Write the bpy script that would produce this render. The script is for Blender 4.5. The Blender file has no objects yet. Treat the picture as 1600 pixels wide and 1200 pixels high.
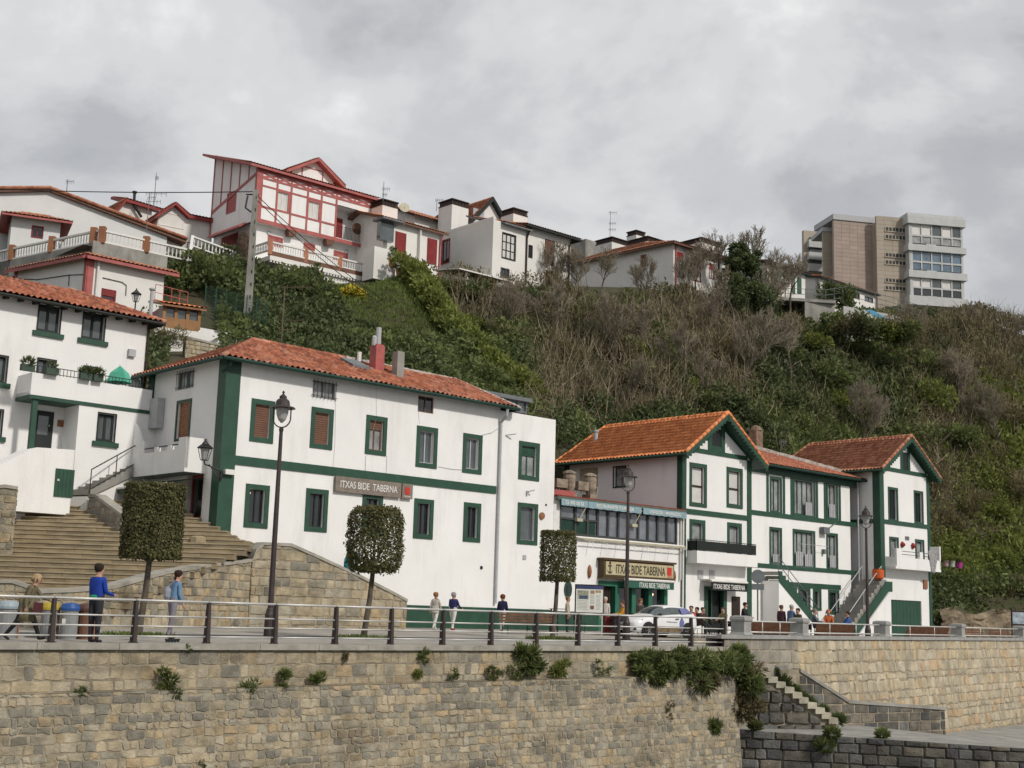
import bpy, math, random
import numpy as np
R_ = math.radians
SC = bpy.context.scene
COL = SC.collection
# ---------------------------------------------------------------- camera
F = 2050.; TH = R_(9.93); RH = math.atan(.03); CZ = .95
_r0 = np.array([1, 0, 0.]); _f = np.array([0, math.cos(TH), math.sin(TH)]); _u0 = np.array([0, -math.sin(TH), math.cos(TH)])
_r = math.cos(RH)*_r0+math.sin(RH)*_u0; _u = -math.sin(RH)*_r0+math.cos(RH)*_u0
CAM = np.array([0, 0, CZ])
from mathutils import Matrix, Vector
cd = bpy.data.cameras.new("camera"); cam = bpy.data.objects.new("camera", cd); COL.objects.link(cam)
cd.sensor_width = 36; cd.lens = 36*F/1600; cd.clip_start = .1; cd.clip_end = 6000
m = Matrix.Identity(4)
for i in range(3):
    m[i][0] = _r[i]; m[i][1] = _u[i]; m[i][2] = -_f[i]; m[i][3] = CAM[i]
cam.matrix_world = m
SC.camera = cam
# ---------------------------------------------------------------- sun, sky, exposure
SUN_AZ, SUN_EL = R_(130), R_(38)      # azimuth clockwise from +Y
sd = bpy.data.lights.new("sun", 'SUN'); sd.energy = 2.0; sd.angle = R_(4); sd.color = (1, .94, .86)
so = bpy.data.objects.new("sun", sd); COL.objects.link(so)
sv = Vector((math.sin(SUN_AZ)*math.cos(SUN_EL), math.cos(SUN_AZ)*math.cos(SUN_EL), math.sin(SUN_EL)))
so.rotation_euler = (-sv).to_track_quat('-Z', 'Y').to_euler(); so.location = (40, -40, 60)
wd = bpy.data.worlds.new("World"); SC.world = wd; wd.use_nodes = True
nt = wd.node_tree; nt.nodes.clear(); N = nt.nodes.new; L = nt.links.new
out = N('ShaderNodeOutputWorld'); sky = N('ShaderNodeTexSky'); sky.sky_type = 'NISHITA'; sky.sun_disc = False
sky.sun_elevation = SUN_EL; sky.sun_rotation = SUN_AZ; sky.altitude = 0; sky.air_density = 1.2; sky.dust_density = 2
b1 = N('ShaderNodeBackground'); b1.inputs[1].default_value = .07; L(sky.outputs[0], b1.inputs[0])
tc = N('ShaderNodeTexCoord'); mp = N('ShaderNodeMapping'); mp.inputs['Scale'].default_value = (1.5, 1.5, 2.3); mp.inputs['Location'].default_value = (.35, .2, .1)
L(tc.outputs['Generated'], mp.inputs[0])
n1 = N('ShaderNodeTexNoise'); n1.inputs['Scale'].default_value = 2.9; n1.inputs['Detail'].default_value = 9; n1.inputs['Roughness'].default_value = .54; n1.inputs['Distortion'].default_value = .35
L(mp.outputs[0], n1.inputs['Vector'])
n2 = N('ShaderNodeTexNoise'); n2.inputs['Scale'].default_value = 5.5; n2.inputs['Detail'].default_value = 8; n2.inputs['Roughness'].default_value = .55
L(mp.outputs[0], n2.inputs['Vector'])
mx = N('ShaderNodeMix'); mx.data_type = 'FLOAT'; mx.inputs[0].default_value = .32; L(n1.outputs[0], mx.inputs[2]); L(n2.outputs[0], mx.inputs[3])
cr = N('ShaderNodeValToRGB'); cr.color_ramp.interpolation = 'EASE'
for p_, c_ in ((.33, (.30, .31, .33, 1)), (.43, (.395, .40, .415, 1)), (.50, (.49, .493, .502, 1)), (.57, (.58, .58, .58, 1)), (.68, (.76, .76, .75, 1))):
    e = cr.color_ramp.elements.new(p_); e.color = c_
cr.color_ramp.elements.remove(cr.color_ramp.elements[0]); cr.color_ramp.elements.remove(cr.color_ramp.elements[-1])
L(mx.outputs[0], cr.inputs[0])
b2 = N('ShaderNodeBackground'); b2.inputs[1].default_value = 1.0; L(cr.outputs[0], b2.inputs[0])
ms = N('ShaderNodeMixShader'); ms.inputs[0].default_value = .9; L(b1.outputs[0], ms.inputs[1]); L(b2.outputs[0], ms.inputs[2])
L(ms.outputs[0], out.inputs[0])
SC.view_settings.view_transform = 'Standard'; SC.view_settings.look = 'None'; SC.view_settings.exposure = .36; SC.view_settings.gamma = 1
SC.view_settings.use_curve_mapping = False
SC.render.engine = 'CYCLES'; SC.cycles.max_bounces = 5; SC.cycles.use_denoising = True
SC.render.resolution_x = 1024; SC.render.resolution_y = 768

# ---------------------------------------------------------------- geometry helpers
def ray(px, py): return _f*F+(px-800)*_r-(py-600)*_u
def at(px, py, Y):                     # photo pixel + distance -> point in the world
    d = ray(px, py); return CAM+d*(Y/d[1])
def onz(px, py, z):
    d = ray(px, py); return CAM+d*((z-CZ)/d[2])
class Fac:                             # a vertical plane: s along it, z up, d outwards
    def __init__(s, P, az, n=None):
        s.P = np.array([P[0], P[1], 0.]); a = R_(az); s.az = az
        s.u = np.array([math.sin(a), math.cos(a), 0]); s.n = np.array([math.cos(a), -math.sin(a), 0]) if n is None else n
    def uv(s, px, py):
        d = ray(px, py); q = CAM+d*(((s.P-CAM)@s.n)/(d@s.n)); return float((q-s.P)@s.u), float(q[2])
    def p(s, a, d, z): q = s.P+s.u*a+s.n*d; return np.array([q[0], q[1], z])
    def back(s, d): return Fac(s.P-s.n*d, s.az, s.n)
    def side(s, a=0): return Fac(s.p(a, 0, 0), s.az-90, -s.u)     # left return wall: s runs backwards
    def rside(s, a, dep): return Fac(s.p(a, -dep, 0), s.az+90)
    def rect(s, x0, y0, x1, y1):
        ym, xm = (y0+y1)/2, (x0+x1)/2
        a, b = sorted((s.uv(x0, ym)[0], s.uv(x1, ym)[0])); return (a, b, s.uv(xm, y1)[1], s.uv(xm, y0)[1])
ORI = {}
def setp(o, label=None, cat=None, group=None, kind=None):
    for k, v in (('label', label), ('category', cat), ('group', group), ('kind', kind)):
        if v: o[k] = v
    return o
def root(name, label, cat, loc, group=None, kind=None):
    o = bpy.data.objects.new(name, None); COL.objects.link(o); o.location = [float(v) for v in loc]; o.empty_display_size = .2
    ORI[o.name] = np.array(loc, float); return setp(o, label, cat, group, kind)
class MB:
    def __init__(s): s.v = []; s.f = []; s.m = []; s.t = []
    def poly(s, pts, m=0, t=.5):
        n = len(s.v); s.v += [tuple(float(c) for c in p) for p in pts]; s.f.append(tuple(range(n, n+len(pts)))); s.m.append(m); s.t.append(t)
    def hexa(s, c, m=0, t=.5):         # 8 corners: 0-3 bottom ring, 4-7 top ring
        n = len(s.v); s.v += [tuple(float(a) for a in p) for p in c]
        for q in ((3, 2, 1, 0), (4, 5, 6, 7), (0, 1, 5, 4), (1, 2, 6, 5), (2, 3, 7, 6), (3, 0, 4, 7)):
            s.f.append(tuple(n+i for i in q)); s.m.append(m); s.t.append(t)
    def box(s, a, b, m=0, t=.5):
        x0, y0, z0 = a; x1, y1, z1 = b
        s.hexa([(x0, y0, z0), (x1, y0, z0), (x1, y1, z0), (x0, y1, z0), (x0, y0, z1), (x1, y0, z1), (x1, y1, z1), (x0, y1, z1)], m, t); return s
    def fb(s, F, s0, s1, z0, z1, d0, d1, m=0, t=.5):
        if s1 < s0: s0, s1 = s1, s0
        q = lambda a, d, z: F.p(a, d, z)
        s.hexa([q(s0, d1, z0), q(s1, d1, z0), q(s1, d0, z0), q(s0, d0, z0), q(s0, d1, z1), q(s1, d1, z1), q(s1, d0, z1), q(s0, d0, z1)], m, t); return s
    def bar(s, p, q, w, h, m=0, up=(0, 0, 1), t=.5):   # rectangular bar p->q
        p = np.array(p, float); q = np.array(q, float); d = q-p; d /= max(1e-9, np.linalg.norm(d)); up = np.array(up, float)
        if abs(d@up) > .98: up = np.array([1., 0, 0])
        x = np.cross(d, up); x /= np.linalg.norm(x); y = np.cross(x, d); x = x*w/2; y = y*h/2
        s.hexa([p-x-y, p+x-y, q+x-y, q-x-y, p-x+y, p+x+y, q+x+y, q-x+y], m, t); return s
    def tube(s, p, q, r0, r1=None, n=8, m=0, cap=True, t=.5):
        r1 = r0 if r1 is None else r1
        p = np.array(p, float); q = np.array(q, float); d = q-p; d /= max(1e-9, np.linalg.norm(d))
        a = np.array([0, 0, 1.]) if abs(d[2]) < .9 else np.array([1., 0, 0])
        x = np.cross(d, a); x /= np.linalg.norm(x); y = np.cross(d, x); b = len(s.v)
        for c, r in ((p, r0), (q, r1)):
            for i in range(n):
                an = 2*math.pi*i/n; s.v.append(tuple(c+r*(x*math.cos(an)+y*math.sin(an))))
        for i in range(n):
            j = (i+1) % n; s.f.append((b+i, b+j, b+n+j, b+n+i)); s.m.append(m); s.t.append(t)
        if cap:
            s.f.append(tuple(b+i for i in range(n))[::-1]); s.m.append(m); s.t.append(t)
            s.f.append(tuple(b+n+i for i in range(n))); s.m.append(m); s.t.append(t)
        return s
    def path(s, pts, r, n=6, m=0):
        for a, b in zip(pts[:-1], pts[1:]): s.tube(a, b, r, r, n, m)
        return s
    def lathe(s, c, prof, n=12, m=0, axis=None, t=.5):   # prof [(r,h)], axis default z
        c = np.array(c, float); ax = np.array([0, 0, 1.]) if axis is None else np.array(axis, float); ax /= np.linalg.norm(ax)
        a = np.array([1., 0, 0]) if abs(ax[0]) < .9 else np.array([0, 1., 0]); x = np.cross(ax, a); x /= np.linalg.norm(x); y = np.cross(ax, x); b = len(s.v)
        for r, h in prof:
            for i in range(n):
                an = 2*math.pi*i/n; s.v.append(tuple(c+ax*h+r*(x*math.cos(an)+y*math.sin(an))))
        for k in range(len(prof)-1):
            for i in range(n):
                j = (i+1) % n; s.f.append((b+k*n+i, b+k*n+j, b+(k+1)*n+j, b+(k+1)*n+i)); s.m.append(m); s.t.append(t)
        s.f.append(tuple(b+i for i in range(n))[::-1]); s.m.append(m); s.t.append(t)
        s.f.append(tuple(b+(len(prof)-1)*n+i for i in range(n))); s.m.append(m); s.t.append(t)
        return s
    def prism(s, F, pts, d0, d1, m=0, t=.5):    # polygon [(s,z)] on a facade, from d0 (back) to d1 (front)
        a = [F.p(x, d1, z) for x, z in pts]; b = [F.p(x, d0, z) for x, z in pts]
        s.poly(a, m, t); s.poly(b[::-1], m, t)
        for i in range(len(pts)):
            j = (i+1) % len(pts); s.poly([a[i], b[i], b[j], a[j]], m, t)
        return s
    def build(s, name, mats, parent=None, smooth=False, loc=None):
        o0 = ORI[parent.name] if parent is not None else (np.array(loc, float) if loc is not None else np.zeros(3))
        me = bpy.data.meshes.new(name)
        vv = np.array(s.v, float).reshape(-1, 3)-o0
        me.from_pydata(vv.tolist(), [], s.f)
        if not isinstance(mats, (list, tuple)): mats = [mats]
        for q in mats: me.materials.append(q)
        if any(s.m): me.polygons.foreach_set('material_index', s.m)
        at_ = me.attributes.new('tint', 'FLOAT', 'FACE'); at_.data.foreach_set('value', s.t)
        if smooth: me.polygons.foreach_set('use_smooth', [True]*len(s.f))
        me.update()
        o = bpy.data.objects.new(name, me); COL.objects.link(o)
        if parent is not None: o.parent = parent
        else: o.location = o0
        ORI[o.name] = o0 if parent is None or True else None
        return o
def split(mb, name, mats, par):         # one object per primitive
    k = 0; F_ = list(zip(mb.f, mb.m, mb.t)); i = 0
    while i < len(F_):
        vs = set(F_[i][0]); j = i+1
        while j < len(F_) and vs & set(F_[j][0]): vs |= set(F_[j][0]); j += 1
        c = MB(); a, b = min(vs), max(vs)+1; c.v = mb.v[a:b]; c.f = [tuple(q-a for q in f) for f, _, _ in F_[i:j]]; c.m = [m for _, m, _ in F_[i:j]]; c.t = [t for _, _, t in F_[i:j]]; c.build(name, mats, par); i = j
def np_mesh(name, verts, k, mats, tint, parent=None, loc=(0, 0, 0), smooth=False, midx=None):   # verts (N,k,3) separate faces
    n = len(verts); me = bpy.data.meshes.new(name); loc = np.array(loc, float)
    me.vertices.add(n*k); me.vertices.foreach_set('co', (verts.reshape(-1, 3)-loc).astype('f').ravel())
    me.loops.add(n*k); me.loops.foreach_set('vertex_index', np.arange(n*k, dtype='i'))
    me.polygons.add(n); me.polygons.foreach_set('loop_start', np.arange(0, n*k, k, dtype='i'))
    for q in (mats if isinstance(mats, (list, tuple)) else [mats]): me.materials.append(q)
    if midx is not None: me.polygons.foreach_set('material_index', np.asarray(midx, dtype='i'))
    a = me.attributes.new('tint', 'FLOAT', 'FACE'); a.data.foreach_set('value', np.asarray(tint, dtype='f'))
    me.update(calc_edges=True)
    if smooth: me.polygons.foreach_set('use_smooth', np.ones(n, dtype=bool))
    o = bpy.data.objects.new(name, me); COL.objects.link(o); o.location = loc
    if parent is not None: o.parent = parent; o.location = loc-ORI[parent.name]
    ORI[o.name] = loc
    return o
def copy_tree(o, parent=None):
    c = o.copy(); COL.objects.link(c); c.parent = parent
    for ch in list(o.children): copy_tree(ch, c)
    return c
# ---------------------------------------------------------------- materials
def mat(name, col, rough=.85, var=.12, scale=1.5, bump=.15, bscale=25, col2=None, metal=0., ramp=None, spec=.3, stain=None, tintamt=0., dist=.02, transl=0):
    m = bpy.data.materials.new(name); m.use_nodes = True; t = m.node_tree; p = t.nodes['Principled BSDF']; N = t.nodes.new; L = t.links.new
    p.inputs['Roughness'].default_value = rough; p.inputs['Metallic'].default_value = metal; p.inputs['Specular IOR Level'].default_value = spec
    tc = N('ShaderNodeNewGeometry'); ns = N('ShaderNodeTexNoise'); ns.inputs['Scale'].default_value = scale; ns.inputs['Detail'].default_value = 6; ns.inputs['Roughness'].default_value = .6
    L(tc.outputs['Position'], ns.inputs['Vector'])
    c2 = col2 or tuple(c*(1-2.2*var) for c in col)
    mr = N('ShaderNodeMapRange'); mr.inputs[1].default_value = .35; mr.inputs[2].default_value = .65; L(ns.outputs[0], mr.inputs[0])
    mx = N('ShaderNodeMix'); mx.data_type = 'RGBA'; L(mr.outputs[0], mx.inputs[0]); mx.inputs[7].default_value = (*col, 1); mx.inputs[6].default_value = (*c2, 1)
    last = mx.outputs[2]
    if ramp or tintamt:
        a = N('ShaderNodeAttribute'); a.attribute_name = 'tint'
        if ramp:
            cr = N('ShaderNodeValToRGB'); cr.color_ramp.interpolation = 'CONSTANT' if len(ramp) > 3 else 'LINEAR'
            el = cr.color_ramp.elements
            for i, c in enumerate(ramp):
                q = el[0] if i == 0 else el.new(i/len(ramp) if len(ramp) > 3 else .98*i/(len(ramp)-1)); q.color = (*c, 1)
            el.remove(el[-1])
            L(a.outputs['Fac'], cr.inputs[0])
            m2 = N('ShaderNodeMix'); m2.data_type = 'RGBA'; m2.blend_type = 'MULTIPLY'; m2.inputs[0].default_value = 1
            g = N('ShaderNodeMapRange'); g.inputs[3].default_value = 1-1.6*var; g.inputs[4].default_value = 1+.8*var; L(mr.outputs[0], g.inputs[0])
            cb = N('ShaderNodeCombineColor'); [L(g.outputs[0], cb.inputs[i]) for i in range(3)]
            L(cr.outputs[0], m2.inputs[6]); L(cb.outputs[0], m2.inputs[7]); last = m2.outputs[2]
        else:
            g = N('ShaderNodeMapRange'); g.inputs[3].default_value = 1-tintamt; g.inputs[4].default_value = 1+tintamt; L(a.outputs['Fac'], g.inputs[0])
            cb = N('ShaderNodeCombineColor'); [L(g.outputs[0], cb.inputs[i]) for i in range(3)]
            m2 = N('ShaderNodeMix'); m2.data_type = 'RGBA'; m2.blend_type = 'MULTIPLY'; m2.inputs[0].default_value = 1
            L(last, m2.inputs[6]); L(cb.outputs[0], m2.inputs[7]); last = m2.outputs[2]
    if stain:                                   # (colour, scale vector, threshold, amount)
        sc, ss, th, am = stain
        mpp = N('ShaderNodeMapping'); mpp.inputs['Scale'].default_value = ss; L(tc.outputs['Position'], mpp.inputs[0])
        n3 = N('ShaderNodeTexNoise'); n3.inputs['Scale'].default_value = 1; n3.inputs['Detail'].default_value = 7; n3.inputs['Roughness'].default_value = .65; L(mpp.outputs[0], n3.inputs['Vector'])
        r3 = N('ShaderNodeMapRange'); r3.inputs[1].default_value = th; r3.inputs[2].default_value = th+.16; r3.inputs[4].default_value = am; L(n3.outputs[0], r3.inputs[0])
        m3 = N('ShaderNodeMix'); m3.data_type = 'RGBA'; L(r3.outputs[0], m3.inputs[0]); L(last, m3.inputs[6]); m3.inputs[7].default_value = (*sc, 1); last = m3.outputs[2]
    L(last, p.inputs['Base Color'])
    if transl:
        tr = N('ShaderNodeBsdfTranslucent'); L(last, tr.inputs[0]); mxs = N('ShaderNodeMixShader'); mxs.inputs[0].default_value = transl; L(p.outputs[0], mxs.inputs[1]); L(tr.outputs[0], mxs.inputs[2]); L(mxs.outputs[0], t.nodes['Material Output'].inputs[0])
    if bump:
        nb = N('ShaderNodeTexNoise'); nb.inputs['Scale'].default_value = bscale; nb.inputs['Detail'].default_value = 4; L(tc.outputs['Position'], nb.inputs['Vector'])
        b = N('ShaderNodeBump'); b.inputs['Strength'].default_value = bump; b.inputs['Distance'].default_value = dist; L(nb.outputs[0], b.inputs['Height']); L(b.outputs[0], p.inputs['Normal'])
    return m
WHITE = mat('white_render', (.80, .795, .78), .9, .03, .5, .25, 12, stain=((.56, .555, .53), (1.1, 1.1, .22), .52, .34), dist=.03)
WHITE2 = mat('cream_render', (.74, .725, .69), .9, .05, .4, .25, 10, stain=((.46, .45, .42), (.5, .5, .2), .55, .35), dist=.03)
GREEN = mat('green_paint', (.021, .074, .045), .5, .12, 2, .1, 20, spec=.4)
GREEND = mat('dark_green_paint', (.012, .045, .032), .5, .12, 2, .1, 20)
REDP = mat('red_paint', (.42, .11, .10), .55, .12, 2, .1, 20, spec=.4)
REDD = mat('dark_red_paint', (.26, .03, .03), .5, .12, 2, .1, 20)
BROWN = mat('brown_shutter', (.17, .085, .055), .6, .1, 3, .15, 20)
ORANGEW = mat('varnished_wood', (.30, .13, .06), .45, .15, 4, .15, 20)
DARKF = mat('dark_frame', (.02, .026, .026), .5, .1, 3, .05, 20)
DWOOD = mat('dark_wood', (.035, .02, .014), .6, .15, 3, .1, 20)
IRON = mat('black_iron', (.013, .012, .012), .45, .1, 5, .1, 40, spec=.5)
RIRON = mat('brown_iron_post', (.045, .03, .028), .5, .15, 3, .15, 30, spec=.5)
STEEL = mat('brushed_steel', (.60, .59, .56), .5, .05, 4, .0, 60, metal=.35, spec=.4)
GREYM = mat('grey_metal', (.16, .17, .18), .5, .1, 4, .1, 20)
LGREY = mat('light_grey_plastic', (.42, .43, .44), .5, .06, 4, .05, 20)
WPAINT = mat('white_paint', (.72, .71, .68), .5, .05, 3, .05, 20)
CREAMP = mat('cream_paint', (.5, .46, .34), .6, .1, 3, .1, 20)
def glass(name, col, rough=.06, var=.5, scale=.8):
    m = mat(name, col, rough, .3, scale, 0, spec=.9, col2=tuple(c*var for c in col)); return m
GL = glass('dark_glass', (.022, .026, .03)); GLC = glass('curtained_glass', (.34, .35, .35), .25, .45, 1.6); GLG = glass('grey_glass', (.10, .12, .125), .08, .6)
GLB = glass('blue_glass', (.13, .20, .27), .08, .6); GLW = glass('white_curtain', (.60, .59, .56), .5, .85, 2)
TERRA = mat('terracotta_tiles', (.4, .1, .05), .85, .2, 2.5, .3, 40, ramp=[(.36, .125, .07), (.41, .15, .085), (.47, .185, .115), (.29, .10, .062), (.46, .22, .15), (.38, .135, .075), (.23, .09, .062), (.44, .16, .09)], stain=((.17, .11, .075), (.8, .8, 1.5), .56, .45))
TERRB = mat('orange_tiles', (.5, .17, .06), .8, .15, 2.5, .25, 40, ramp=[(.72, .26, .10), (.66, .23, .09), (.76, .29, .12), (.60, .20, .08)], stain=((.36, .14, .07), (.8, .8, 1.5), .62, .35))
TERRC = mat('brown_tiles', (.3, .12, .07), .8, .15, 2.5, .25, 40, ramp=[(.44, .19, .11), (.38, .16, .09), (.48, .22, .135), (.33, .13, .075)], stain=((.15, .07, .05), (.8, .8, 1.5), .58, .5))
MORTAR = mat('ridge_mortar', (.58, .55, .5), .95, .2, 4, .6, 14, dist=.05)
SAND = mat('sandstone', (.33, .27, .18), .95, .22, 2.2, .7, 16, dist=.04, ramp=[(.37, .31, .21), (.33, .285, .205), (.39, .325, .22), (.30, .275, .21), (.41, .355, .255), (.35, .295, .20), (.225, .21, .17), (.37, .32, .235), (.38, .295, .18), (.33, .30, .23)], stain=((.085, .078, .06), (.33, .33, 1.1), .50, .62))
SANDY = mat('yellow_stone', (.4, .33, .22), .95, .18, 1.8, .6, 16, dist=.04, ramp=[(.44, .38, .275), (.41, .35, .245), (.47, .41, .305), (.37, .325, .24), (.44, .36, .235), (.40, .355, .27), (.43, .37, .26), (.44, .325, .205)], stain=((.20, .175, .13), (.25, .25, 1.2), .57, .5))
DARKST = mat('dark_wet_stone', (.14, .13, .11), .85, .25, 2, .7, 14, dist=.05, ramp=[(.15, .135, .11), (.10, .095, .085), (.19, .165, .13), (.08, .08, .08), (.16, .16, .15), (.12, .115, .10)], stain=((.045, .045, .04), (.5, .5, 1.2), .5, .6))
GRANB = mat('granite_blocks', (.27, .255, .225), .9, .15, 2.5, .5, 20, ramp=[(.27, .25, .21), (.22, .21, .185), (.31, .285, .24), (.25, .235, .20)], stain=((.12, .115, .10), (.5, .5, .9), .55, .5))
JOINT = mat('lime_mortar', (.37, .32, .235), .95, .2, 3, .6, 12, dist=.04, stain=((.10, .09, .07), (.35, .35, .9), .52, .6))
COPING = mat('stone_coping', (.38, .36, .31), .9, .15, 2, .3, 20, stain=((.11, .105, .09), (1.2, 1.2, 3), .55, .6))
COPG = mat('grey_granite_coping', (.33, .33, .315), .85, .1, 3, .25, 30, stain=((.18, .18, .17), (.8, .8, 2), .58, .4))
PAVE = mat('concrete_paving', (.36, .335, .295), .92, .12, .9, .2, 20, stain=((.22, .205, .18), (.5, .5, .5), .55, .5))
ASPH = mat('asphalt', (.075, .077, .08), .92, .2, 1.2, .3, 60, stain=((.12, .12, .12), (.4, .4, .4), .55, .4))
CONC = mat('grey_concrete', (.33, .32, .29), .92, .15, 1, .3, 14, stain=((.14, .135, .12), (1.2, 1.2, .35), .52, .6))
STEPM = mat('worn_stone_steps', (.30, .25, .17), .95, .2, 1.2, .4, 12, ramp=[(.31, .245, .15), (.27, .215, .135), (.34, .275, .175), (.23, .19, .125), (.29, .23, .14)], stain=((.12, .105, .08), (.9, .5, 1.2), .54, .5))
ROCK = mat('cliff_rock', (.30, .24, .16), .95, .3, .6, 1., 3, dist=.3, stain=((.07, .06, .04), (.5, .5, .9), .52, .7))
SOIL = mat('hill_soil', (.075, .062, .036), .98, .4, .35, .6, 2, col2=(.04, .046, .02), dist=.3)
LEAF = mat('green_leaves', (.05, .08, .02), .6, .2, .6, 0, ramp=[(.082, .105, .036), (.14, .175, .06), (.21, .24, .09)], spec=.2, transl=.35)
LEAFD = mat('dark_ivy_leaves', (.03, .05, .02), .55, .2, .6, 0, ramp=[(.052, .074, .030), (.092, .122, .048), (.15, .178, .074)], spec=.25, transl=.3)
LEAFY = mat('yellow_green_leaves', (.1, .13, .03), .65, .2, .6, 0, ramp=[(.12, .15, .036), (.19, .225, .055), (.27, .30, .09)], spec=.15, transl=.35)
GRASS = mat('slope_grass', (.07, .10, .025), .8, .2, .8, 0, ramp=[(.095, .135, .036), (.14, .185, .05), (.20, .24, .075)], spec=.1, transl=.3)
DRY = mat('dry_twigs', (.12, .09, .06), .9, .2, .5, 0, ramp=[(.13, .108, .07), (.21, .175, .12), (.32, .27, .19)], spec=.05)
DRYL = mat('dry_olive_leaves', (.1, .08, .04), .8, .2, .5, 0, ramp=[(.12, .105, .058), (.185, .16, .088), (.26, .225, .125)], spec=.05, transl=.3)
BARK = mat('grey_bark', (.13, .11, .085), .95, .25, 4, .5, 25)
YFLOW = mat('yellow_blossom', (.45, .36, .03), .8, .2, 2, 0, ramp=[(.20, .20, .02), (.40, .33, .03), (.55, .45, .05)])
# ---------------------------------------------------------------- building tools
def wall(mb, F, s0, s1, z0, top, holes, dep=.24, m=0):
    tf = top if callable(top) else (lambda s: top)
    xs = sorted({s0, s1, *[min(max(h[i], s0), s1) for h in holes for i in (0, 1)], *([q for q in getattr(tf, 'cuts', []) if s0 < q < s1])})
    zs = sorted({z0, *[h[i] for h in holes for i in (2, 3)]})
    for a, b in zip(xs[:-1], xs[1:]):
        if b-a < 1e-4: continue
        for i, za in enumerate(zs):
            last = i == len(zs)-1
            if not last and zs[i+1]-za < 1e-4: continue
            c = ((a+b)/2, (za+zs[i+1])/2) if not last else ((a+b)/2, za+1e-3)
            if any(h[0] < c[0] < h[1] and h[2] < c[1] < h[3] for h in holes): continue
            if last: q = [(a, za), (b, za), (b, tf(b)), (a, tf(a))]
            else: q = [(a, za), (b, za), (b, zs[i+1]), (a, zs[i+1])]
            mb.poly([F.p(x, 0, z) for x, z in q], m)
    for h in holes:
        a, b, c, d = h
        for (x0, zz0, x1, zz1) in ((a, c, b, c), (b, c, b, d), (b, d, a, d), (a, d, a, c)):
            mb.poly([F.p(x0, 0, zz0), F.p(x1, 0, zz1), F.p(x1, -dep, zz1), F.p(x0, -dep, zz0)], m)
    return mb
def gable(sa, sb, sc, ze, za):        # top function of a gable
    def f(s): return ze+(za-ze)*(1-(abs(s-sc)/((sc-sa) if s < sc else (sb-sc))))
    f.cuts = [sc]; return f
def slope(sa, sb, za, zb):
    def f(s): return za+(zb-za)*(s-sa)/(sb-sa)
    f.cuts = []; return f
def window(par, F, r, w=.17, sm=None, fm=None, gl=None, cols=2, rows=1, shut=0, shm=None, sill=0, bars=0, dep=.2, name='window', rail=None, fw=.05, proud=.035, halfsash=None):
    """r = outer rect of the surround (s0,s1,z0,z1). returns the wall opening"""
    s0, s1, z0, z1 = r; sm = sm or GREEN; fm = fm or DARKF; gl = gl or GL
    a, b, c, d = s0+w, s1-w, z0+w, z1-w
    mb = MB()
    if w > 0:
        mb.fb(F, s0, s1, d, z1, -.02, proud).fb(F, s0, s1, z0, c, -.02, proud+.004).fb(F, s0, a, c, d, -.02, proud).fb(F, b, s1, c, d, -.02, proud)
    if sill: mb.fb(F, s0-.1, s1+.1, z0-sill, z0, -.02, .12)
    for x in (a+fw/2, b-fw/2): mb.fb(F, x-fw/2, x+fw/2, c, d, -dep, -dep+.06, 1)
    mb.fb(F, a+fw, b-fw, c, c+fw, -dep, -dep+.06, 1).fb(F, a+fw, b-fw, d-fw, d, -dep, -dep+.06, 1)
    for i in range(1, cols):
        x = a+(b-a)*i/cols; mb.fb(F, x-fw*.6, x+fw*.6, c+fw, d-fw, -dep+.002, -dep+.056, 1)
    for i in range(1, rows):
        z = c+(d-c)*i/rows; mb.fb(F, a+fw, b-fw, z-fw*.4, z+fw*.4, -dep+.004, -dep+.05, 1)
    if rail is not None: mb.fb(F, a+fw, b-fw, rail-.05, rail+.05, -dep+.004, -dep+.07, 1)
    o = mb.build(name, [sm, fm], par)
    gb = MB(); gb.poly([F.p(a, -dep+.02, c), F.p(b, -dep+.02, c), F.p(b, -dep+.02, d), F.p(a, -dep+.02, d)]); gb.build('pane', gl, o)
    if shut:
        q = MB(); zt = d-(d-c)*shut; n = max(3, int((d-zt)/.09))
        for i in range(n):
            z = zt+(d-zt)*i/n; q.fb(F, a+.02, b-.02, z, z+(d-zt)/n-.012, -dep+.07, -dep+.1)
        q.build('roller_shutter', shm or BROWN, o)
    if bars:
        q = MB(); n = bars
        for i in range(n+1):
            x = a+(b-a)*i/n; q.tube(F.p(x, .06, c-.05), F.p(x, .06, d+.05), .012, None, 5)
        for z in (c+.08, d-.08): q.bar(F.p(a-.1, .06, z), F.p(b+.1, .06, z), .02, .02)
        q.build('window_bars', IRON, o)
    return (a, b, c, d)
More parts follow.
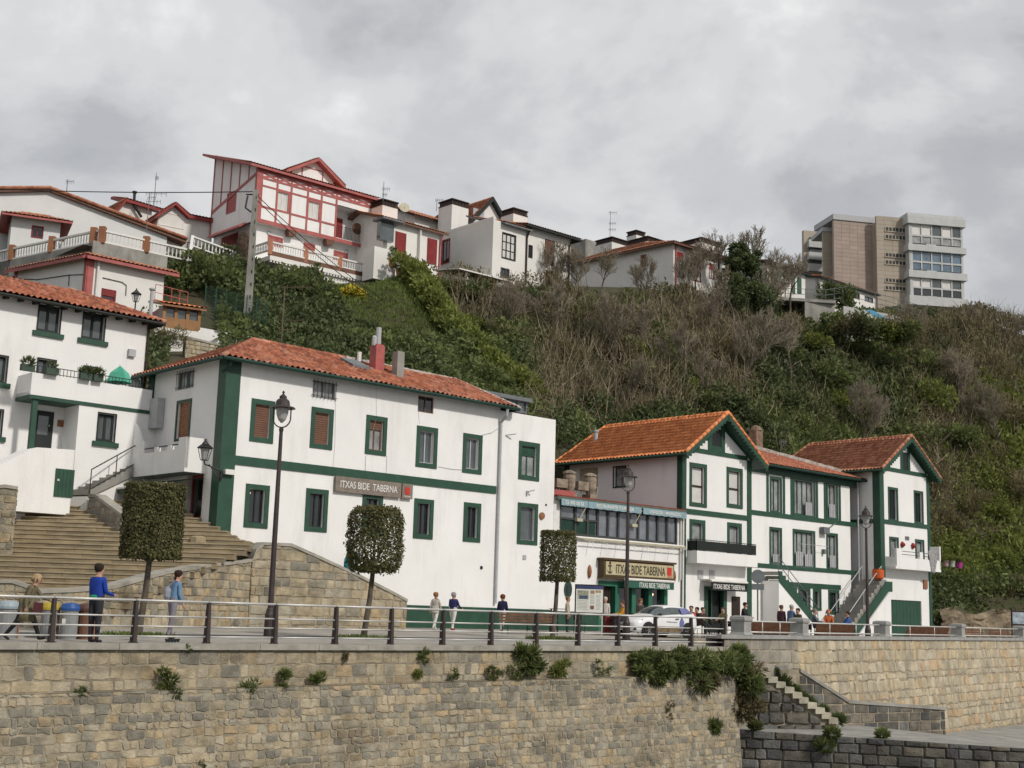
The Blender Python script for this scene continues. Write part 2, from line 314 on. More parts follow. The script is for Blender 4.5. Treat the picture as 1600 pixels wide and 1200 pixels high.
def door(par, F, r, col=None, fr=None, w=.12, dep=.15, glassf=0, name='door', gl=None, planks=0):
    s0, s1, z0, z1 = r; col = col or GREEN; fr = fr or GREEN; a, b, c, d = s0+w, s1-w, z0, z1-w
    mb = MB()
    if w: mb.fb(F, s0, a, z0, d, -dep, .035, 1).fb(F, b, s1, z0, d, -dep, .035, 1).fb(F, s0, s1, d, z1, -dep, .035, 1)
    if glassf:
        zg = c+(d-c)*(1-glassf)
        mb.fb(F, a, b, c, zg, -dep, -dep+.05).fb(F, a, a+.1, zg, d, -dep, -dep+.05).fb(F, b-.1, b, zg, d, -dep, -dep+.05).fb(F, a+.1, b-.1, d-.1, d, -dep, -dep+.05)
    elif planks:
        for i in range(planks):
            x = a+(b-a)*i/planks; mb.fb(F, x, x+(b-a)/planks-.015, c, d, -dep, -dep+.05)
    else: mb.fb(F, a, b, c, d, -dep, -dep+.05)
    o = mb.build(name, [col, fr], par)
    if glassf:
        g = MB(); g.poly([F.p(a+.1, -dep+.02, zg), F.p(b-.1, -dep+.02, zg), F.p(b-.1, -dep+.02, d-.1), F.p(a+.1, -dep+.02, d-.1)]); g.build('pane', gl or GL, o)
    h = MB(); h.tube(F.p(b-.1, -dep+.05, c+1.), F.p(b-.1, -dep+.12, c+1.), .03, None, 8); h.build('handle', STEEL, o)
    return (a, b, c, d) if w else r
def tiles(mb, A, B, C, D, tw=.24, co=.36, amp=.035, ns=6, seed=1, t0=0, sag=0):
    """corrugated tile sheet: A,B eave ends; D above A, C above B"""
    A, B, C, D = [np.array(p, float) for p in (A, B, C, D)]; W = np.linalg.norm(B-A); ex = (B-A)/W
    nn = np.cross(ex, (D+C)/2-A); nn /= np.linalg.norm(nn)
    if nn[2] < 0: nn = -nn
    up = np.cross(nn, ex); up = up if up[2] > 0 else -up
    xD = max(1e-3, (D-A)@ex); yD = (D-A)@up; xC = min(W-1e-3, (C-A)@ex); yC = (C-A)@up
    if xC <= xD: xC = xD+1e-3
    nt = max(1, round(W/tw)); nx = nt*ns; x = np.linspace(0, W, nx+1); hi = np.interp(x, [0, xD, xC, W], [0, yD, yC, 0])
    ph = (x/W*nt) % 1; prof = amp*(np.cos(ph*2*np.pi)); rng = random.Random(seed); K = int(math.ceil(max(yD, yC)/co)); base = len(mb.v)
    jit = np.array([rng.uniform(-.3, .3) for _ in range(nt+1)])
    wob = sag*np.sin(x*1.7+seed)+sag*.6*np.sin(x*4.1)
    rows = []
    for k in range(K):
        for e in (0, 1):
            y = np.minimum(k*co+e*co-(0 if e else .02), hi); y = np.maximum(y+(jit[np.minimum((x/W*nt).astype(int), nt)]*.03 if k == 0 and e == 0 else 0), -.04)
            h = prof+(.045 if e == 0 else .0)+.01+wob
            rows.append(A+np.outer(x, ex)+np.outer(y, up)+np.outer(h, nn))
    base = len(mb.v)
    for r in rows: mb.v += [tuple(q) for q in r.tolist()]
    tt = [[rng.random() for _ in range(nt)] for _ in range(K)]
    for k in range(K):
        for j in range(nx):
            if hi[j] < k*co and hi[j+1] < k*co: continue
            a = base+2*k*(nx+1)+j; mb.f.append((a, a+1, a+nx+2, a+nx+1)); mb.m.append(0); mb.t.append(tt[k][j//ns])
            if k+1 < K and not (hi[j] < (k+1)*co and hi[j+1] < (k+1)*co):
                a = base+(2*k+1)*(nx+1)+j; mb.f.append((a, a+1, a+nx+2, a+nx+1)); mb.m.append(0); mb.t.append(tt[k][j//ns])
    return mb
def slab(mb, pts, th, m=0):           # flat slab hanging th below a planar polygon
    a = [np.array(p, float) for p in pts]; b = [p-np.array([0, 0, th]) for p in a]
    a = [p-np.array([0, 0, .045]) for p in a]; b = [p-np.array([0, 0, .045]) for p in b]
    mb.poly(a, m); mb.poly(b[::-1], m)
    for i in range(len(a)):
        j = (i+1) % len(a); mb.poly([a[i], b[i], b[j], a[j]], m)
    return mb
def ridge(mb, p, q, r=.13, step=.4, m=0, seed=3):
    p = np.array(p, float); q = np.array(q, float); n = max(1, int(np.linalg.norm(q-p)/step)); rng = random.Random(seed)
    for i in range(n):
        a = p+(q-p)*i/n; b = p+(q-p)*(i+1.1)/n
        mb.tube(a, b, r*rng.uniform(.95, 1.1), r*.85, 8, m, t=rng.random())
    return mb
def stones(mb, pf, S, z0f, z1f, rh=(.22, .36), sw=(.25, .55), seed=1, gap=.02, th=.05, tb=0, jit=.04, m=0, tf=None):
    """coursed rubble; pf(s,z,d)->point"""
    rng = random.Random(seed); zmin = min(z0f(0), z0f(S), z0f(S/2)); zmax = max([z1f(S*i/20) for i in range(21)]); z = zmin
    while z < zmax:
        h = rng.uniform(*rh); s = -rng.uniform(0, sw[1])
        while s < S:
            w = rng.uniform(*sw)*(1 if rng.random() > .12 else 1.5); hh = h*(1 if rng.random() > .15 else rng.uniform(.8, 1.0))
            a, b = max(0, s), min(S, s+w); s += w
            if b-a < .06: continue
            sm = (a+b)/2
            def cl(x, zz): return min(max(zz, z0f(x)), z1f(x)-.005)
            za, zb = z, z+hh
            if cl(sm, zb)-cl(sm, za) < .05: continue
            J = lambda: rng.uniform(-jit, jit); g = gap
            P = [(a+g+J()*.5, za+g+J()*.5), (sm+J(), za+g*.6+J()*.4), (b-g+J()*.5, za+g+J()*.5), (b-g*.5+J()*.4, (za+zb)/2+J()), (b-g+J()*.5, zb-g+J()*.5), (sm+J(), zb-g*.6+J()*.4), (a+g+J()*.5, zb-g+J()*.5), (a+g*.5+J()*.4, (za+zb)/2+J())]
            P = [(min(max(x, 0), S), cl(min(max(x, 0), S), zz)) for x, zz in P]
            cz = sum(p[1] for p in P)/8; t = rng.random() if tf is None else tf(sm, z, rng); d = th*rng.uniform(.5, 1.3)
            n = len(mb.v)
            mb.v += [tuple(pf(x, zz, -.01)) for x, zz in P]
            mb.v += [tuple(pf(sm+(x-sm)*.84, cz+(zz-cz)*.84, d*rng.uniform(.75, 1.1))) for x, zz in P]
            mb.v.append(tuple(pf(sm, cz, d*1.25)))
            for i in range(8):
                j = (i+1) % 8; mb.f += [(n+i, n+j, n+8+j, n+8+i), (n+8+i, n+8+j, n+16)]; mb.m += [m, m]; mb.t += [t, t]
        z += h
    return mb
def text(par, s, F, cx, cz, h, d, ma, width=None, name='lettering', ext=.008, bold=.0, font=None):
    cu = bpy.data.curves.new(name, 'FONT'); cu.body = s; cu.size = 1; cu.extrude = ext; cu.offset = bold; cu.align_x = 'CENTER'; cu.align_y = 'CENTER'
    o = bpy.data.objects.new(name, cu); COL.objects.link(o); dg = bpy.context.evaluated_depsgraph_get()
    me = bpy.data.meshes.new_from_object(o.evaluated_get(dg)); bpy.data.objects.remove(o); bpy.data.curves.remove(cu)
    v = np.array([x.co[:] for x in me.vertices]); bx = v.max(0)-v.min(0); c = (v.max(0)+v.min(0))/2
    sy = h/bx[1]; sx = (width/bx[0]) if width else sy
    loc = F.p(cx, d, cz); w = loc+np.outer((v[:, 0]-c[0])*sx, F.u)+np.outer(v[:, 2]*1, F.n)+np.outer((v[:, 1]-c[1])*sy, [0, 0, 1.])
    w -= ORI[par.name]; me.vertices.foreach_set('co', w.astype('f').ravel()); me.materials.clear(); me.materials.append(ma); me.update()
    o = bpy.data.objects.new(name, me); COL.objects.link(o); o.parent = par; ORI[o.name] = ORI[par.name]
    return o
def railing(mb, p, q, h, nb, r=.012, m=0, rails=(1.,), post=.02):
    p = np.array(p, float); q = np.array(q, float); Z = np.array([0, 0, 1.])
    for t in rails: mb.bar(p+Z*h*t, q+Z*h*t, .035, .03, m)
    mb.bar(p+Z*.06, q+Z*.06, .025, .025, m)
    for i in range(nb+1):
        a = p+(q-p)*i/nb; rr = post if i in (0, nb) else r; mb.tube(a, a+Z*h, rr, rr, 5, m)
    return mb
FA = Fac(at(335, 870, 52), 47)          # the line of the quayside house fronts
PG = .25                               # pavement height along the fronts
def sdco(x, y): dx, dy = x-FA.P[0], y-FA.P[1]; return dx*FA.u[0]+dy*FA.u[1], -(dx*FA.n[0]+dy*FA.n[1])
# ---------------------------------------------------------------- ground, road, water
QS = [-70, 11.4, 13.0, 16.6, 44.9, 80.2, 130]; QD = [19.1, 16.45, 15.2, 15.5, 10.45, 4.2, -4.6]
def gz(s, d):                          # height of the quayside ground
    q = float(np.interp(s, QS, QD)); t = min(1, max(0, (q-d)/max(1, q))); return PG*t*t*.9
def strip(mb, sv, da, db, dz, n=6, m=0):
    for a, b in zip(sv[:-1], sv[1:]):
        for i in range(n):
            t0, t1 = i/n, (i+1)/n; q = []
            for s_, t_ in ((a, t0), (b, t0), (b, t1), (a, t1)):
                d_ = da(s_)+(db(s_)-da(s_))*t_; q.append(FA.p(s_, d_, gz(s_, d_)+dz))
            mb.poly(q, m)
    return mb
qd = lambda s: float(np.interp(s, QS, QD))
SV = sorted(set(list(range(-44, 124, 3))+QS[1:-1]))
mb = MB(); strip(mb, SV, lambda s: qd(s)-.3, lambda s: -8. if s < -.2 else -.5, 0, 8)
setp(mb.build('ground', PAVE), 'pale concrete promenade behind the harbour wall', None, kind='structure')
mb = MB(); SR = [s for s in SV if s <= 60]
strip(mb, SR, lambda s: min(qd(s)-3.3, 13.2), lambda s: min(qd(s)-6.6, 9.6), .004, 3)
setp(mb.build('road', ASPH), 'narrow grey asphalt lane along the promenade', None, kind='structure')
mb = MB()
for a, b in zip(SR[:-1], SR[1:]):
    qa, qb = min(qd(a)-3.3, 13.2), min(qd(b)-3.3, 13.2)
    mb.hexa([FA.p(a, qa, -.1), FA.p(b, qb, -.1), FA.p(b, qb+.16, -.1), FA.p(a, qa+.16, -.1), FA.p(a, qa, .06), FA.p(b, qb, .06), FA.p(b, qb+.16, .05), FA.p(a, qa+.16, .05)])
setp(mb.build('kerb', COPG), 'low stone kerb between the lane and the quay walkway', None, kind='structure')
mb = MB(); mb.poly([(-3000, -300, -5.6), (3000, -300, -5.6), (3000, 5000, -5.6), (-3000, 5000, -5.6)])
WATER = mat('harbour_water', (.012, .022, .024), .08, .3, .4, .5, 2.2, spec=.6, dist=.15)
setp(mb.build('water', WATER), 'dark harbour water', None, kind='structure')
# ---------------------------------------------------------------- left harbour wall
def lerp_q(s): return FA.p(s, qd(s), 0)
QA, QB = FA.p(-24, qd(-24), 0), FA.p(11.3, qd(11.3), 0); QL = float(np.linalg.norm(QB-QA)); qu = (QB-QA)/QL; qn = np.array([qu[1], -qu[0], 0])
def qp_up(s, z, d): p = QA+qu*s+qn*(d-.02); return (p[0], p[1], z)
def qp_lo(s, z, d): p = QA+qu*s+qn*(d+.30+max(0, -1.0-z)*.09); return (p[0], p[1], z)
hw = root('harbour_wall', 'long old sandstone harbour wall under the steel railing, weeds in its joints', 'harbour wall', QA)
zl = lambda s: -1.12+.006*s
mb = MB()
N_ = 12
for i in range(N_):
    a, b = QL*i/N_, QL*(i+1)/N_
    mb.poly([qp_up(a, zl(a), 0), qp_up(b, zl(b), 0), qp_up(b, -.1, 0), qp_up(a, -.1, 0)], 1)
    mb.poly([qp_lo(a, -6.5, 0), qp_lo(b, -6.5, 0), qp_lo(b, zl(b), 0), qp_lo(a, zl(a), 0)], 1)
    mb.poly([qp_lo(a, zl(a), .02), qp_lo(b, zl(b), .02), qp_up(b, zl(b), -.05), qp_up(a, zl(a), -.05)], 1)
# far end return
for z0, z1 in ((-6.5, -1.05), (-1.05, -.1)):
    f = qp_lo if z1 < -.2 else qp_up
    mb.poly([f(QL, z0, 0), tuple(np.array(f(QL, z0, 0))-qn*9*np.array([1, 1, 0])), tuple(np.array(f(QL, z1, 0))-qn*9), f(QL, z1, 0)], 1)
def tq(s, z, r):                       # the old lower band: dark grey courses near the ledge, warm below
    v = r.random(); k = zl(s)-z
    if k < .8 and r.random() < .6: return r.choice((.35, .62, .66, .3, .65, .63))
    if z < -2.6 and r.random() < .12: return .65
    return v
stones(mb, qp_up, QL, zl, lambda s: -.12, (.2, .36), (.2, .6), 5, .01, .016, jit=.06)
stones(mb, qp_lo, QL, lambda s: -6.3, zl, (.13, .25), (.14, .42), 9, .008, .022, jit=.072, tf=tq)
e_lo = lambda s, z, d: tuple(np.array(qp_lo(QL, z, 0))-qn*s+qu*d)
stones(mb, e_lo, 3.5, lambda s: -6.3, lambda s: -1.1, (.25, .36), (.35, .6), 12, .02, .06, jit=.05)
e_up = lambda s, z, d: tuple(np.array(qp_up(QL, z, 0))-qn*s+qu*d)
stones(mb, e_up, 3.5, lambda s: -1.1, lambda s: -.12, (.28, .36), (.35, .6), 14, .02, .04)
mb.build('masonry', [SAND, JOINT], hw)
mb = MB(); x = -.0; rg = random.Random(4)
while x < QL:
    w = rg.uniform(1.1, 2.2); b = min(QL+.35, x+w)
    P = lambda s, d, z: tuple(np.array([*(QA+qu*s+qn*d)[:2], z]))
    z_ = rg.uniform(-.004, .004)
    mb.hexa([P(x+.006, .09, -.13), P(b-.006, .09, -.13), P(b-.006, -.55, -.13), P(x+.006, -.55, -.13), P(x+.006, .09, .014+z_), P(b-.006, .09, .014+z_), P(b-.006, -.55, .014+z_), P(x+.006, -.55, .014+z_)], t=rg.random()); x = b
mb.build('coping', COPING, hw)
# weeds in the joints
def tuft(mb_v, mb_t, c, r, n, rg, droop=.3, sz=.07, up=1):
    for _ in range(n):
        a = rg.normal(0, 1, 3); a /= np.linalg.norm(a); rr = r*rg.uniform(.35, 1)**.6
        p = c+a*rr*np.array([1.25, .7, .85]); 
        d = a*.7+np.array([0, 0, .5*up]); d /= np.linalg.norm(d); sd = np.cross(d, rg.normal(0, 1, 3)); sd /= np.linalg.norm(sd)
        l = sz*rg.uniform(1.2, 3.2); w = sz*rg.uniform(.25, .6)
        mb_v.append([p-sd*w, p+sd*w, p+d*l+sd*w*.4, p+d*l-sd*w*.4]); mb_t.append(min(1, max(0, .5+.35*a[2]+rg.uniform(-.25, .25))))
def weed(px, py, rpx, lab, name='wall_weed', mt=None, n=900, dd=.22, grp='weeds growing on the harbour wall', flat=1):
    rg = np.random.default_rng(int(px*7+py)); d = ray(px, py); t = ((QA-CAM)@qn+dd)/(d@qn); c = CAM+d*t; r = rpx/(2081/c[1]); V, T = [], []; k = rg.integers(4, 8)
    for i in range(k):
        o_ = np.array([*(qu[:2]*rg.normal(0, .5)*r), rg.normal(-.15, .55)*r]); tuft(V, T, c+o_+qn*rg.uniform(-.05, .05), r*rg.uniform(.24, .5), int(n/k*.7), rg, sz=min(.075, max(.03, r*.16)), up=rg.uniform(-.3, .8))
    o = np_mesh(name, np.array(V), 4, mt or LEAF, T, loc=c); setp(o, lab, 'weed', grp); return o
weed(262, 1076, 19, 'round green weed tuft in the harbour wall, below the third railing post from the left')
weed(445, 1066, 15, 'left of the two green ledge tufts beside the nearest street lamp')
weed(497, 1066, 14, 'right of the two green ledge tufts beside the nearest street lamp')
weed(388, 1072, 16, 'flat low weed on the wall ledge under the first street lamp', n=500)
weed(127, 1084, 12, 'small grey green weed at the far left end of the wall ledge', mt=LEAFD, n=500)
weed(662, 1022, 11, 'narrow weed hanging from the coping above a yellow stain', n=600, dd=.08)
weed(655, 1048, 9, 'yellowish dry trail of weed hanging below the coping weed', mt=LEAFY, n=400, dd=.06)
weed(710, 1054, 8, 'tiny weed on the ledge, right of the yellow stain', n=400)
weed(774, 1054, 12, 'low green weed on the ledge below the three walkers', n=600)
weed(828, 1040, 23, 'largest round grass clump on the wall, below the clipped tree by the bench', n=1600)
weed(806, 1050, 12, 'small green tuft touching the left of the largest wall clump', n=600)
weed(877, 1040, 15, 'dry topped tuft on the wall right of the largest clump', mt=LEAFY, n=800)
weed(936, 1044, 9, 'small tuft on the wall below the information board', n=400)
weed(951, 1046, 5, 'tiniest tuft on the wall below the information board', n=200)
weed(1044, 1108, 13, 'brownish hanging plant low on the wall near its far end', mt=DRYL, n=800, dd=.35)
weed(307, 1192, 10, 'green tuft at the very bottom of the wall, under the rollerblader', n=500, dd=.4)
weed(1002, 1172, 6, 'tiny tuft low on the wall under the pub sign', n=250, dd=.45)
weed(540, 1025, 5, 'tiny brown weed high on the wall under the second clipped tree', mt=DRYL, n=250, dd=.06)
weed(292, 1010, 5, 'tiny weed under the coping beside the rollerblader', n=150, dd=.06)
# big overgrown clump at the wall end
V, T, M_ = [], [], []; rg = np.random.default_rng(5)
for (px, py, rp, k) in ((1005, 1042, 14, 0), (1030, 1046, 18, 0), (1050, 1038, 20, 0), (1075, 1048, 24, 0), (1095, 1042, 22, 0), (1118, 1040, 30, 0), (1148, 1038, 28, 0), (1165, 1042, 22, 0), (1172, 1070, 20, 0), (1160, 1060, 26, 1), (1130, 1070, 24, 1), (1100, 1060, 22, 1), (1140, 1090, 26, 1), (1165, 1098, 22, 1), (1122, 1120, 20, 0), (1108, 1128, 14, 0), (1140, 1112, 20, 1), (1025, 1062, 12, 0), (1155, 1022, 14, 0), (1060, 1028, 10, 0)):
    d = ray(px, py); t = ((QA-CAM)@qn+.3)/(d@qn); c = CAM+d*t
    if px > 1120: c = at(px, py, 47.6)
    n0 = len(V)
    for _ in range(6): tuft(V, T, c+rg.normal(0, .4, 3)*rp/44, rp/44*rg.uniform(.3, .65), 190, rg, sz=.07, up=rg.uniform(-.4, .9) if not k else -.2)
    M_ += [k]*(len(V)-n0)
o = np_mesh('overgrown_bush', np.array(V), 4, [LEAF, DRYL], T, loc=V[0][0], midx=M_); setp(o, 'big overgrown green and brown bush hanging over the far end of the harbour wall', 'bush')
# ---------------------------------------------------------------- steel railing on the left quay
PXS = [-60, 79, 208, 322.5, 428, 523, 610, 691, 766.5, 837, 902.6, 965, 1023.6, 1079.4, 1131.6]
posts = []
for px in PXS:
    d = ray(px, 1004); q = CAM+d*(((QA-CAM)@qn-.28)/(d@qn)); q[2] = .02; posts.append(q)
posts.insert(0, posts[0]*2-posts[1])
for i in range(len(posts)-1):
    a, b = posts[i], posts[i+1]; u_ = (b-a)/np.linalg.norm(b-a); v_ = np.array([-u_[1], u_[0], 0])
    if i == 0: rl = root('quay_railing', 'steel railing with dark posts and four horizontal pipes along the left quay', 'railing', a)
    for k in ((0, 1) if i == len(posts)-2 else (0,)):
        pm = MB()
        c = a if not k else b
        pm.hexa([tuple(c+u_*x*w1+v_*y*w2+np.array([0, 0, z])) for (z, w1, w2) in ((0, .048, .09), (.98, .035, .055)) for (x, y) in ((-1, -1), (1, -1), (1, 1), (-1, 1))], 0)
        pm.box(c-np.array([.1, .1, 0]), c+np.array([.1, .1, .02]))
        pm.build('post', RIRON, rl) if not k else pm.build('post', RIRON, rl)
    tm = MB()
    for h, r in ((.985, .03), (.62, .021), (.385, .021), (.15, .021)): tm.tube(a+u_*.02+[0, 0, h], b-u_*.02+[0, 0, h], r, r, 8)
    tm.build('handrail', STEEL, rl, smooth=True)
# ---------------------------------------------------------------- right harbour wall, parapet, landing, steps
RA, RB = FA.p(16.6, 15.5, 0), FA.p(80.2, 4.2, 0); RL = float(np.linalg.norm(RB-RA)); ru = (RB-RA)/RL; rn = np.array([ru[1], -ru[0], 0])
ZP = .42
def rp(s, z, d): p = RA+ru*s+rn*(d+max(0, ZP-z)*.10*min(1, s/5)); return (p[0], p[1], z)
rw = root('quay_wall', 'pale yellow stone quay wall beneath the granite parapet', 'harbour wall', RA)
mb = MB()
for i in range(24):
    a, b = RL*i/24, RL*(i+1)/24
    for z0, z1 in ((-6.5, -3.5), (-3.5, -1.2), (-1.2, ZP-.12)): mb.poly([rp(a, z0, 0), rp(b, z0, 0), rp(b, z1, 0), rp(a, z1, 0)], 1)
stones(mb, rp, 46, lambda s: -5.6, lambda s: ZP-.14, (.26, .58), (.28, .85), 21, .014, .028, jit=.11)
mb.build('masonry', [SANDY, JOINT], rw)
CA = FA.p(11.3, qd(11.3)-.2, 0); CB = RA; CL = float(np.linalg.norm(CB-CA)); cu_ = (CB-CA)/CL; cn = np.array([cu_[1], -cu_[0], 0])
def cp(s, z, d): p = CA+cu_*s+cn*d; return (p[0], p[1], z)
cw = root('quay_wall', 'grey squared granite wall section at the corner above the harbour steps', 'harbour wall', CA)
mb = MB(); mb.poly([cp(0, -6, 0), cp(CL, -6, 0), cp(CL, ZP-.12, 0), cp(0, ZP-.12, 0)], 1)
stones(mb, cp, CL, lambda s: -3.4, lambda s: ZP-.14, (.42, .5), (.6, 1.0), 31, .012, .025, jit=.01)
mb.build('masonry', [GRANB, JOINT], cw)
mb = MB()
def cop(mb, A_, u_, n_, s0, s1, z0, z1, o=.1, w=.55, seg=1.8):
    s = s0
    while s < s1-.05:
        e = min(s+seg, s1); q = lambda a, d, z: tuple(np.array([*(A_+u_*a+n_*d)[:2], z]))
        mb.hexa([q(s+.004, o, z0), q(e-.004, o, z0), q(e-.004, -w, z0), q(s+.004, -w, z0), q(s+.004, o, z1), q(e-.004, o, z1), q(e-.004, -w, z1), q(s+.004, -w, z1)]); s = e
cop(mb, CA, cu_, cn, -.35, CL, ZP-.12, ZP+.02); mb.build('coping', COPG, cw)
mb = MB(); cop(mb, RA, ru, rn, 0, RL, ZP-.125, ZP+.016); mb.build('coping', COPG, rw)
mb = MB(); P_ = lambda s, z: tuple(np.array([*(RA+ru*s-rn*.55)[:2], z])); mb.poly([P_(0, -.2), P_(RL, -.2), P_(RL, ZP), P_(0, ZP)])
P_ = lambda s, z: tuple(np.array([*(CA+cu_*s-cn*.55)[:2], z])); mb.poly([P_(-.35, -.2), P_(CL, -.2), P_(CL, ZP), P_(-.35, ZP)]); mb.build('parapet_back', CONC, rw)
# piers and tube rails
pier_pts = []
d = ray(1158, 980); q = CAM+d*(((CA-CAM)@cn-.22)/(d@cn)); pier_pts.append((q, cu_, cn))
for px in (1249, 1378, 1497, 1593):
    d = ray(px, 985); q = CAM+d*(((RA-CAM)@rn-.22)/(d@rn)); pier_pts.append((q, ru, rn))
q = pier_pts[-1][0]; dl = q-pier_pts[-2][0]
for k in (1, 2, 3, 4): pier_pts.append((q+dl*k, ru, rn))
PLAB = ['granite parapet pier beside the end of the steel railing', 'granite parapet pier at the corner above the harbour steps', 'granite parapet pier in front of the gabled house with garage', 'granite parapet pier just right of the green garage door', 'granite parapet pier nearest the small blue notice board'] + ['granite parapet pier farther along the right quay']*4
for i, (q, u_, n_) in enumerate(pier_pts):
    w = .27; q = np.array([q[0], q[1], ZP+.016]); mb = MB()
    ring = lambda w_, z: [tuple(q+u_*x*w_+n_*y*w_+np.array([0, 0, z])) for x, y in ((-1, 1), (1, 1), (1, -1), (-1, -1))]
    mb.hexa(ring(w*1.25, 0)+ring(w, .1)); mb.hexa(ring(w, .1)+ring(w, .5)); mb.hexa(ring(w*1.12, .5)+ring(w*1.18, .56)); mb.hexa(ring(w*1.18, .56)+ring(w*1.1, .66)); mb.hexa(ring(w*1.1, .66)+ring(w*.6, .70))
    o = mb.build('parapet_pier', COPG, None, loc=q); setp(o, PLAB[i], 'stone pier', 'granite piers of the right parapet')
mb = None
rr = root('parapet_railing', 'two pipe steel rails running between the granite piers', 'railing', (*pier_pts[0][0][:2], ZP))
for i in range(len(pier_pts)-1):
    a, b = [np.array([*pier_pts[j][0][:2], 0]) for j in (i, i+1)]; u_ = (b-a)/np.linalg.norm(b-a); a = a+u_*.27; b = b-u_*.27; mb = MB()
    for h in (.12, .52): mb.tube(a+[0, 0, ZP+h], b+[0, 0, ZP+h], .028, None, 8)
    for t in (.33, .67): mb.tube(a+(b-a)*t+[0, 0, ZP+.01], a+(b-a)*t+[0, 0, ZP+.52], .02, None, 6)
    mb.build('handrail', STEEL, rr, smooth=True)
# landing
LZ = -2.86
L0, L1, L2, L3 = at(1096, 1133, 48.4), at(1640, 1172, 45.6), at(1640, 1166, 60), at(1475, 1146, 62)
mb = MB(); L4 = at(1300, 1128, 54.5); L5 = np.array([7.5, 53., LZ])
L0[2] = LZ; 
mb.poly([L0, L1, L2, L3, L4, L5]); mb.poly([L1, L1+[60, 0, 0], L2+[60, 30, -1.5], L2]); mb.poly([L3, L2, L2+[60, 30, -1.5], L3+[60, 80, -1.5]])
setp(mb.build('slipway', CONC), 'sloping concrete landing at the foot of the harbour steps', None, kind='structure')
lw = root('landing_wall', 'dark wet block wall holding up the landing below the harbour steps', 'harbour wall', L0)
LL = float(np.linalg.norm((L1-L0)[:2])); lu = np.array([*(L1-L0)[:2], 0])/LL; ln = np.array([lu[1], -lu[0], 0])
lt = lambda s: L0[2]+(L1[2]-L0[2])*s/LL
def lp(s, z, d): p = L0+lu*s+ln*(d+max(0, -2.8-z)*.08); return (p[0], p[1], z)
mb = MB(); mb.poly([lp(-2, -6.5, 0), lp(LL, -6.5, 0), lp(LL, lt(LL), 0), lp(-2, lt(-2), 0)], 1)
mb.poly([lp(LL, -6.5, 0), tuple(np.array(lp(LL, -6.5, 0))+[60, 0, 0]), tuple(L1+[60, 0, 0]), lp(LL, lt(LL), 0)], 1)
stones(mb, lp, LL, lambda s: -6., lambda s: lt(s)+.01, (.32, .42), (.38, .8), 41, .015, .05, jit=.03)
mb.build('masonry', [DARKST, mat('dark_joint', (.06, .055, .045), .95, .2, 3, .4, 12)], lw)
# stair wall behind the steps: sloped then level coping
W0, W1_, W2_ = at(1249, 1046, 51.6), at(1325, 1095, 53.2), at(1476, 1106, 56.6)
sw_ = root('stair_wall', 'dark stone wall with pale sloped coping beside the harbour steps', 'stone wall', W0)
WL = float(np.linalg.norm((W2_-W0)[:2])); wu = np.array([*(W2_-W0)[:2], 0])/WL; wn = np.array([wu[1], -wu[0], 0]); sk = float((W1_-W0)@wu)
wt = lambda s: float(np.interp(s, [0, sk, WL], [W0[2], W1_[2], W2_[2]]))
def wp(s, z, d): p = W0+wu*s+wn*d; return (p[0], p[1], z)
mb = MB()
for a, b in ((0, sk), (sk, WL)):
    mb.hexa([wp(a, -4.6, 0), wp(b, -4.6, 0), wp(b, -4.6, -.5), wp(a, -4.6, -.5), wp(a, wt(a), 0), wp(b, wt(b), 0), wp(b, wt(b), -.5), wp(a, wt(a), -.5)], 1)
mb.hexa([wp(-2.6, -4.6, 0), wp(0, -4.6, 0), wp(0, -4.6, -.3), wp(-2.6, -4.6, -.3), wp(-2.6, W0[2]-.1, 0), wp(0, W0[2], 0), wp(0, W0[2], -.3), wp(-2.6, W0[2]-.1, -.3)], 1)
stones(mb, wp, WL, lambda s: -4.4, lambda s: wt(s)-.1, (.34, .44), (.5, .9), 44, .01, .03, jit=.015)
mb.build('masonry', [DARKST, JOINT], sw_)
mb = MB()
for a, b in ((0, sk), (sk, WL+.05)):
    mb.hexa([wp(a, wt(a)-.09, .07), wp(b, wt(b)-.09, .07), wp(b, wt(b)-.09, -.55), wp(a, wt(a)-.09, -.55), wp(a, wt(a)+.03, .07), wp(b, wt(b)+.03, .07), wp(b, wt(b)+.03, -.55), wp(a, wt(a)+.03, -.55)])
mb.build('coping', CONC, sw_)
# the harbour steps
hs = root('harbour_steps', 'worn stone steps going down from the quay to the landing', 'stairs', at(1300, 1130, 51))
T0, T1 = at(1168, 1040, 49.4), at(1298, 1128, 50.6); ns = 11; rg = random.Random(3); mb = MB(); mb2 = MB()
tu = (T1-T0)*[1, 1, 0]; tl = np.linalg.norm(tu); tu /= tl; tn = np.array([tu[1], -tu[0], 0])
for i in range(ns):
    a = T0+tu*tl*i/ns; z = T0[2]+(T1[2]-T0[2])*i/ns; w = tl/ns
    q = lambda s, d, z_: tuple(np.array([*(a+tu*s+tn*d)[:2], z_]))
    j = rg.uniform(-.04, .04)
    for (d0, d1) in ((.45+j, 0.02), (0, -.42+j), (-.44+j, -1.2)):
        jj = rg.uniform(-.03, .03); mb.hexa([q(-.02+jj, d0, z-.22), q(w+.07+jj, d0, z-.22), q(w+.07+jj, d1, z-.22), q(-.02+jj, d1, z-.22), q(-.02+jj, d0, z), q(w+.05+jj, d0, z), q(w+.05+jj, d1, z), q(-.02+jj, d1, z)], t=rg.random())
    mb2.hexa([q(-.1, .3, -4.), q(w, .3, -4.), q(w, -1.4, -4.), q(-.1, -1.4, -4.), q(-.1, .3, z-.2), q(w, .3, z-.2), q(w, -1.4, z-.2), q(-.1, -1.4, z-.2)], 1)
def hp(s, z, d): p = T0+tu*s+tn*(.32+d); return (p[0], p[1], z)
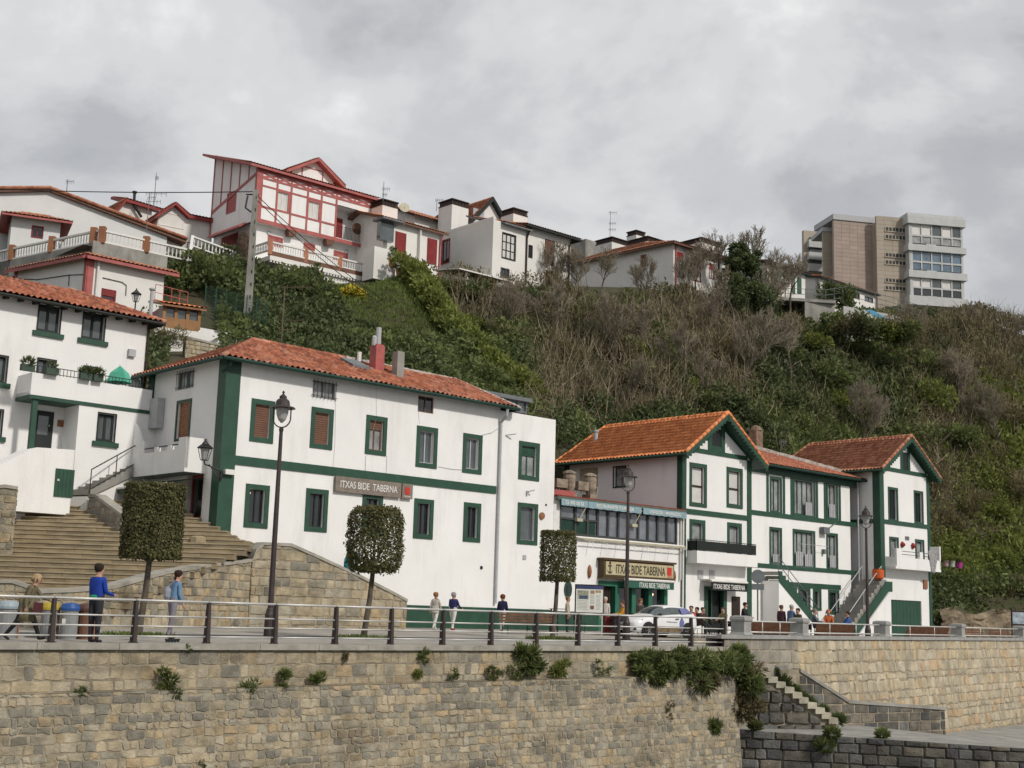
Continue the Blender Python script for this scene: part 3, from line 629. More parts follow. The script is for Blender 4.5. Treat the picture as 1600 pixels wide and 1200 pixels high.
stones(mb2, hp, tl, lambda s: -3.4, lambda s: T0[2]-.25+(T1[2]-T0[2])*s/tl, (.3, .45), (.4, .8), 51, .02, .09, jit=.07)
mb.build('step', mat('pale_step_stone', (.4, .37, .29), .9, .2, 2, .5, 15, ramp=[(.42, .38, .29), (.33, .31, .25), (.46, .43, .34)]), hs); mb2.build('stair_side', [DARKST, JOINT], hs)
# back fill of the recess behind steps
mb = MB(); mb.poly([np.array([7.3, 52.3, -6]), np.array([10.8, 52.3, -6]), np.array([10.8, 52.3, .2]), np.array([7.3, 52.3, .2])]); mb.build('backing', JOINT, cw)
V, T = [], []; rg = np.random.default_rng(8)
for (px, py, rp_) in ((1190, 1040, 10), (1205, 1052, 9), (1222, 1066, 9), (1238, 1080, 8), (1250, 1090, 8), (1262, 1098, 8), (1176, 1030, 9), (1285, 1110, 6), (1310, 1124, 7)):
    tuft(V, T, at(px, py, 50.9), rp_/41, 420, rg, sz=.07)
o = np_mesh('step_weeds', np.array(V), 4, LEAFD, T, loc=V[0][0]); setp(o, 'dark ivy spreading along the back of the harbour steps', 'ivy')
for px, py, rr_, lb in ((1290, 1164, 12, 'green tuft growing on the dark landing wall'), (1180, 1135, 7, 'tuft on the landing edge near the bush'), (1300, 1146, 9, 'low weed on the landing edge below the last step'), (1378, 1148, 7, 'low weed on the landing edge under the stair wall')):
    V, T = [], []; c = at(px, py, 48.0 if px < 1250 else 47.2); tuft(V, T, c, rr_/44, 400, np.random.default_rng(px), sz=.06)
    setp(np_mesh('wall_weed', np.array(V), 4, LEAF, T, loc=c), lb, 'weed', 'weeds growing on the landing')
# ---------------------------------------------------------------- big white house A with green corner
AF = FA; AS = FA.side()
sE = AF.uv(865, 800)[0]; s1 = AF.uv(780, 700)[0]
ZE = 10.72
A = root('white_house', 'long white quayside house with green corner band, hipped tile roof and wooden sign', 'house', AF.p(0, 0, PG))
holes = []
for r, kw in (((391, 624.5, 428, 691.5), dict(shut=1.)), ((485, 637.5, 520, 701.5), dict(shut=1.)), ((571, 650, 604, 711), dict(shut=.3, fm=BROWN, gl=GLC)),
              ((650, 666.8, 683, 731), dict(fm=LGREY, gl=GLG, sill=0)), ((722.7, 678.3, 752.8, 740), dict(fm=LGREY, gl=GLG)), ((810, 690.7, 842.5, 750.5), dict(shut=.32, shm=GREEN, gl=GLC, fm=GREEN)),
              ((382, 757, 419.5, 825), {}), ((476.6, 764, 511.6, 831), dict(cols=2)), ((565, 772, 597, 838), {}), ((646, 779.7, 676.6, 842), {}), ((723.7, 785.7, 750.6, 847), {}), ((808, 786.3, 839.7, 851), dict(gl=GLG, cols=1, fm=GREYM))):
    holes.append(window(A, AF, AF.rect(*r), .2, **kw))
holes.append(window(A, AF, AF.rect(489, 596, 524, 623), 0, fm=GREYM, gl=GLC, cols=2, bars=6, dep=.15))
holes.append(window(A, AF, AF.rect(653, 619.5, 677.5, 645), 0, fm=BROWN, gl=GL, cols=2, dep=.1))
for i in range(len(holes)): pass
mb = MB(); wall(mb, AF, 0, s1, 0, ZE+.1, [h for h in holes if h[0] < s1])
ZP2 = AF.uv(850, 653)[1]
wall(mb, AF, s1, sE, 0, ZP2, [h for h in holes if h[0] > s1])
AD = 6.4
sdh = [window(A, AS, AS.rect(275, 625, 298, 688), .1, shut=1., shm=ORANGEW), window(A, AS, AS.rect(278, 580, 303, 607), 0, gl=GLC, fm=GREYM, bars=6, dep=.15)]
dr = AS.rect(289, 738, 318, 848); sdh.append(door(A, AS, dr, REDD, WPAINT, .1, .25, .6))
AS2 = Fac(AS.p(AD, 0, 0), AS.az, AS.n)
wall(mb, AS2, -AD, 0, 0, ZE+.1, [(h[0]-AD, h[1]-AD, h[2], h[3]) for h in sdh])
q = lambda s, v, z: AF.p(s, -v, z)
mb.poly([q(sE, 0, 0), q(sE, AD, 0), q(sE, AD, ZP2), q(sE, 0, ZP2)])
mb.poly([q(0, AD, 0), q(sE, AD, 0), q(sE, AD, ZE), q(0, AD, ZE)])
mb.poly([q(s1, 0, ZP2-.3), q(sE, 0, ZP2-.3), q(sE, AD, ZP2-.3), q(s1, AD, ZP2-.3)])
mb.poly([q(sE-.25, -0.0, ZP2), q(sE, 0, ZP2), q(sE, AD, ZP2), q(sE-.25, AD, ZP2)])
mb.poly([q(s1, 0.25, ZP2-.01), q(sE, .25, ZP2-.01), q(sE, 0.001, ZP2), q(s1, 0.001, ZP2)])
mb.poly([q(s1, 0, ZP2-.3), q(s1, 0, ZE), q(s1, AD, ZE), q(s1, AD, ZP2-.3)])
mb.build('wall', WHITE, A)
# interior dark floor
mb = MB(); zb = AF.uv(560, 745)[1]
b0, b1 = 6.60, 6.86
mb.fb(AF, .55, s1-.15, b0-.08, b1+.02, -.01, .05)
mb.fb(AF, -.06, .62, 3.2, ZE+.05, -.01, .055); mb.fb(AF, -.06, .95, .9, 3.2, -.01, .056)
mb.fb(AS, -.05, .55, 3.2, ZE+.04, -.01, .055)
mb.prism(AF, [AF.uv(*p) for p in ((337, 822), (341, 850), (357, 866), (398, 873), (398, 900), (337, 900))], -.01, .052)
mb.fb(AF, 2.2, s1-.02, PG-.1, 1.2, -.01, .045); mb.fb(AF, s1+.02, sE, PG-.1, 1.2, -.01, .045)
mb.fb(AS, AD-.45, AD+.04, 5., ZE+.03, -.01, .06)
mb.build('green_trim', GREEN, A)
mb = MB(); OV = .55
e0, e1, e2 = q(-OV, -OV, ZE), q(s1+.75, -OV, ZE-.02), q(s1+.75, 3.6, ZE+2.0)
r0_, r1_ = q(3.4, 3.7, ZE+1.85), q(s1+.2, 3.7, ZE+1.72)
bk0, bk1 = q(-OV, 7., ZE), q(s1+.6, 7., ZE)
tiles(mb, e0, e1, r1_, r0_, .27, .38, .045, sag=.02)
tiles(mb, bk0, e0, r0_, r0_, .27, .38, .045, seed=5)
tiles(mb, e1, bk1, r1_, r1_, .27, .38, .045, seed=6)
tiles(mb, bk1, bk0, r0_, r1_, .35, .6, .04, ns=3, seed=7)
ridge(mb, e0, r0_, .13); 
rf = mb.build('roof', TERRA, A, smooth=True)
mb = MB(); m_ = r0_+(r1_-r0_)*.42; ridge(mb, r0_, m_, .13); rm = mb.build('ridge_tiles', TERRA, rf)
mb = MB(); rg = random.Random(2); p_ = r1_-m_
for i in range(40): a = m_+p_*i/40; mb.bar(a+[0, 0, .03], a+p_/40+[0, 0, .03], .34+rg.uniform(-.04, .04), .12+rg.uniform(-.03, .03))
ridge(mb, r1_+[0, 0, .05], e1, .1); mb.build('mortar_ridge', MORTAR, rf)
mb = MB(); slab(mb, [e0, e1, r1_, r0_], .1); slab(mb, [bk0, e0, r0_], .1); slab(mb, [e1, bk1, r1_], .1); mb.build('soffit', GREEND, rf)
mb = MB()
mb.tube(e0+[0, 0, -.06], e1+[0, 0, -.06], .085, None, 8); mb.tube(e0+[0, 0, -.06], bk0+[0, 0, -.06], .085, None, 8); mb.build('gutter', GREEND, rf)
mb = MB(); mb.path([q(-.1, -.45, ZE-.1), q(-.12, -.35, ZE-.35), q(-.25, -.08, ZE-.55)], .06, 8); mb.path([q(-.4, AD, ZE-.1), q(-.35, AD, ZE-.5), q(-.15, AD-.1, ZE-.8), q(-.15, AD-.1, 5.5)], .06, 8); mb.build('drainpipe', GREEND, A)
mb = MB(); xx = s1
mb.path([q(xx, -.5, ZE-.15), q(xx, -.45, ZE-.5), q(xx-.02, -.1, ZE-.75), q(xx-.02, -.1, 1.4)], .07, 8); mb.build('drainpipe', LGREY, A)
mb = MB()
for (pts, r) in (([(604, 712), (603, 741)], .008), ([(587, 597), (588, 655)], .006), ([(587, 655), (580, 680), (573, 712)], .006), ([(571, 712), (570, 741)], .009), ([(653, 640), (655, 662)], .006), ([(684, 729), (705, 733), (722, 734)], .01), ([(752, 680), (768, 676), (780, 668)], .01), ([(524, 610), (523, 690), (519, 742)], .006)):
    mb.path([AF.p(AF.uv(*p)[0], .03, AF.uv(*p)[1]) for p in pts], r, 4)
mb.build('cable', LGREY, A)
for px, py, wd_, ht, h2, ma, lb in ((588, 549, .5, 1.0, .75, REDP, 1), (621, 562, .4, 1.05, .0, CONC, 0)):
    s_, z_ = AF.back(2.4 if lb else 1.7).uv(px, py+32); v_ = 2.4 if lb else 1.7; zr = ZE+.1+(v_+OV)*.42; mb = MB()
    mb.fb(AF.back(v_), s_-wd_/2, s_+wd_/2, zr-.5, zr+ht, -wd_/2, wd_/2)
    if lb: mb.fb(AF.back(v_), s_-wd_*.42, s_+wd_*.42, zr+ht, zr+ht+.08, -wd_*.42, wd_*.42)
    c = mb.build('chimney', ma, A)
    if lb: mb = MB(); mb.tube(AF.back(v_).p(s_+.03, 0, zr+ht), AF.back(v_).p(s_+.03, 0, zr+ht+.9), .13, .13, 10); mb.lathe(AF.back(v_).p(s_-.2, 0, zr+ht), [(.12, 0), (.12, .4), (.03, .5)]); mb.build('flue', LGREY, c)
F_ = AF.back(2.3); zr = lambda v: ZE+.06+(v+OV)*.435
sk = AF.back(2.2).uv(553, 577)[0]; mb = MB()
for (a, b) in ((0, .9),): mb.hexa([q(sk-.5, 1.6, zr(1.6)), q(sk+.5, 1.6, zr(1.6)), q(sk+.5, 2.6, zr(2.6)), q(sk-.5, 2.6, zr(2.6)), q(sk-.5, 1.6, zr(1.6)+.12), q(sk+.5, 1.6, zr(1.6)+.12), q(sk+.5, 2.6, zr(2.6)+.12), q(sk-.5, 2.6, zr(2.6)+.12)])
mb.build('skylight', GREYM, rf)
sv_ = AF.back(3).uv(561, 565)[0]; mb = MB(); mb.tube(q(sv_, 3, zr(3)), q(sv_, 3, zr(3)+.45), .1, None, 8); mb.build('vent_pipe', WPAINT, rf)
# rooftop glass room behind parapet
mb = MB(); G2 = AF.back(2.6); g0, g1 = s1+1.3, sE+.4
for i in range(6): x = g0+(g1-g0)*i/5; mb.fb(G2, x-.05, x+.05, ZP2-.3, ZE+1.05, -.05, .05)
mb.fb(G2, g0-.2, g1+.2, ZE+1.0, ZE+1.2, -3, .25); mb.fb(G2, g0, g1, ZP2+.6, ZP2+.7, -.05, .05)
o = mb.build('glass_room', GREYM, A); mb = MB(); mb.fb(G2, g0, g1, ZP2-.3, ZE+1.0, -2.8, -.04); mb.build('pane', GLG, o)
mb = MB(); railing(mb, q(s1+1, .15, ZP2), q(sE, .15, ZP2), .35, 3, .012, 0, (1.,)); mb.build('terrace_rail', DWOOD, A)
# wall sign
r = AF.rect(521, 748.5, 641, 773); zt = (r[2]+r[3])/2; zt = AF.uv(580, 761)[1]
mb = MB(); x0, x1 = AF.uv(521, 757)[0], AF.uv(641.5, 766)[0]; xr = x1-.62
mb.fb(AF, x0, xr-.03, zt-.36, zt+.3, .06, .16); mb.fb(AF, xr+.03, x1, zt-.36, zt+.3, .06, .16); sg = mb.build('sign_board', mat('weathered_sign_wood', (.24, .20, .165), .85, .2, 6, .3, 20, col2=(.17, .14, .12)), A)
SGW = mat('worn_white_letters', (.7, .69, .66), .7, .1, 9, 0)
text(sg, 'ITXAS BIDE  TABERNA', AF, (x0+xr)/2, zt-.02, .30, .165, SGW, (xr-x0)*.86, bold=.01)
mb = MB(); mb.fb(AF, xr+.17, x1-.17, zt-.18, zt+.14, .165, .175); mb.build('red_square', mat('red_sign', (.55, .05, .035), .6), sg)
text(sg, 'TABERNA', AF, (xr+x1)/2+.01, zt-.27, .07, .165, SGW, .4, bold=.01)
# small lamps and fittings
mb = MB(); s_, z_ = AF.uv(355, 738); mb.fb(AF, s_-.22, s_+.22, z_-.1, z_+.1, .04, .25); mb.build('floodlight', WPAINT, A)
mb = MB(); s_, z_ = AF.uv(846, 806); mb.lathe(AF.p(s_, .03, z_), [(.0, 0), (.18, .0), (.17, .05), (.0, .08)], 14, axis=AF.n); mb.build('round_plaque', ORANGEW, A)
mb = MB(); s_, z_ = AF.uv(823, 767); mb.fb(AF, s_-.05, s_+.05, z_-.2, z_, .02, .1); mb.bar(AF.p(s_, .1, z_-.05), AF.p(s_+.25, .3, z_+.05), .05, .05)
s_, z_ = AF.uv(790, 680); mb.bar(AF.p(s_, .02, z_), AF.p(s_+.4, .3, z_+.08), .05, .05); s_, z_ = AF.uv(819, 870); mb.fb(AF, s_-.1, s_+.1, z_-.12, z_+.08, .01, .05); mb.build('wall_fitting', LGREY, A)
mb = MB(); s_, z_ = AF.uv(752, 887); mb.lathe(AF.p(s_, .0, z_), [(.09, 0), (.08, .03)], 10, axis=AF.n); s_, z_ = AF.uv(853, 789); mb.lathe(AF.p(s_, .0, z_), [(.06, 0), (.05, .03)], 10, axis=AF.n); mb.build('wall_vent', DARKF, A)
# side balcony, awning, boiler box
B0, B1 = AS.uv(212, 730)[0], .35
zb0 = AS.uv(300, 727)[1]; 
AB = AS
mb = MB(); bo = .98; mb.fb(AB, 1.1, 6.3, 6.15, 6.3, -.05, bo); mb.fb(AB, 1.1, 6.3, 6.3, 7.1, bo-.15, bo); mb.fb(AB, 1.1, 1.25, 6.3, 7.55, 0, bo-.001); mb.fb(AB, 1.1, 1.7, 7.1, 7.55, bo-.151, bo+.003)
for a, b in ((2.3, 2.6), (3.4, 3.7), (4.6, 6.3)): mb.fb(AB, a, b, 7.1, 7.3 if a < 4 else 7.6, bo-.149, bo-.002)
mb.prism(AB, [(4.9, 7.6), (6.3, 7.6), (6.3, 9.0), (5.9, 8.8), (5.3, 8.2)], bo-.15, bo-.003)
bl = mb.build('balcony', WHITE, A)
mb = MB(); mb.tube(AB.p(1.7, bo-.07, 7.3), AB.p(5, bo-.07, 7.3), .03, None, 6); mb.build('balcony_rail', IRON, bl)
mb = MB(); mb.fb(AB, 4.9, 5.6, 8.3, 9.6, .02, .35); mb.build('boiler_box', LGREY, A)
mb = MB(); mb.poly([AB.p(1.0, .1, 6.0), AB.p(5.4, .1, 6.0), AB.p(5.6, 1.7, 5.6), AB.p(1.0, 1.7, 5.6)]); mb.fb(AB, 1., 5.6, 5.4, 5.6, 1.68, 1.71); aw = mb.build('awning', GREEND, A)
mb = MB(); mb.tube(AB.p(1., 1.74, 5.6), AB.p(5.6, 1.74, 5.6), .05, None, 6); mb.build('awning_bar', WPAINT, aw)
# ---------------------------------------------------------------- lantern on the green corner
def lantern(par, c, h=.8, ma=None):
    ma = ma or IRON; c = np.array(c, float); w = h*.26; mb = MB()
    R4 = lambda r, z: [c+np.array([r*a, r*b, z]) for a, b in ((-1, -1), (1, -1), (1, 1), (-1, 1))]
    for a, b in zip(R4(w*.55, 0), R4(w, h*.55)): mb.bar(a, b, .02, .02)
    for i in range(4): mb.bar(R4(w, h*.55)[i], R4(w, h*.55)[(i+1) % 4], .025, .03); mb.bar(R4(w*.55, 0)[i], R4(w*.55, 0)[(i+1) % 4], .02, .02)
    mb.lathe(c+[0, 0, h*.55], [(w*1.5, 0), (w*1.3, h*.06), (w*.6, h*.2), (w*.55, h*.25), (w*.3, h*.3), (w*.15, h*.36), (w*.2, h*.4), (.0, h*.45)], 8)
    o = mb.build('lantern', ma, par); mb = MB(); mb.lathe(c+[0, 0, .02], [(w*.45, 0), (w*.85, h*.5)], 8); mb.build('glass', GLC, o); return o
c = AF.p(-.95, .35, AF.uv(305, 705)[1]); wl = root('wall_lantern', 'black iron street lantern bracketed to the green corner of the long house', 'lantern', c)
lantern(wl, c+[0, 0, -.35], .85); mb = MB(); p1 = AF.p(-.05, .12, c[2]-.8)
mb.path([c+[0, 0, -.36], c+[.02, 0, -.5], c+[.35, .1, -.62], c+[.6, .18, -.7], p1], .03, 6); mb.path([c+[.2, 0, -.5], c+[.5, 0.1, -.95], p1+[0, 0, -.22]], .02, 6); mb.lathe(p1+[0, 0, -.25], [(.06, 0), (.08, .15), (.06, .4)]); mb.build('bracket', IRON, wl)
# ---------------------------------------------------------------- bar with glazed dining terrace (C)
Cb = root('restaurant_bar', 'white bar front with glazed dining terrace above and carved wooden sign', 'bar', AF.p(sE+4, 0, PG))
sC = AF.uv(1067, 850)[0]
zt0, zt1 = 4.75, 6.78
def cr(*a): return AF.rect(*a)
holes = []
dd = cr(936, 915, 961, 985); 
bx0, bx1 = AF.uv(934, 950)[0], AF.uv(1041, 950)[0]; zd = AF.uv(985, 910)[1]
mb = MB(); mb.fb(AF, bx0, bx1, PG, zd, -.4, -.3, 1)
for a, b in ((934, 940), (960, 966), (986, 992), (1012, 1018), (1037, 1042)):
    mb.fb(AF, AF.uv(a, 950)[0], AF.uv(b, 950)[0], PG, zd, -.3, .05)
mb.fb(AF, bx0, bx1, zd-.25, zd, -.3, .051); mb.fb(AF, AF.uv(966, 950)[0], bx1, PG, PG+.75, -.3, .04)
fr = mb.build('shopfront', [mat('shop_green', (.03, .15, .095), .5), DARKF], Cb)
mb = MB(); mb.fb(AF, AF.uv(966, 950)[0], bx1, PG+.75, zd-.25, -.25, -.22); mb.build('pane', GL, fr)
mb = MB(); mb.fb(AF, AF.uv(941, 950)[0], AF.uv(959, 950)[0], PG, zd-.3, -.28, -.24)
for i in range(6): x = AF.uv(942, 950)[0]+i*.13; mb.fb(AF, x, x+.02, PG, zd-.3, -.24, -.22)
mb.build('door', DWOOD, fr)
mb = MB(); s_, z_ = AF.uv(1023, 929); mb.lathe(AF.p(s_, -.2, z_), [(.02, -.1), (.1, 0), (.02, .1)], 10)
LAMPM = bpy.data.materials.new('lit_bulb'); LAMPM.use_nodes = True; pb = LAMPM.node_tree.nodes['Principled BSDF']; pb.inputs['Emission Color'].default_value = (1, .72, .4, 1); pb.inputs['Emission Strength'].default_value = 1.6; pb.inputs['Base Color'].default_value = (.8, .6, .4, 1)
mb.build('lit_lamp', LAMPM, fr)
mb = MB(); s_, z_ = AF.uv(392, 770); mb.lathe(AF.p(s_, -.16, z_), [(.02, -.07), (.08, 0), (.02, .07)], 10); mb.build('lit_lamp', LAMPM, A)
mb = MB(); wall(mb, AF, sE+.001, sC, 0, zt0, [(bx0, bx1, PG-.01, zd)]); mb.fb(AF, sE+.002, sC, zt0-.02, zt0+.12, -.1, .12)
for i in range(8):
    x = sE+2.5+i*1.05; mb.path([AF.p(x, 0, zt0-.1), AF.p(x, .35, zt0-.12), AF.p(x-.1, .42, zt0-.5)], .018, 5)
mb.build('wall', WHITE, Cb)
mb = MB(); mb.tube(AF.p(sE+1.8, .4, zt0-.06), AF.p(sC-.2, .4, zt0-.06), .03, None, 6); mb.fb(AF, sE+1.6, sC, zt0+.0, zt0+.06, .1, .2); mb.build('awning_rail', CREAMP, Cb)
# glazed gallery
mb = MB(); g0, g1 = sE+.45, sC-.55; nps = 12
xs = [g0, g0+1.1, g0+2.0, g0+2.75]+[g0+2.75+(g1-g0-2.75)*i/8 for i in range(1, 9)]
for x in xs: mb.fb(AF, x-.07, x+.07, zt0+.1, zt1-.1, -.12, .02)
mb.fb(AF, g0, g1, zt1-.45, zt1-.05, -.1, .03); mb.fb(AF, g0, g1, zt0+.1, zt0+.25, -.1, .01); mb.fb(AF, g0, g0+2.75, zt0+.9, zt0+1.0, -.1, .012)
gal = mb.build('terrace_glazing', mat('gallery_frame', (.055, .06, .058), .5), Cb)
mb = MB(); mb.fb(AF, g0, g1, zt0+.1, zt1-.1, -.1, -.06); mb.build('pane', glass('gallery_glass', (.20, .22, .25), .05, .5), gal)
mb = MB(); mb.fb(AF, g0, g0+2.6, zt0+.26, zt0+.9, -.055, -.04); mb.build('panel', GREEND, gal)
mb = MB(); mb.fb(AF, sE+.001, sE+.42, zt0+.1, zt1-.1, -.2, .02); mb.fb(AF, sC-.5, sC-.05, zt0+.1, zt1-.1, -.2, .02); mb.path([AF.p(sC-.3, .1, zt1-.15), AF.p(sC-.3, .1, 3.)], .05, 7); mb.path([AF.p(sC-.1, .1, zt1-.15), AF.p(sC-.1, .1, PG)], .06, 7); split(mb, 'side_post', WPAINT, Cb)
mb = MB(); mb.hexa([AF.p(sE+.01, .25, zt1-.06), AF.p(sC-.05, .25, zt1-.06), AF.p(sC-.05, -6, zt1+.1), AF.p(sE+.01, -6, zt1+.1), AF.p(sE+.01, .25, zt1+.03), AF.p(sC-.05, .25, zt1+.03), AF.p(sC-.05, -6, zt1+.2), AF.p(sE+.01, -6, zt1+.2)]); mb.build('roof', mat('red_terrace_deck', (.24, .05, .035), .8, .2, 2), Cb)
mb = MB(); mb.fb(AF, sE+.01, sC-.04, zt1-.2, zt1-.04, .0, .3); mb.build('fascia', mat('fascia_green', (.10, .13, .105), .6), Cb)
# blue valances with lettering
VAL = mat('pale_blue_canvas', (.26, .38, .42), .8, .1, 4, .1, 20)
for (p0, p1, tx) in ((870, 911, '72 405 00 62'), (912, 995, 'RESTAURANTE ITXAS BIDE'), (998, 1070, 'ASADOR - MARISCOS')):
    a, b = AF.uv(p0, 790)[0], AF.uv(p1, 800)[0]; b = min(b, sC-.1); n_ = 14; mb = MB()
    for i in range(n_):
        x0, x1 = a+(b-a)*i/n_, a+(b-a)*(i+1)/n_; w0, w1 = .03*(i % 2), .03*((i+1) % 2)
        mb.hexa([AF.p(x0, .33, zt1-.46-w0), AF.p(x1, .33, zt1-.46-w1), AF.p(x1, .31, zt1-.46-w1), AF.p(x0, .31, zt1-.46-w0), AF.p(x0, .33, zt1-.15), AF.p(x1, .33, zt1-.15), AF.p(x1, .31, zt1-.15), AF.p(x0, .31, zt1-.15)])
    va = mb.build('valance', VAL, Cb); text(va, tx, AF, (a+b)/2, zt1-.31, .17, .335, WPAINT, (b-a)*.7, bold=.008)
mb = MB()
for px in (911, 996):
    s_ = AF.uv(px, 800)[0]; mb.bar(AF.p(s_, .3, zt1-.3), AF.p(s_-.35, .12, zt0+1.0), .08, .04); mb.fb(AF, s_-.6, s_-.2, zt0+.85, zt0+1.0, .02, .2)
mb.build('awning_arm', CREAMP, Cb)
# carved sign box
a, b = AF.uv(934, 890)[0], AF.uv(1044, 895)[0]; zc = AF.uv(988, 891)[1]; hh = .42
mb = MB(); mb.fb(AF, a, b, zc-hh, zc+hh, .03, .42); mb.fb(AF, a-.1, b+.1, zc+hh, zc+hh+.1, .03, .5); mb.fb(AF, a-.05, b+.05, zc-hh-.1, zc-hh, .03, .4); fm_ = mb.build('sign_frame', mat('sign_brown', (.09, .06, .03), .7), Cb)
mb = MB(); mb.fb(AF, a+.12, b-.1, zc-hh+.1, zc+hh-.08, .42, .45); sg = mb.build('sign_board', mat('sign_cream', (.50, .43, .27), .7, .1, 4), Cb)
DK = mat('dark_carved_letters', (.05, .048, .03), .7)
text(sg, 'ITXAS BIDE TABERNA', AF, (a+b)/2+.05, zc, .46, .452, DK, (b-a)*.70, bold=.012)
mb = MB(); x = a+.42   # small anchor mark
mb.fb(AF, x-.03, x+.03, zc-.24, zc+.24, .45, .47); mb.fb(AF, x-.14, x+.14, zc+.1, zc+.15, .45, .472); mb.prism(AF, [(x-.2, zc-.1), (x-.12, zc-.22), (x, zc-.27), (x+.12, zc-.22), (x+.2, zc-.1), (x+.1, zc-.17), (x, zc-.2), (x-.1, zc-.17)], .45, .468)
mb.lathe(AF.p(x, .45, zc+.27), [(.07, 0), (.07, .02)], 8, axis=AF.n); mb.build('anchor_mark', DK, sg)
mb = MB(); mb.fb(AF, b-.62, b-.26, zc-.18, zc+.24, .45, .465); mb.fb(AF, b-.62, b-.24, zc-.27, zc-.23, .45, .465); mb.build('red_mark', mat('red_mark', (.55, .04, .03), .6), sg)
a2, b2 = AF.uv(965, 907)[0], AF.uv(1042, 912)[0]; zz = AF.uv(1003, 907)[1]
mb = MB(); mb.tube(AF.p(a2, .5, zz), AF.p(b2, .5, zz), .07, None, 8); ar = mb.build('awning_roll', WPAINT, Cb)
mb = MB(); mb.fb(AF, a2, b2, zz-.42, zz-.07, .46, .49); va = mb.build('valance', mat('valance_green', (.03, .12, .09), .7), Cb); text(va, 'ITXAS BIDE TABERNA', AF, (a2+b2)/2+.4, zz-.25, .26, .495, WPAINT, (b2-a2)*.62, bold=.008)
for px, py in ((920, 893), (1052, 901)):
    s_, z_ = AF.uv(px, py); mb = MB(); mb.lathe(AF.p(s_, .05, z_-.33), [(.03, 0), (.09, .12), (.12, .33), (.09, .55), (.03, .66)], 8); mb.build('wall_lamp', ORANGEW, Cb)
s_, z_ = AF.uv(887, 921); mb = MB()
for i in range(20): pass
pts = [(s_+.27*math.cos(t*math.pi/10), z_+.42*math.sin(t*math.pi/10)) for t in range(20)]; mb.prism(AF, pts, .0, .05); o = mb.build('oval_window', GREEN, Cb)
pts = [(s_+.15*math.cos(t*math.pi/10), z_+.28*math.sin(t*math.pi/10)) for t in range(20)]; mb = MB(); mb.prism(AF, pts, .04, .07); mb.build('pane', GL, o)
mb = MB(); mb.fb(AF, sE+.01, bx0-.05, PG-.1, 1.15, -.01, .045); mb.build('green_trim', GREEN, Cb)
# mushroom vents on the terrace roof
for px, py, Yv in ((889, 755, 2.), (922, 758, 2.)):
    F_ = AF.back(Yv); s_ = F_.uv(px, py+15)[0]; mb = MB(); z_ = zt1+.15
    mb.fb(F_, s_-.3, s_+.3, z_, z_+.35, -.3, .3); mb.lathe(F_.p(s_, 0, z_+.35), [(.2, 0), (.32, .3), (.34, .75), (.3, .95), (.36, .96), (.34, 1.05), (.12, 1.15)], 12)
    mb.bar(F_.p(s_-.3, 0, z_+.75), F_.p(s_-1.1, 0, z_+.75), .4, .45)
    o = mb.build('roof_vent', mat('rusty_vent', (.35, .29, .22), .8, .25, 3), None, loc=F_.p(s_, 0, z_)); setp(o, 'beige metal kitchen vent on the bar terrace roof, '+('left' if px < 900 else 'right')+' one of two', 'vent', 'vents on the bar roof')
mb = MB(); railing(mb, AF.p(sE+2.6, -3.6, zt1+.15), AF.p(sC-3, -3.6, zt1+.15), 1.0, 22, .01); mb.fb(AF, sE+.3, sE+2.6, zt1+.12, zt1+.45, -1.4, -1.1, 1); mb.build('terrace_fence', [LGREY, REDP], Cb)
# ---------------------------------------------------------------- gabled houses D and F, middle block E
def gable_house(R, F, a, b, dep, ze, za, tilem, name, ov=.6, hipb=2.2, fo=.75, topz=None, sdholes=(), holes=(), seed=1, base=PG-.3, tw=.26, trimz=()):
    sc = (a+b)/2; q = lambda s, v, z: F.p(s, -v, z)
    mb = MB(); wall(mb, F, a, b, base, gable(a, b, sc, ze, za), holes)
    S = F.side(a); mb2 = [(h[0]-dep, h[1]-dep, h[2], h[3]) for h in sdholes]; S2 = Fac(S.p(dep, 0, 0), S.az, S.n)
    wall(mb, S2, -dep, 0, base, ze, mb2)
    mb.poly([q(b, 0, base), q(b, dep, base), q(b, dep, ze), q(b, 0, ze)]); mb.poly([q(a, dep, base), q(b, dep, base), q(b, dep, ze), q(a, dep, ze)])
    mb.build('wall', WHITE, R)
    sl = (za-ze)/(sc-a); zo = ze-sl*ov+.12; zt = za+.12
    p0, p1 = q(a-ov, -fo, zo), q(a-ov, dep+.4, zo); r0, r1 = q(sc, -fo, zt), q(sc, dep-hipb, zt); p2, p3 = q(b+ov, -fo, zo), q(b+ov, dep+.4, zo)
    mb = MB(); tiles(mb, p1, p0, r0, r1, tw, .38, .04, seed=seed); tiles(mb, p2, p3, r1, r0, tw, .38, .04, seed=seed+1); tiles(mb, p3, p1, r1, r1, .4, .6, .04, ns=3, seed=seed+2)
    ridge(mb, r0, r1, .12); ridge(mb, p0+[0, 0, .03], r0+[0, 0, .03], .11); ridge(mb, p2+[0, 0, .03], r0+[0, 0, .03], .11); ridge(mb, p1, r1, .11)
    rf = mb.build('roof', tilem, R, smooth=True)
    mb = MB(); slab(mb, [p0, r0, r1, p1], .14); slab(mb, [p2, p3, r1, r0], .14)
    for x, y in ((p0, r0), (p2, r0)):
        n_ = F.n*.03; mb.bar(x+n_+[0, 0, -.14], y+n_+[0, 0, -.14], .05, .3)
        for i in range(16): c_ = x+(y-x)*(i+.5)/16; mb.bar(c_+n_*1.5+[0, 0, -.28], c_+n_*1.5+[0, 0, -.42], .03, .14)
    for i in range(7):
        v = .6+i*(dep-1)/6
    mb.tube(p0+F.u*-.06+[0, 0, -.1], p1+F.u*-.06+[0, 0, -.1], .07, None, 7)
    mb.build('bargeboard', GREENT, rf)
    return S
GREENT = GREEN
D = root('gabled_house', 'white half timbered gable house with green frames and dark balcony, beside the bar terrace', 'house', AF.p(30, 0, PG))
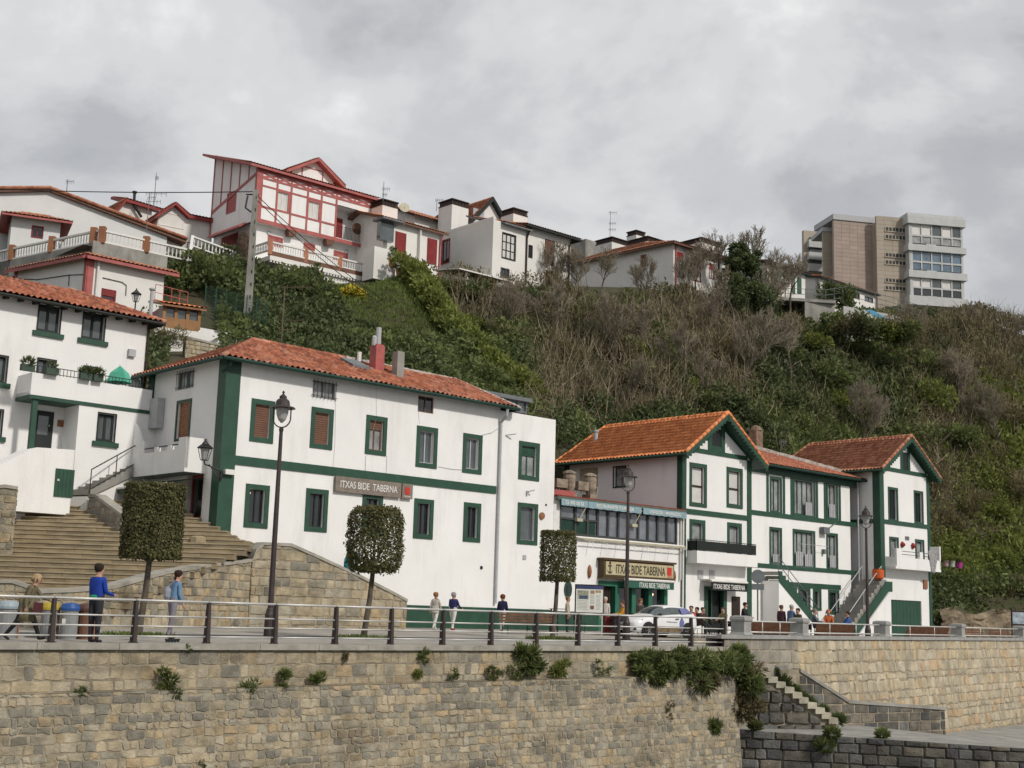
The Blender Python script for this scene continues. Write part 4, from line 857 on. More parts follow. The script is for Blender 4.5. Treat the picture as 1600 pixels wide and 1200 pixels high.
da, db = AF.uv(1065, 800)[0], AF.uv(1173, 800)[0]
dh = []
for r in ((1077, 724, 1104, 792), (1135, 731, 1160, 794)): dh.append(window(D, AF, AF.rect(*r), .2, fm=DWOOD, gl=GLW, cols=1, rail=AF.uv(*[(r[0]+r[2])/2, r[1]*.48+r[3]*.52])[1]))
for r in ((1077, 812, 1101.5, 868), (1136, 817, 1158.5, 872)): dh.append(window(D, AF, AF.rect(*r), .2, fm=GREEN, gl=GLC, cols=1))
dr = AF.rect(1100, 917, 1135, 985); dr = (dr[0], dr[1], PG-.01, dr[3]); dh.append(dr)
DSd = AF.side(da); sdh = [window(D, DSd, DSd.rect(958, 728, 979, 762), .06, fm=GREEND, sm=GREEND, gl=GLC, cols=1), DSd.rect(902, 731, 934, 770)]
gable_house(D, AF, da, db, 9.0, 10.15, 12.35, TERRB, 'D', holes=dh, sdholes=sdh, hipb=-.2+.6)
mb = MB(); DS2 = DSd.back(.2); h = sdh[1]; mb.fb(DSd, h[0], h[1], h[2], h[3], -.3, -.2); mb.build('side_door', CREAMP, D)
mb = MB(); mb.fb(AF, dr[0]+.0, dr[0]+.3, PG, dr[3], -.2, .04); mb.fb(AF, dr[1]-.3, dr[1], PG, dr[3], -.2, .04); mb.fb(AF, dr[0], dr[1], dr[3]-.2, dr[3], -.2, .039); mb.fb(AF, dr[0]+.75, dr[0]+.85, PG, dr[3], -.25, -.1); dfr = mb.build('door', GREEN, D)
mb = MB(); mb.fb(AF, dr[0], dr[1], PG, dr[3], -.4, -.3); mb.build('dark_opening', DARKF, dfr)
mb = MB(); w_ = .3
mb.fb(AF, da-.05, da+.34, 0.3, 10.1, -.02, .05); mb.fb(AF, db-.36, db+.03, .3, 10.1, -.02, .05); mb.fb(DSd, -.05, .3, .3, 10.1, -.02, .055)
mb.fb(AF, da+.34, db-.36, 10.08, 10.32, -.02, .052); mb.fb(AF, da+.34, db-.36, 6.62, 6.9, -.02, .052)
sc = (da+db)/2; sx = AF.uv(1119, 690)[0]; mb.fb(AF, sx-.75, sx+.75, 10.1, 10.6, -.02, .053); mb.fb(AF, sx-.75, sx-.42, 10.6, 11.75, -.02, .053); mb.fb(AF, sx+.42, sx+.75, 10.6, 11.75, -.02, .053)
mb.prism(AF, [(da+.34, 10.32), (da+.05, 10.32), (sc, 12.25), (db-.05, 10.32), (db-.36, 10.32), (sc, 11.95)], -.02, .051)
mb.fb(DSd, 0.3, 9, 9.85, 10.15, -.02, .05); mb.fb(DSd, 8.6, 9.0, .3, 9.85, -.02, .05)
mb.build('green_trim', GREEN, D)
mb = MB(); mb.fb(AF, sx-.42, sx+.42, 10.6, 11.6, -.02, .02); mb.build('attic_pane', DARKF, D)
# D balcony
b0, b1 = da+.35, db-.45
mb = MB(); mb.fb(AF, b0-.0, b1, 3.95, 4.12, .0, .8); mb.fb(AF, b0, b1, 4.12, 4.6, .65, .8); mb.fb(AF, b0, b0+.12, 4.12, 4.6, 0, .65); mb.fb(AF, b1-.12, b1, 4.12, 4.6, 0, .65); bl = mb.build('balcony', WHITE, D)
mb = MB(); P_ = [AF.p(b0+.05, .1, 4.6), AF.p(b0+.05, .72, 4.6), AF.p(b1-.05, .72, 4.6), AF.p(b1-.05, .1, 4.6)]
for p, q_, n_ in zip(P_[:-1], P_[1:], (8, 40, 8)): railing(mb, p, q_, .62, n_, .012)
mb.fb(AF, b0+.06, b1-.06, 4.64, 5.15, .735, .75); mb.fb(AF, b0+.035, b0+.045, 4.64, 5.15, .1, .7)
mb.build('balcony_rail', mat('black_balcony_screen', (.016, .022, .018), .6), bl)
a_, b_ = AF.uv(1094, 913)[0], AF.uv(1151, 917)[0]; zz = AF.uv(1122, 909)[1]
mb = MB(); mb.tube(AF.p(a_, .75, zz), AF.p(b_, .75, zz), .06, None, 8); mb.fb(AF, a_, b_, zz+.02, zz+.1, 0, .7); ar = mb.build('awning_roll', WPAINT, D)
mb = MB(); mb.fb(AF, a_+.05, b_, zz-.5, zz-.06, .72, .75); va = mb.build('valance', mat('black_valance', (.014, .015, .014), .7), D); text(va, 'ITXAS BIDE TABERNA', AF, (a_+b_)/2, zz-.29, .27, .755, WPAINT, (b_-a_)*.86, bold=.008)
mb = MB()
for px in (1094, 1112): s_, z_ = AF.uv(px, 898); mb.fb(AF, s_-.22, s_+.22, z_-.24, z_+.24, .0, .04)
mb.build('wall_vent', LGREY, D)
r_ = AF.rect(1143, 932, 1155, 968); mb = MB(); mb.fb(AF, r_[0], r_[1], r_[2], r_[3], 0, .07); mb.build('menu_board', DWOOD, D)
mb = MB(); s_, z_ = DSd.uv(932, 672); R9 = AF.p(da+1.6, -8.0, 11.0); mb.tube(R9, R9+[0, 0, .9], .13, None, 10); mb.lathe(R9+[0, 0, .9], [(.18, 0), (.18, .12)]); mb.build('flue', LGREY, D)
# middle block E
E_ = root('terraced_block', 'long white middle block with green bands and tall french windows between the two gables', 'house', AF.p(42, -1.5, PG))
EF = AF.back(1.5); ea, eb = db-1.5, AF.uv(1344, 800)[0]+1.2; eh = []
for (x0, y0, x1, y1, k) in ((1202.5, 745, 1221.5, 803, 1), (1239, 748, 1273.5, 808, 2), (1291, 754, 1309, 812, 1), (1202, 824, 1221.5, 882, 1), (1238.5, 828, 1273.5, 888, 2), (1291, 833, 1309, 890, 1)):
    eh.append(window(E_, EF, EF.rect(x0, y0, x1, y1), .14, fm=GREEN, gl=GLC if k else GL, cols=2*k, fw=.07))
for (x0, y0, x1, y1) in ((1209, 918, 1222, 955), (1232, 918, 1245, 985), (1248, 918, 1266, 985), (1270, 920, 1283, 954), (1294, 922, 1311, 960)):
    r_ = EF.rect(x0, y0, x1, y1); eh.append(window(E_, EF, (r_[0], r_[1], max(r_[2], .2), r_[3]), .16, fm=GREEN, gl=GL, cols=1))
ezt = 10.35
mb = MB(); wall(mb, EF, ea, eb, 0, ezt, eh); mb.build('wall', WHITE, E_)
zb1, zb2 = EF.uv(1250, 809.5)[1], EF.uv(1250, 888.5)[1]; x0, x1 = EF.uv(1170, 800)[0], EF.uv(1341, 800)[0]
mb = MB(); mb.fb(EF, x0, x1, zb1-.14, zb1+.14, -.02, .042); mb.fb(EF, x0, x1, zb2-.12, zb2+.14, -.02, .042)
zt_ = EF.uv(1250, 749)[1]; mb.fb(EF, x0, x1, zt_+.02, ezt, -.02, .06)
for px in (1199, 1224.5, 1236.5, 1276, 1288.5, 1311.5): s_ = EF.uv(px, 775)[0]; mb.fb(EF, s_-.11, s_+.11, zb1+.1, zt_+.1, -.02, .041)
z_ = EF.uv(1260, 916)[1]; mb.fb(EF, EF.uv(1206, 920)[0], EF.uv(1313, 920)[0], z_-.1, z_+.2, -.02, .05)
mb.build('green_trim', GREEN, E_)
mb = MB(); s_ = EF.uv(1338, 800)[0]; mb.path([EF.p(s_, .12, ezt-.2), EF.p(s_, .12, .4)], .06, 7); mb.build('drainpipe', LGREY, E_)
q = lambda s, v, z: EF.p(s, -v, z)
e0, e1 = q(ea-.2, -.6, ezt-.05), q(x1+.3, -.6, ezt-.05); r0_, r1_ = q(ea+.5, 6.0, 12.75), q(x1-8.2, 6.0, 12.75)
mb = MB(); tiles(mb, e0, e1, r1_, r0_, .2, .34, .03, seed=12); tiles(mb, e1, q(x1+.3, 9, ezt), r1_, r1_, .3, .5, .03, ns=3, seed=13); rf = mb.build('roof', TERRA, E_, smooth=True)
mb = MB(); rg = random.Random(6); a_ = r1_; b_ = e1
for i in range(34): c0 = a_+(b_-a_)*i/34; c1 = a_+(b_-a_)*(i+1)/34; i < 28 and mb.bar(c0+[0, 0, .10], c1+[0, 0, .10], .46+rg.uniform(-.06, .06), .2+rg.uniform(-.03, .03))
ridge(mb, r0_, r1_, .12); mb.build('mortar_ridge', MORTAR, rf)
mb = MB(); slab(mb, [e0, e1, r1_, r0_], .12); slab(mb, [e1, q(x1+.3, 9, ezt), r1_], .12); mb.tube(e0+[0, 0, -.08], e1+[0, 0, -.08], .08, None, 7)
for i in range(22): s_ = x0+(x1-x0)*i/21; mb.bar(q(s_, -.55, ezt-.14), q(s_, 0, ezt-.14), .1, .12)
mb.build('eave', GREEND, rf)
s_, z_ = EF.back(4.2).uv(1181, 672); c_ = q(s_, 4.2, 11.6); mb = MB(); mb.fb(EF.back(4.2), s_-.35, s_+.35, 11.3, 13.3, -.3, .3); mb.lathe(q(s_, 4.2, 13.3), [(.42, 0), (.3, .25), (.08, .35)], 6); mb.build('chimney', mat('old_brick_chimney', (.25, .17, .12), .9, .2, 4, .4, 15), E_)
mb = MB()
for px, py in ((1285, 829), ): s_, z_ = EF.uv(px, py); mb.fb(EF, s_-.35, s_+.3, z_-.2, z_+.2, .05, .35); mb.bar(EF.p(s_, .3, z_), EF.p(s_+.7, .5, z_+.5), .06, .06)
mb.build('floodlight', GREYM, E_); mb = MB(); s_, z_ = EF.uv(1285, 862); mb.fb(EF, s_-.1, s_+.1, z_-.15, z_+.15, .02, .2); mb.build('floodlight', GREYM, E_)
mb = MB(); a_, b_ = EF.uv(1239, 852)[0], EF.uv(1284, 852)[0]; z_ = EF.uv(1260, 852)[1]; mb.tube(EF.p(a_, .5, z_), EF.p(b_, .5, z_), .015, None, 4); mb.build('clothes_line', LGREY, E_)
for (px0, py0, px1, py1) in ((1207, 866, 1216, 883), (1243, 862, 1254, 887), (1257, 866, 1268, 888), (1296, 868, 1305, 889), (1258, 785, 1268, 806), (1295, 788, 1304, 810)):
    r_ = EF.rect(px0, py0, px1, py1); mb = MB(); mb.fb(EF, r_[0], r_[1], r_[2], r_[3], .01, .03); [mb.tube(EF.p(r_[0]+(r_[1]-r_[0])*i/4, .05, r_[2]), EF.p(r_[0]+(r_[1]-r_[0])*i/4, .05, r_[3]), .012, None, 4) for i in range(5)]; mb.build('window_rail', LGREY, E_)
# outside stairs, descending from D's balcony
def out_stair(par, F, sa, za, sb, zb, d0, d1, n, m1, m2, rail=True, solid=True, rm=None):
    mb = MB(); side = []
    for i in range(n):
        x0 = sa+(sb-sa)*i/n; x1 = sa+(sb-sa)*(i+1)/n; z = za+(zb-za)*(i+.0)/n
        mb.fb(F, x0, x1, z-.2, z, d0, d1)
    mb.build('step', m1, par) if not solid else mb.build('step', m1, par)
    mb = MB(); pts = []
    for i in range(n):
        x0 = sa+(sb-sa)*i/n; x1 = sa+(sb-sa)*(i+1)/n; z = za+(zb-za)*i/n; pts += [(x0, z+.02), (x1, z+.02)]
    pts += [(sb, zb-.45), (sa, za-.6)]
    mb.prism(F, pts, d1, d1+.06); mb.build('stringer', m2, par)
    if solid:
        mb = MB(); mb.prism(F, [(sa, za-.55), (sb, zb-.4), (sb, 0), (sa, 0)], d0, d1+.03); mb.build('stair_base', WHITE, par)
    if rail:
        mb = MB(); up = np.array([0, 0, 1.])
        for d in ((d1,) if rail == 1 else (d0+.1, d1)):
            p, q_ = F.p(sa, d, za), F.p(sb, d, zb)
            for h in (.45, .9): mb.tube(p+up*h, q_+up*h, .025, None, 6)
            for i in range(5): c_ = p+(q_-p)*i/4; mb.tube(c_, c_+up*.9, .02, None, 5)
        mb.build('handrail', rm or GREYM, par)
sa, za = EF.uv(1190, 893); sb, zb = EF.uv(1252, 972)
out_stair(E_, EF, sa, za, sb, max(.3, zb), .05, 1.2, 12, CONC, GREEN)
# F house
Fh = root('gabled_house', 'white gable house with small balcony and green garage door at the far right', 'house', AF.p(52, 0, PG))
fa, fb_ = AF.uv(1381, 850)[0]-.45, AF.uv(1453, 850)[0]+.0
fh = []
for r in ((1387.5, 761.5, 1403, 815), (1428, 767, 1442.5, 819)): fh.append(window(Fh, AF, AF.rect(*r), .14, fm=GREEND, gl=GL, cols=2))
for r in ((1389.5, 839, 1404, 876), (1430, 843, 1444, 880)): fh.append(window(Fh, AF, AF.rect(*r), .14, fm=GREEN, gl=GLC, cols=1))
gr = AF.rect(1391, 938, 1440, 985); gr = (gr[0], gr[1], PG-.1, gr[3]); fh.append(door(Fh, AF, gr, GREEN, WHITE, 0, .12, 0, 'garage_door', planks=9))
FS = gable_house(Fh, AF, fa, fb_, 8.0, 11.2, 13.35, TERRC, 'F', holes=fh, hipb=.6, seed=9, fo=.6)
mb = MB(); mb.fb(AF, fa-.05, fa+.5, 4.0, 11.1, -.02, .05); mb.fb(FS, -.05, .45, 4.0, 11.1, -.02, .055); mb.fb(AF, fb_-.3, fb_+.03, .3, 11.1, -.02, .05)
mb.fb(AF, fa+.5, fb_-.3, 10.95, 11.2, -.02, .052); zb_ = AF.uv(1415, 819)[1]; mb.fb(AF, fa+.5, fb_-.3, zb_-.14, zb_+.14, -.02, .052); mb.fb(FS, .45, 4, zb_-.14, zb_+.14, -.02, .05)
sx = AF.uv(1414, 725)[0]; mb.fb(AF, sx-.6, sx-.32, 11.2, 12.6, -.02, .053); mb.fb(AF, sx+.32, sx+.6, 11.2, 12.6, -.02, .053)
sc = (fa+fb_)/2; mb.prism(AF, [(fa+.34, 11.2), (fa+.05, 11.2), (sc, 13.25), (fb_-.05, 11.2), (fb_-.36, 11.2), (sc, 12.95)], -.02, .051); mb.fb(FS, .45, 4, 10.9, 11.2, -.02, .05)
mb.build('green_trim', GREEN, Fh)
mb = MB(); mb.fb(AF, sx-.32, sx+.32, 11.2, 12.4, -.02, .02); mb.build('attic_pane', DARKF, Fh)
a_ = AF.uv(1400, 880)[0]-1.9; b_ = fb_-.05; zf = 4.55
mb = MB(); mb.fb(AF, fa+.5, b_, zf, zf+.15, 0, .8); mb.fb(AF, fa+.65, b_, zf+.15, zf+.75, .65, .8); mb.fb(AF, fa+.65, fa+1.25, zf+.75, zf+1.3, .65, .8); mb.fb(AF, b_-2.7, b_-2.3, zf+.75, zf+1.2, .65, .8); mb.fb(AF, fa+.65, fa+.8, zf+.15, zf+.75, 0, .65)
mb.fb(AF, b_-.15, b_, zf+.15, zf+1.7, 0, .8); mb.build('balcony', WHITE, Fh)
mb = MB()
for h in (.95, 1.15): mb.tube(AF.p(fa+1.25, 0.72, zf+h), AF.p(b_-.1, 0.72, zf+h), .02, None, 5)
mb.build('balcony_rail', IRON, Fh)
mb = MB(); mb.prism(AF, [(b_-1.7, zf+1.35), (b_-.2, zf+1.4), (b_-.5, zf+.9), (b_-.9, zf-.1), (b_-1.3, zf+.0)], 0.81, .85); mb.build('hanging_cloth', mat('grey_lace_cloth', (.42, .42, .42), .9, .3, 9), Fh)
mb = MB()
for px, py in ((1409, 851), (1425.5, 853)): s_, z_ = AF.uv(px, py); mb.lathe(AF.p(s_, .05, z_), [(.04, -.2), (.2, -.05), (.2, .05), (.05, .2)], 8)
mb.build('flower_pot', REDD, Fh)
mb = MB(); s_, z_ = AF.uv(1417, 841); 
for i in range(2): mb.fb(AF, s_-.24+i*.26, s_-.02+i*.26, z_-.12, z_+.12, .01, .04)
mb.build('house_number', GREYM, Fh)
r_ = AF.rect(1442, 906, 1448, 920); mb = MB(); mb.fb(AF, *r_, .01, .08); mb.build('wooden_plaque', ORANGEW, Fh)
# stair in front of F's side, with white cheek wall
sa, za = AF.uv(1371, 908); sb, zb = AF.uv(1314, 975); st = root('outside_stairs', 'grey outside stairs with green side board rising to the right hand gable house', 'stairs', AF.p(sb, 1, PG))
mb = MB(); n = 13; x_a, x_b = sb, sa
dz = (za-.3)/n
for i in range(n):
    x0 = x_a+(x_b-x_a)*i/n; mb.fb(AF, x0, x_a+(x_b-x_a)*(i+1)/n+.25, .2, .3+dz*(i+1), -1.2, .35, t=.5)
mb.fb(AF, x_b, x_b+.6, .2, za+.12, -1.2, .3); mb.build('step', CONC, st)
mb = MB(); mb.prism(AF, [(x_a+.35, .3), (x_b+.4, za), (x_b+1.1, za), (x_b+1.1, za-.65), (x_b+.6, za-.65), (x_a+1.2, .3)], .36, .42); mb.build('stringer', GREEN, st)
scx = max(x_b+.75, AF.back(-.5).uv(1388, 940)[0]); mb = MB(); mb.prism(AF, [(x_a+1.25, 0), (x_a+1.25, .3), (x_b+.65, za-.66), (scx, za-.66), (scx, 0)], .2, .5); mb.build('stair_base', WHITE, st)
mb = MB()
for d in (-1.1, .3):
    p, q_ = AF.p(x_a, d, .3), AF.p(x_b, d, za); mb.tube(p+[0, 0, .95], q_+[0, 0, .95], .03, None, 6); mb.tube(p+[0, 0, .95], p, .02, None, 5); mb.tube(q_+[0, 0, .95], q_, .02, None, 5); c_ = (p+q_)/2; mb.tube(c_+[0, 0, .95], c_, .02, None, 5)
mb.build('handrail', LGREY, st)
s_, z_ = AF.uv(1364, 909); mb = MB(); mb.lathe(AF.p(s_+.3, .2, za+.1), [(.22, 0), (.36, .1), (.38, .55), (.3, .62), (.36, .66)], 14); o = mb.build('gas_barrel', mat('orange_bottle', (.62, .12, .03), .5), None, loc=AF.p(s_+.3, .2, za+.1)); setp(o, 'orange metal drum on the landing at the top of the outside stairs', 'drum')
# plants in tubs by F
for px, py, c_, lb in ((1488, 881, (.5, .5, .48), 'white flower tub on the slope beside the right gable house'), (1499, 883, (.45, .05, .3), 'pink flower tub on the slope beside the right gable house'), (1478, 880, (.5, .35, .33), 'small pale pink pot nearest the balcony of the right gable house')):
    c = at(px, py+5, 96); mb = MB(); mb.lathe(c, [(.18, 0), (.25, .42), (.27, .45), (.2, .46)], 12); r_ = root('flower_tub', lb, 'flower pot', c, 'flower tubs on the slope'); mb.build('pot', mat('pot_'+str(px), c_, .6), r_)
    V, T = [], []; tuft(V, T, c+[0, 0, .5], .28, 250, np.random.default_rng(px), sz=.09); np_mesh('plant', np.array(V), 4, LEAFY, T, r_, loc=c)
# ---------------------------------------------------------------- left house G with its balcony
G = root('white_house', 'tall white house at the left edge with terracotta eave, flower boxed balcony and dark windows', 'house', AF.p(-3, -7, 5.2))
GF = AF.back(7.); GB = AF.back(5.6); ga, gb = -14., GF.uv(226, 560)[0]; gt = 13.25; gh = []
for r in ((58, 474.5, 96, 520), (128, 486.5, 165, 531.5), (56, 560, 87, 604), (129, 572, 154, 612), (-14, 554, 12, 598), (-20, 638, 4.5, 682)):
    q_ = GF.rect(*r); gh.append(window(G, GF, q_, .05, sm=DARKF, fm=DARKF, gl=GLG, cols=2, sill=0, dep=.22, fw=.09))
    if r[1] not in (560, 572):
        mb = MB(); mb.fb(GF, q_[0]-.15, q_[1]+.15, q_[2]-.2, q_[2], -.02, .1); mb.build('sill', GREEN, G)
mb = MB(); wall(mb, GF, ga, gb, 4, gt, gh); q = lambda s, v, z: AF.p(s, -v, z)
mb.poly([q(gb, 7, 4), q(gb, 14, 4), q(gb, 14, gt), q(gb, 7, gt)])
zbt, zbb = GB.uv(140, 595)[1], GB.uv(140, 629)[1]; bx0, bx1 = GB.uv(48, 610)[0], GB.uv(237, 625)[0]
mb.build('wall', WHITE, G)
mb = MB(); mb.fb(GB, bx0, bx1, zbb, zbt, -.12, 0); mb.fb(GB, bx0, bx0+.12, zbb, zbt, -1.5, -.121); mb.fb(GB, bx0, bx1, zbb-.02, zbb+.14, -1.5, -.122)
bl = mb.build('balcony', WHITE, G)
mb = MB(); mb.fb(GB, bx0-.03, bx1, zbb-.15, zbb+.0, -1.5, .04); mb.build('green_band', GREEN, bl)
mb = MB(); railing(mb, GB.p(bx0+.1, -.06, zbt), GB.p(bx1, -.06, zbt), .32, 34, .013); mb.build('balcony_rail', IRON, bl)
for i, (px0, px1) in enumerate(((29, 50), (68, 88), (122, 140), (143, 158))):
    a_ = GB.uv(px0, 590)[0]; b_ = GB.uv(px1, 590)[0]; mb = MB(); mb.fb(GB, a_, b_, zbt+.0, zbt+.26, .02, .24); o = mb.build('flower_box', mat('box_green', (.05, .08, .06), .6) if i == 0 else bpy.data.materials['box_green'], None, loc=GB.p((a_+b_)/2, .1, zbt)); setp(o, ['green flower box at the left corner of the white balcony', 'green flower box under the left balcony window', 'green flower box under the right balcony window', 'green flower box nearest the green parasol'][i], 'flower box', 'flower boxes on the left balcony')
    V, T = [], []; tuft(V, T, GB.p((a_+b_)/2, .12, zbt+.36), .2, 200 if i != 1 else 60, np.random.default_rng(i), sz=.06); np_mesh('plant', np.array(V), 4, LEAFD, T, o, loc=ORI[o.name]) if False else None
    pm_ = np_mesh('plant', np.array(V), 4, LEAFD, T, None, loc=GB.p((a_+b_)/2, .1, zbt)); pm_.parent = o; pm_.location = (0, 0, 0)
c = GB.p(GB.uv(199, 600)[0], -.8, zbt-.3); pr = root('parasol', 'folded pale green parasol standing on the left balcony', 'parasol', c)
mb = MB(); mb.tube(c, c+[0, 0, 1.35], .025, None, 6); mb.build('pole', WPAINT, pr)
mb = MB()
for i in range(8):
    a0, a1 = 2*math.pi*i/8, 2*math.pi*(i+1)/8; r = .55
    P0_ = c+[0, 0, 1.3]; A0 = c+[r*math.cos(a0), r*math.sin(a0), .55]; A1 = c+[r*math.cos(a1), r*math.sin(a1), .55]; M0 = c+[r*.75*math.cos(a0), r*.75*math.sin(a0), .95]; M1 = c+[r*.75*math.cos(a1), r*.75*math.sin(a1), .95]
    mb.poly([P0_, M0, M1], t=i % 2); mb.poly([M0, A0, A1, M1], t=i % 2)
mb.build('canopy', mat('parasol_green', (.07, .36, .25), .7, .05, 3, 0, ramp=[(.05, .30, .2), (.10, .42, .30)]), pr)
# G lower storey
lx0 = GB.uv(118, 700)[0]; lh = [window(G, GB, GB.rect(151, 645, 181, 691), .05, sm=DARKF, fm=DARKF, gl=GLG, cols=2, fw=.09)]
q_ = GB.rect(151, 645, 181, 691); mb = MB(); mb.fb(GB, q_[0]-.15, q_[1]+.15, q_[2]-.2, q_[2], -.02, .1); mb.build('sill', GREEN, G)
mb = MB(); wall(mb, GB, lx0, bx1+.9, 3, zbb-.15, lh); mb.poly([GB.p(lx0, 0, 3), GB.p(lx0, -1.4, 3), GB.p(lx0, -1.4, zbb), GB.p(lx0, 0, zbb)]); mb.build('lower_wall', WHITE, G)
dr = GF.rect(50, 642, 82, 702); door(G, GF, dr, DARKF, DARKF, .1, .0, .6, gl=GLG)
s_ = GB.uv(48, 680)[0]; mb = MB(); mb.fb(GB, s_, s_+.2, 6.5, zbb-.15, -.25, -.05); mb.build('porch_post', GREEN, G)
mb = MB(); s_, z_ = GF.uv(96, 662); mb.fb(GF, s_-.18, s_+.18, z_-.14, z_+.14, .01, .06); mb.build('plaque', ORANGEW, G)
mb = MB(); s_, z_ = GF.uv(101, 682); mb.fb(GF, s_-.1, s_+.1, z_-.2, z_+.2, .01, .12); mb.build('letter_box', GREYM, G)
lc = GF.p(GF.uv(108, 646)[0], .15, GF.uv(108, 646)[1]); lantern(G, lc+[0, 0, -.15], .35)
mb = MB(); s_, z_ = GF.uv(205, 552); mb.fb(GF, s_-.18, s_+.15, z_-.16, z_+.16, .01, .15); mb.build('junction_box', LGREY, G)
# sloped stair cheek with green door
z0_, z1_ = GB.uv(60, 700)[1], GB.uv(60, 776)[1]; GC = AF.back(4.4)
pts = [GC.uv(*p) for p in ((-30, 742), (48, 702), (58, 699), (117, 703))]; pts = pts+[(pts[-1][0], 4.3), (pts[0][0], 4.3)]
mb = MB(); mb.prism(GC, pts, -1.4, 0); ck = mb.build('stair_cheek', WHITE, G)
r_ = GC.rect(85, 733, 115, 777); mb = MB()
for i in range(5): x = r_[0]+(r_[1]-r_[0])*i/5; mb.fb(GC, x, x+(r_[1]-r_[0])/5-.01, r_[2], r_[3], .0, .04)
o = mb.build('door', GREEN, ck); mb = MB(); s_, z_ = GC.uv(90, 750); mb.fb(GC, s_-.04, s_+.04, z_-.04, z_+.04, .04, .08); mb.build('handle', STEEL, o)
# G roof
e0, e1 = q(ga, 6.4, gt), q(gb+.55, 6.4, gt); r0_, r1_ = q(ga, 10.4, gt+1.6), q(gb-2.2, 10.4, gt+1.6)
mb = MB(); tiles(mb, e0, e1, r1_, r0_, .25, .38, .04, seed=31); tiles(mb, e1, q(gb+.55, 14.4, gt), r1_, r1_, .25, .38, .04, seed=32); ridge(mb, e1, r1_, .12); rf = mb.build('roof', TERRA, G, smooth=True)
mb = MB(); slab(mb, [e0, e1, r1_, r0_], .1); slab(mb, [e1, q(gb+.55, 14.4, gt), r1_], .1)
for i in range(24): s_ = ga+(gb+.4-ga)*i/23; mb.bar(q(s_, 6.5, gt-.16), q(s_, 7.05, gt-.1), .1, .14)
mb.tube(e0+[0, 0, -.1], e1+[0, 0, -.1], .07, None, 7); mb.build('eave', mat('dark_eave', (.03, .032, .028), .7), rf)
mb = MB(); s_ = gb; mb.path([q(s_+.05, 6.9, gt-.3), q(s_+.05, 6.9, 9.5)], .05, 6); mb.build('drainpipe', DWOOD, G)
# outside stair of A up to its side balcony (left), with black rail
S0 = at(140, 770, 53.2); S1_ = at(212, 729, 55.4)
xs_ = root('outside_stairs', 'narrow outside stairs with thin dark railing climbing to the long house balcony', 'stairs', S0)
u_ = (S1_-S0)*[1, 1, 0]; l_ = np.linalg.norm(u_); u_ /= l_; n_ = np.array([u_[1], -u_[0], 0]); SFc = Fac(S0, math.degrees(math.atan2(u_[0], u_[1]))); H = S1_[2]-S0[2]
mb = MB(); nn = 9
for i in range(nn): mb.fb(SFc, l_*i/nn, l_*(i+1)/nn+.03, S0[2]+H*(i+.5)/nn-.15, S0[2]+H*(i+1)/nn, -1.1, .0)
mb.prism(SFc, [(0, S0[2]-.15), (l_, S1_[2]-.35), (l_, S1_[2]+.0), (0, S0[2]+.1)], -.06, .05); mb.build('step', CONC, xs_)
mb = MB(); mb.prism(SFc, [(-.1, S0[2]-1.6), (l_, S0[2]-1.6), (l_, S1_[2]-.36), (0, S0[2]-.16)], -1.1, -.07); mb.build('stair_base', WHITE, xs_)
mb = MB(); p, q_ = SFc.p(0, 0, S0[2]), SFc.p(l_, 0, S1_[2])
for h in (.15, .95): mb.tube(p+[0, 0, h], q_+[0, 0, h], .025, None, 6)
for t in (0, .55, 1): c_ = p+(q_-p)*t; mb.tube(c_, c_+[0, 0, .95], .022, None, 6)
mb.build('handrail', IRON, xs_)
# ---------------------------------------------------------------- great staircase
W1F = AF.back(-2.6); t1 = [W1F.uv(*p) for p in ((394, 873), (400, 858), (412, 847), (455, 849), (500, 869), (560, 897), (600, 917), (636, 936))]
Pa = W1F.p(t1[0][0]+.02, 0, 0); Pb = at(120, 960, 41.8); az = math.degrees(math.atan2(Pa[0]-Pb[0], Pa[1]-Pb[1])); W2F = Fac(Pb, az)
GS = root('stone_staircase', 'broad worn stone staircase climbing from the promenade between the white houses', 'stairs', (-14, 43, 0))
SFr = Fac((-15.5, 41.5), 86.5); mb = MB(); nz = MB(); rg = random.Random(8); n = 27; tr = .50; rs = 5.05/n
for i in range(n):
    y0 = i*tr; z = rs*(i+1); x0, x1 = -6, 8.8
    if z > 3.45: x1 = 8.8-(2.3+(z-3.45)*2.6); x0 = -3
    else:
        for xx in np.arange(0, 9, .1):
            pp = SFr.p(xx, -y0-tr-.4, 0)
            if (pp-Pb)@W2F.n > -.3: x1 = min(x1, xx); break
    x1 = min(x1, 6.3)
    if z > 2.35:
        for xx in np.arange(0, 7, .1):
            if sdco(*SFr.p(xx, -y0, 0)[:2])[0] > -.1: x1 = min(x1, xx); break
    x = x0
    while x < x1-.05:
        w = rg.uniform(1.2, 2.6); e = min(x+w, x1); mb.fb(SFr, x+.004, e-.004, z-rs-.02, z+rg.uniform(-.006, .006), -y0-(tr+.7 if i < n-1 else 5), -y0+.02, t=rg.random()); nz.fb(SFr, x+.003, e-.003, z+.007, z+.06, -y0-(tr+.1), -y0+.05, t=rg.random()); x = e
mb.build('step', STEPM, GS); nz.build('nosing', mat('lit_edge_stone', (.38, .315, .215), .9, .15, 1.5, .3, 14, stain=((.2, .175, .13), (1.2, 1, 1), .55, .5)), GS)  # pale nosing slabs added; their tone paints in the light on tread edges
mb = MB(); zz = rs*18; mb.fb(SFr, 2.0, 6.2, zz-.3, zz+.02, -18*tr-6, -17*tr, t=.4); mb.build('stair_landing', STEPM, GS)
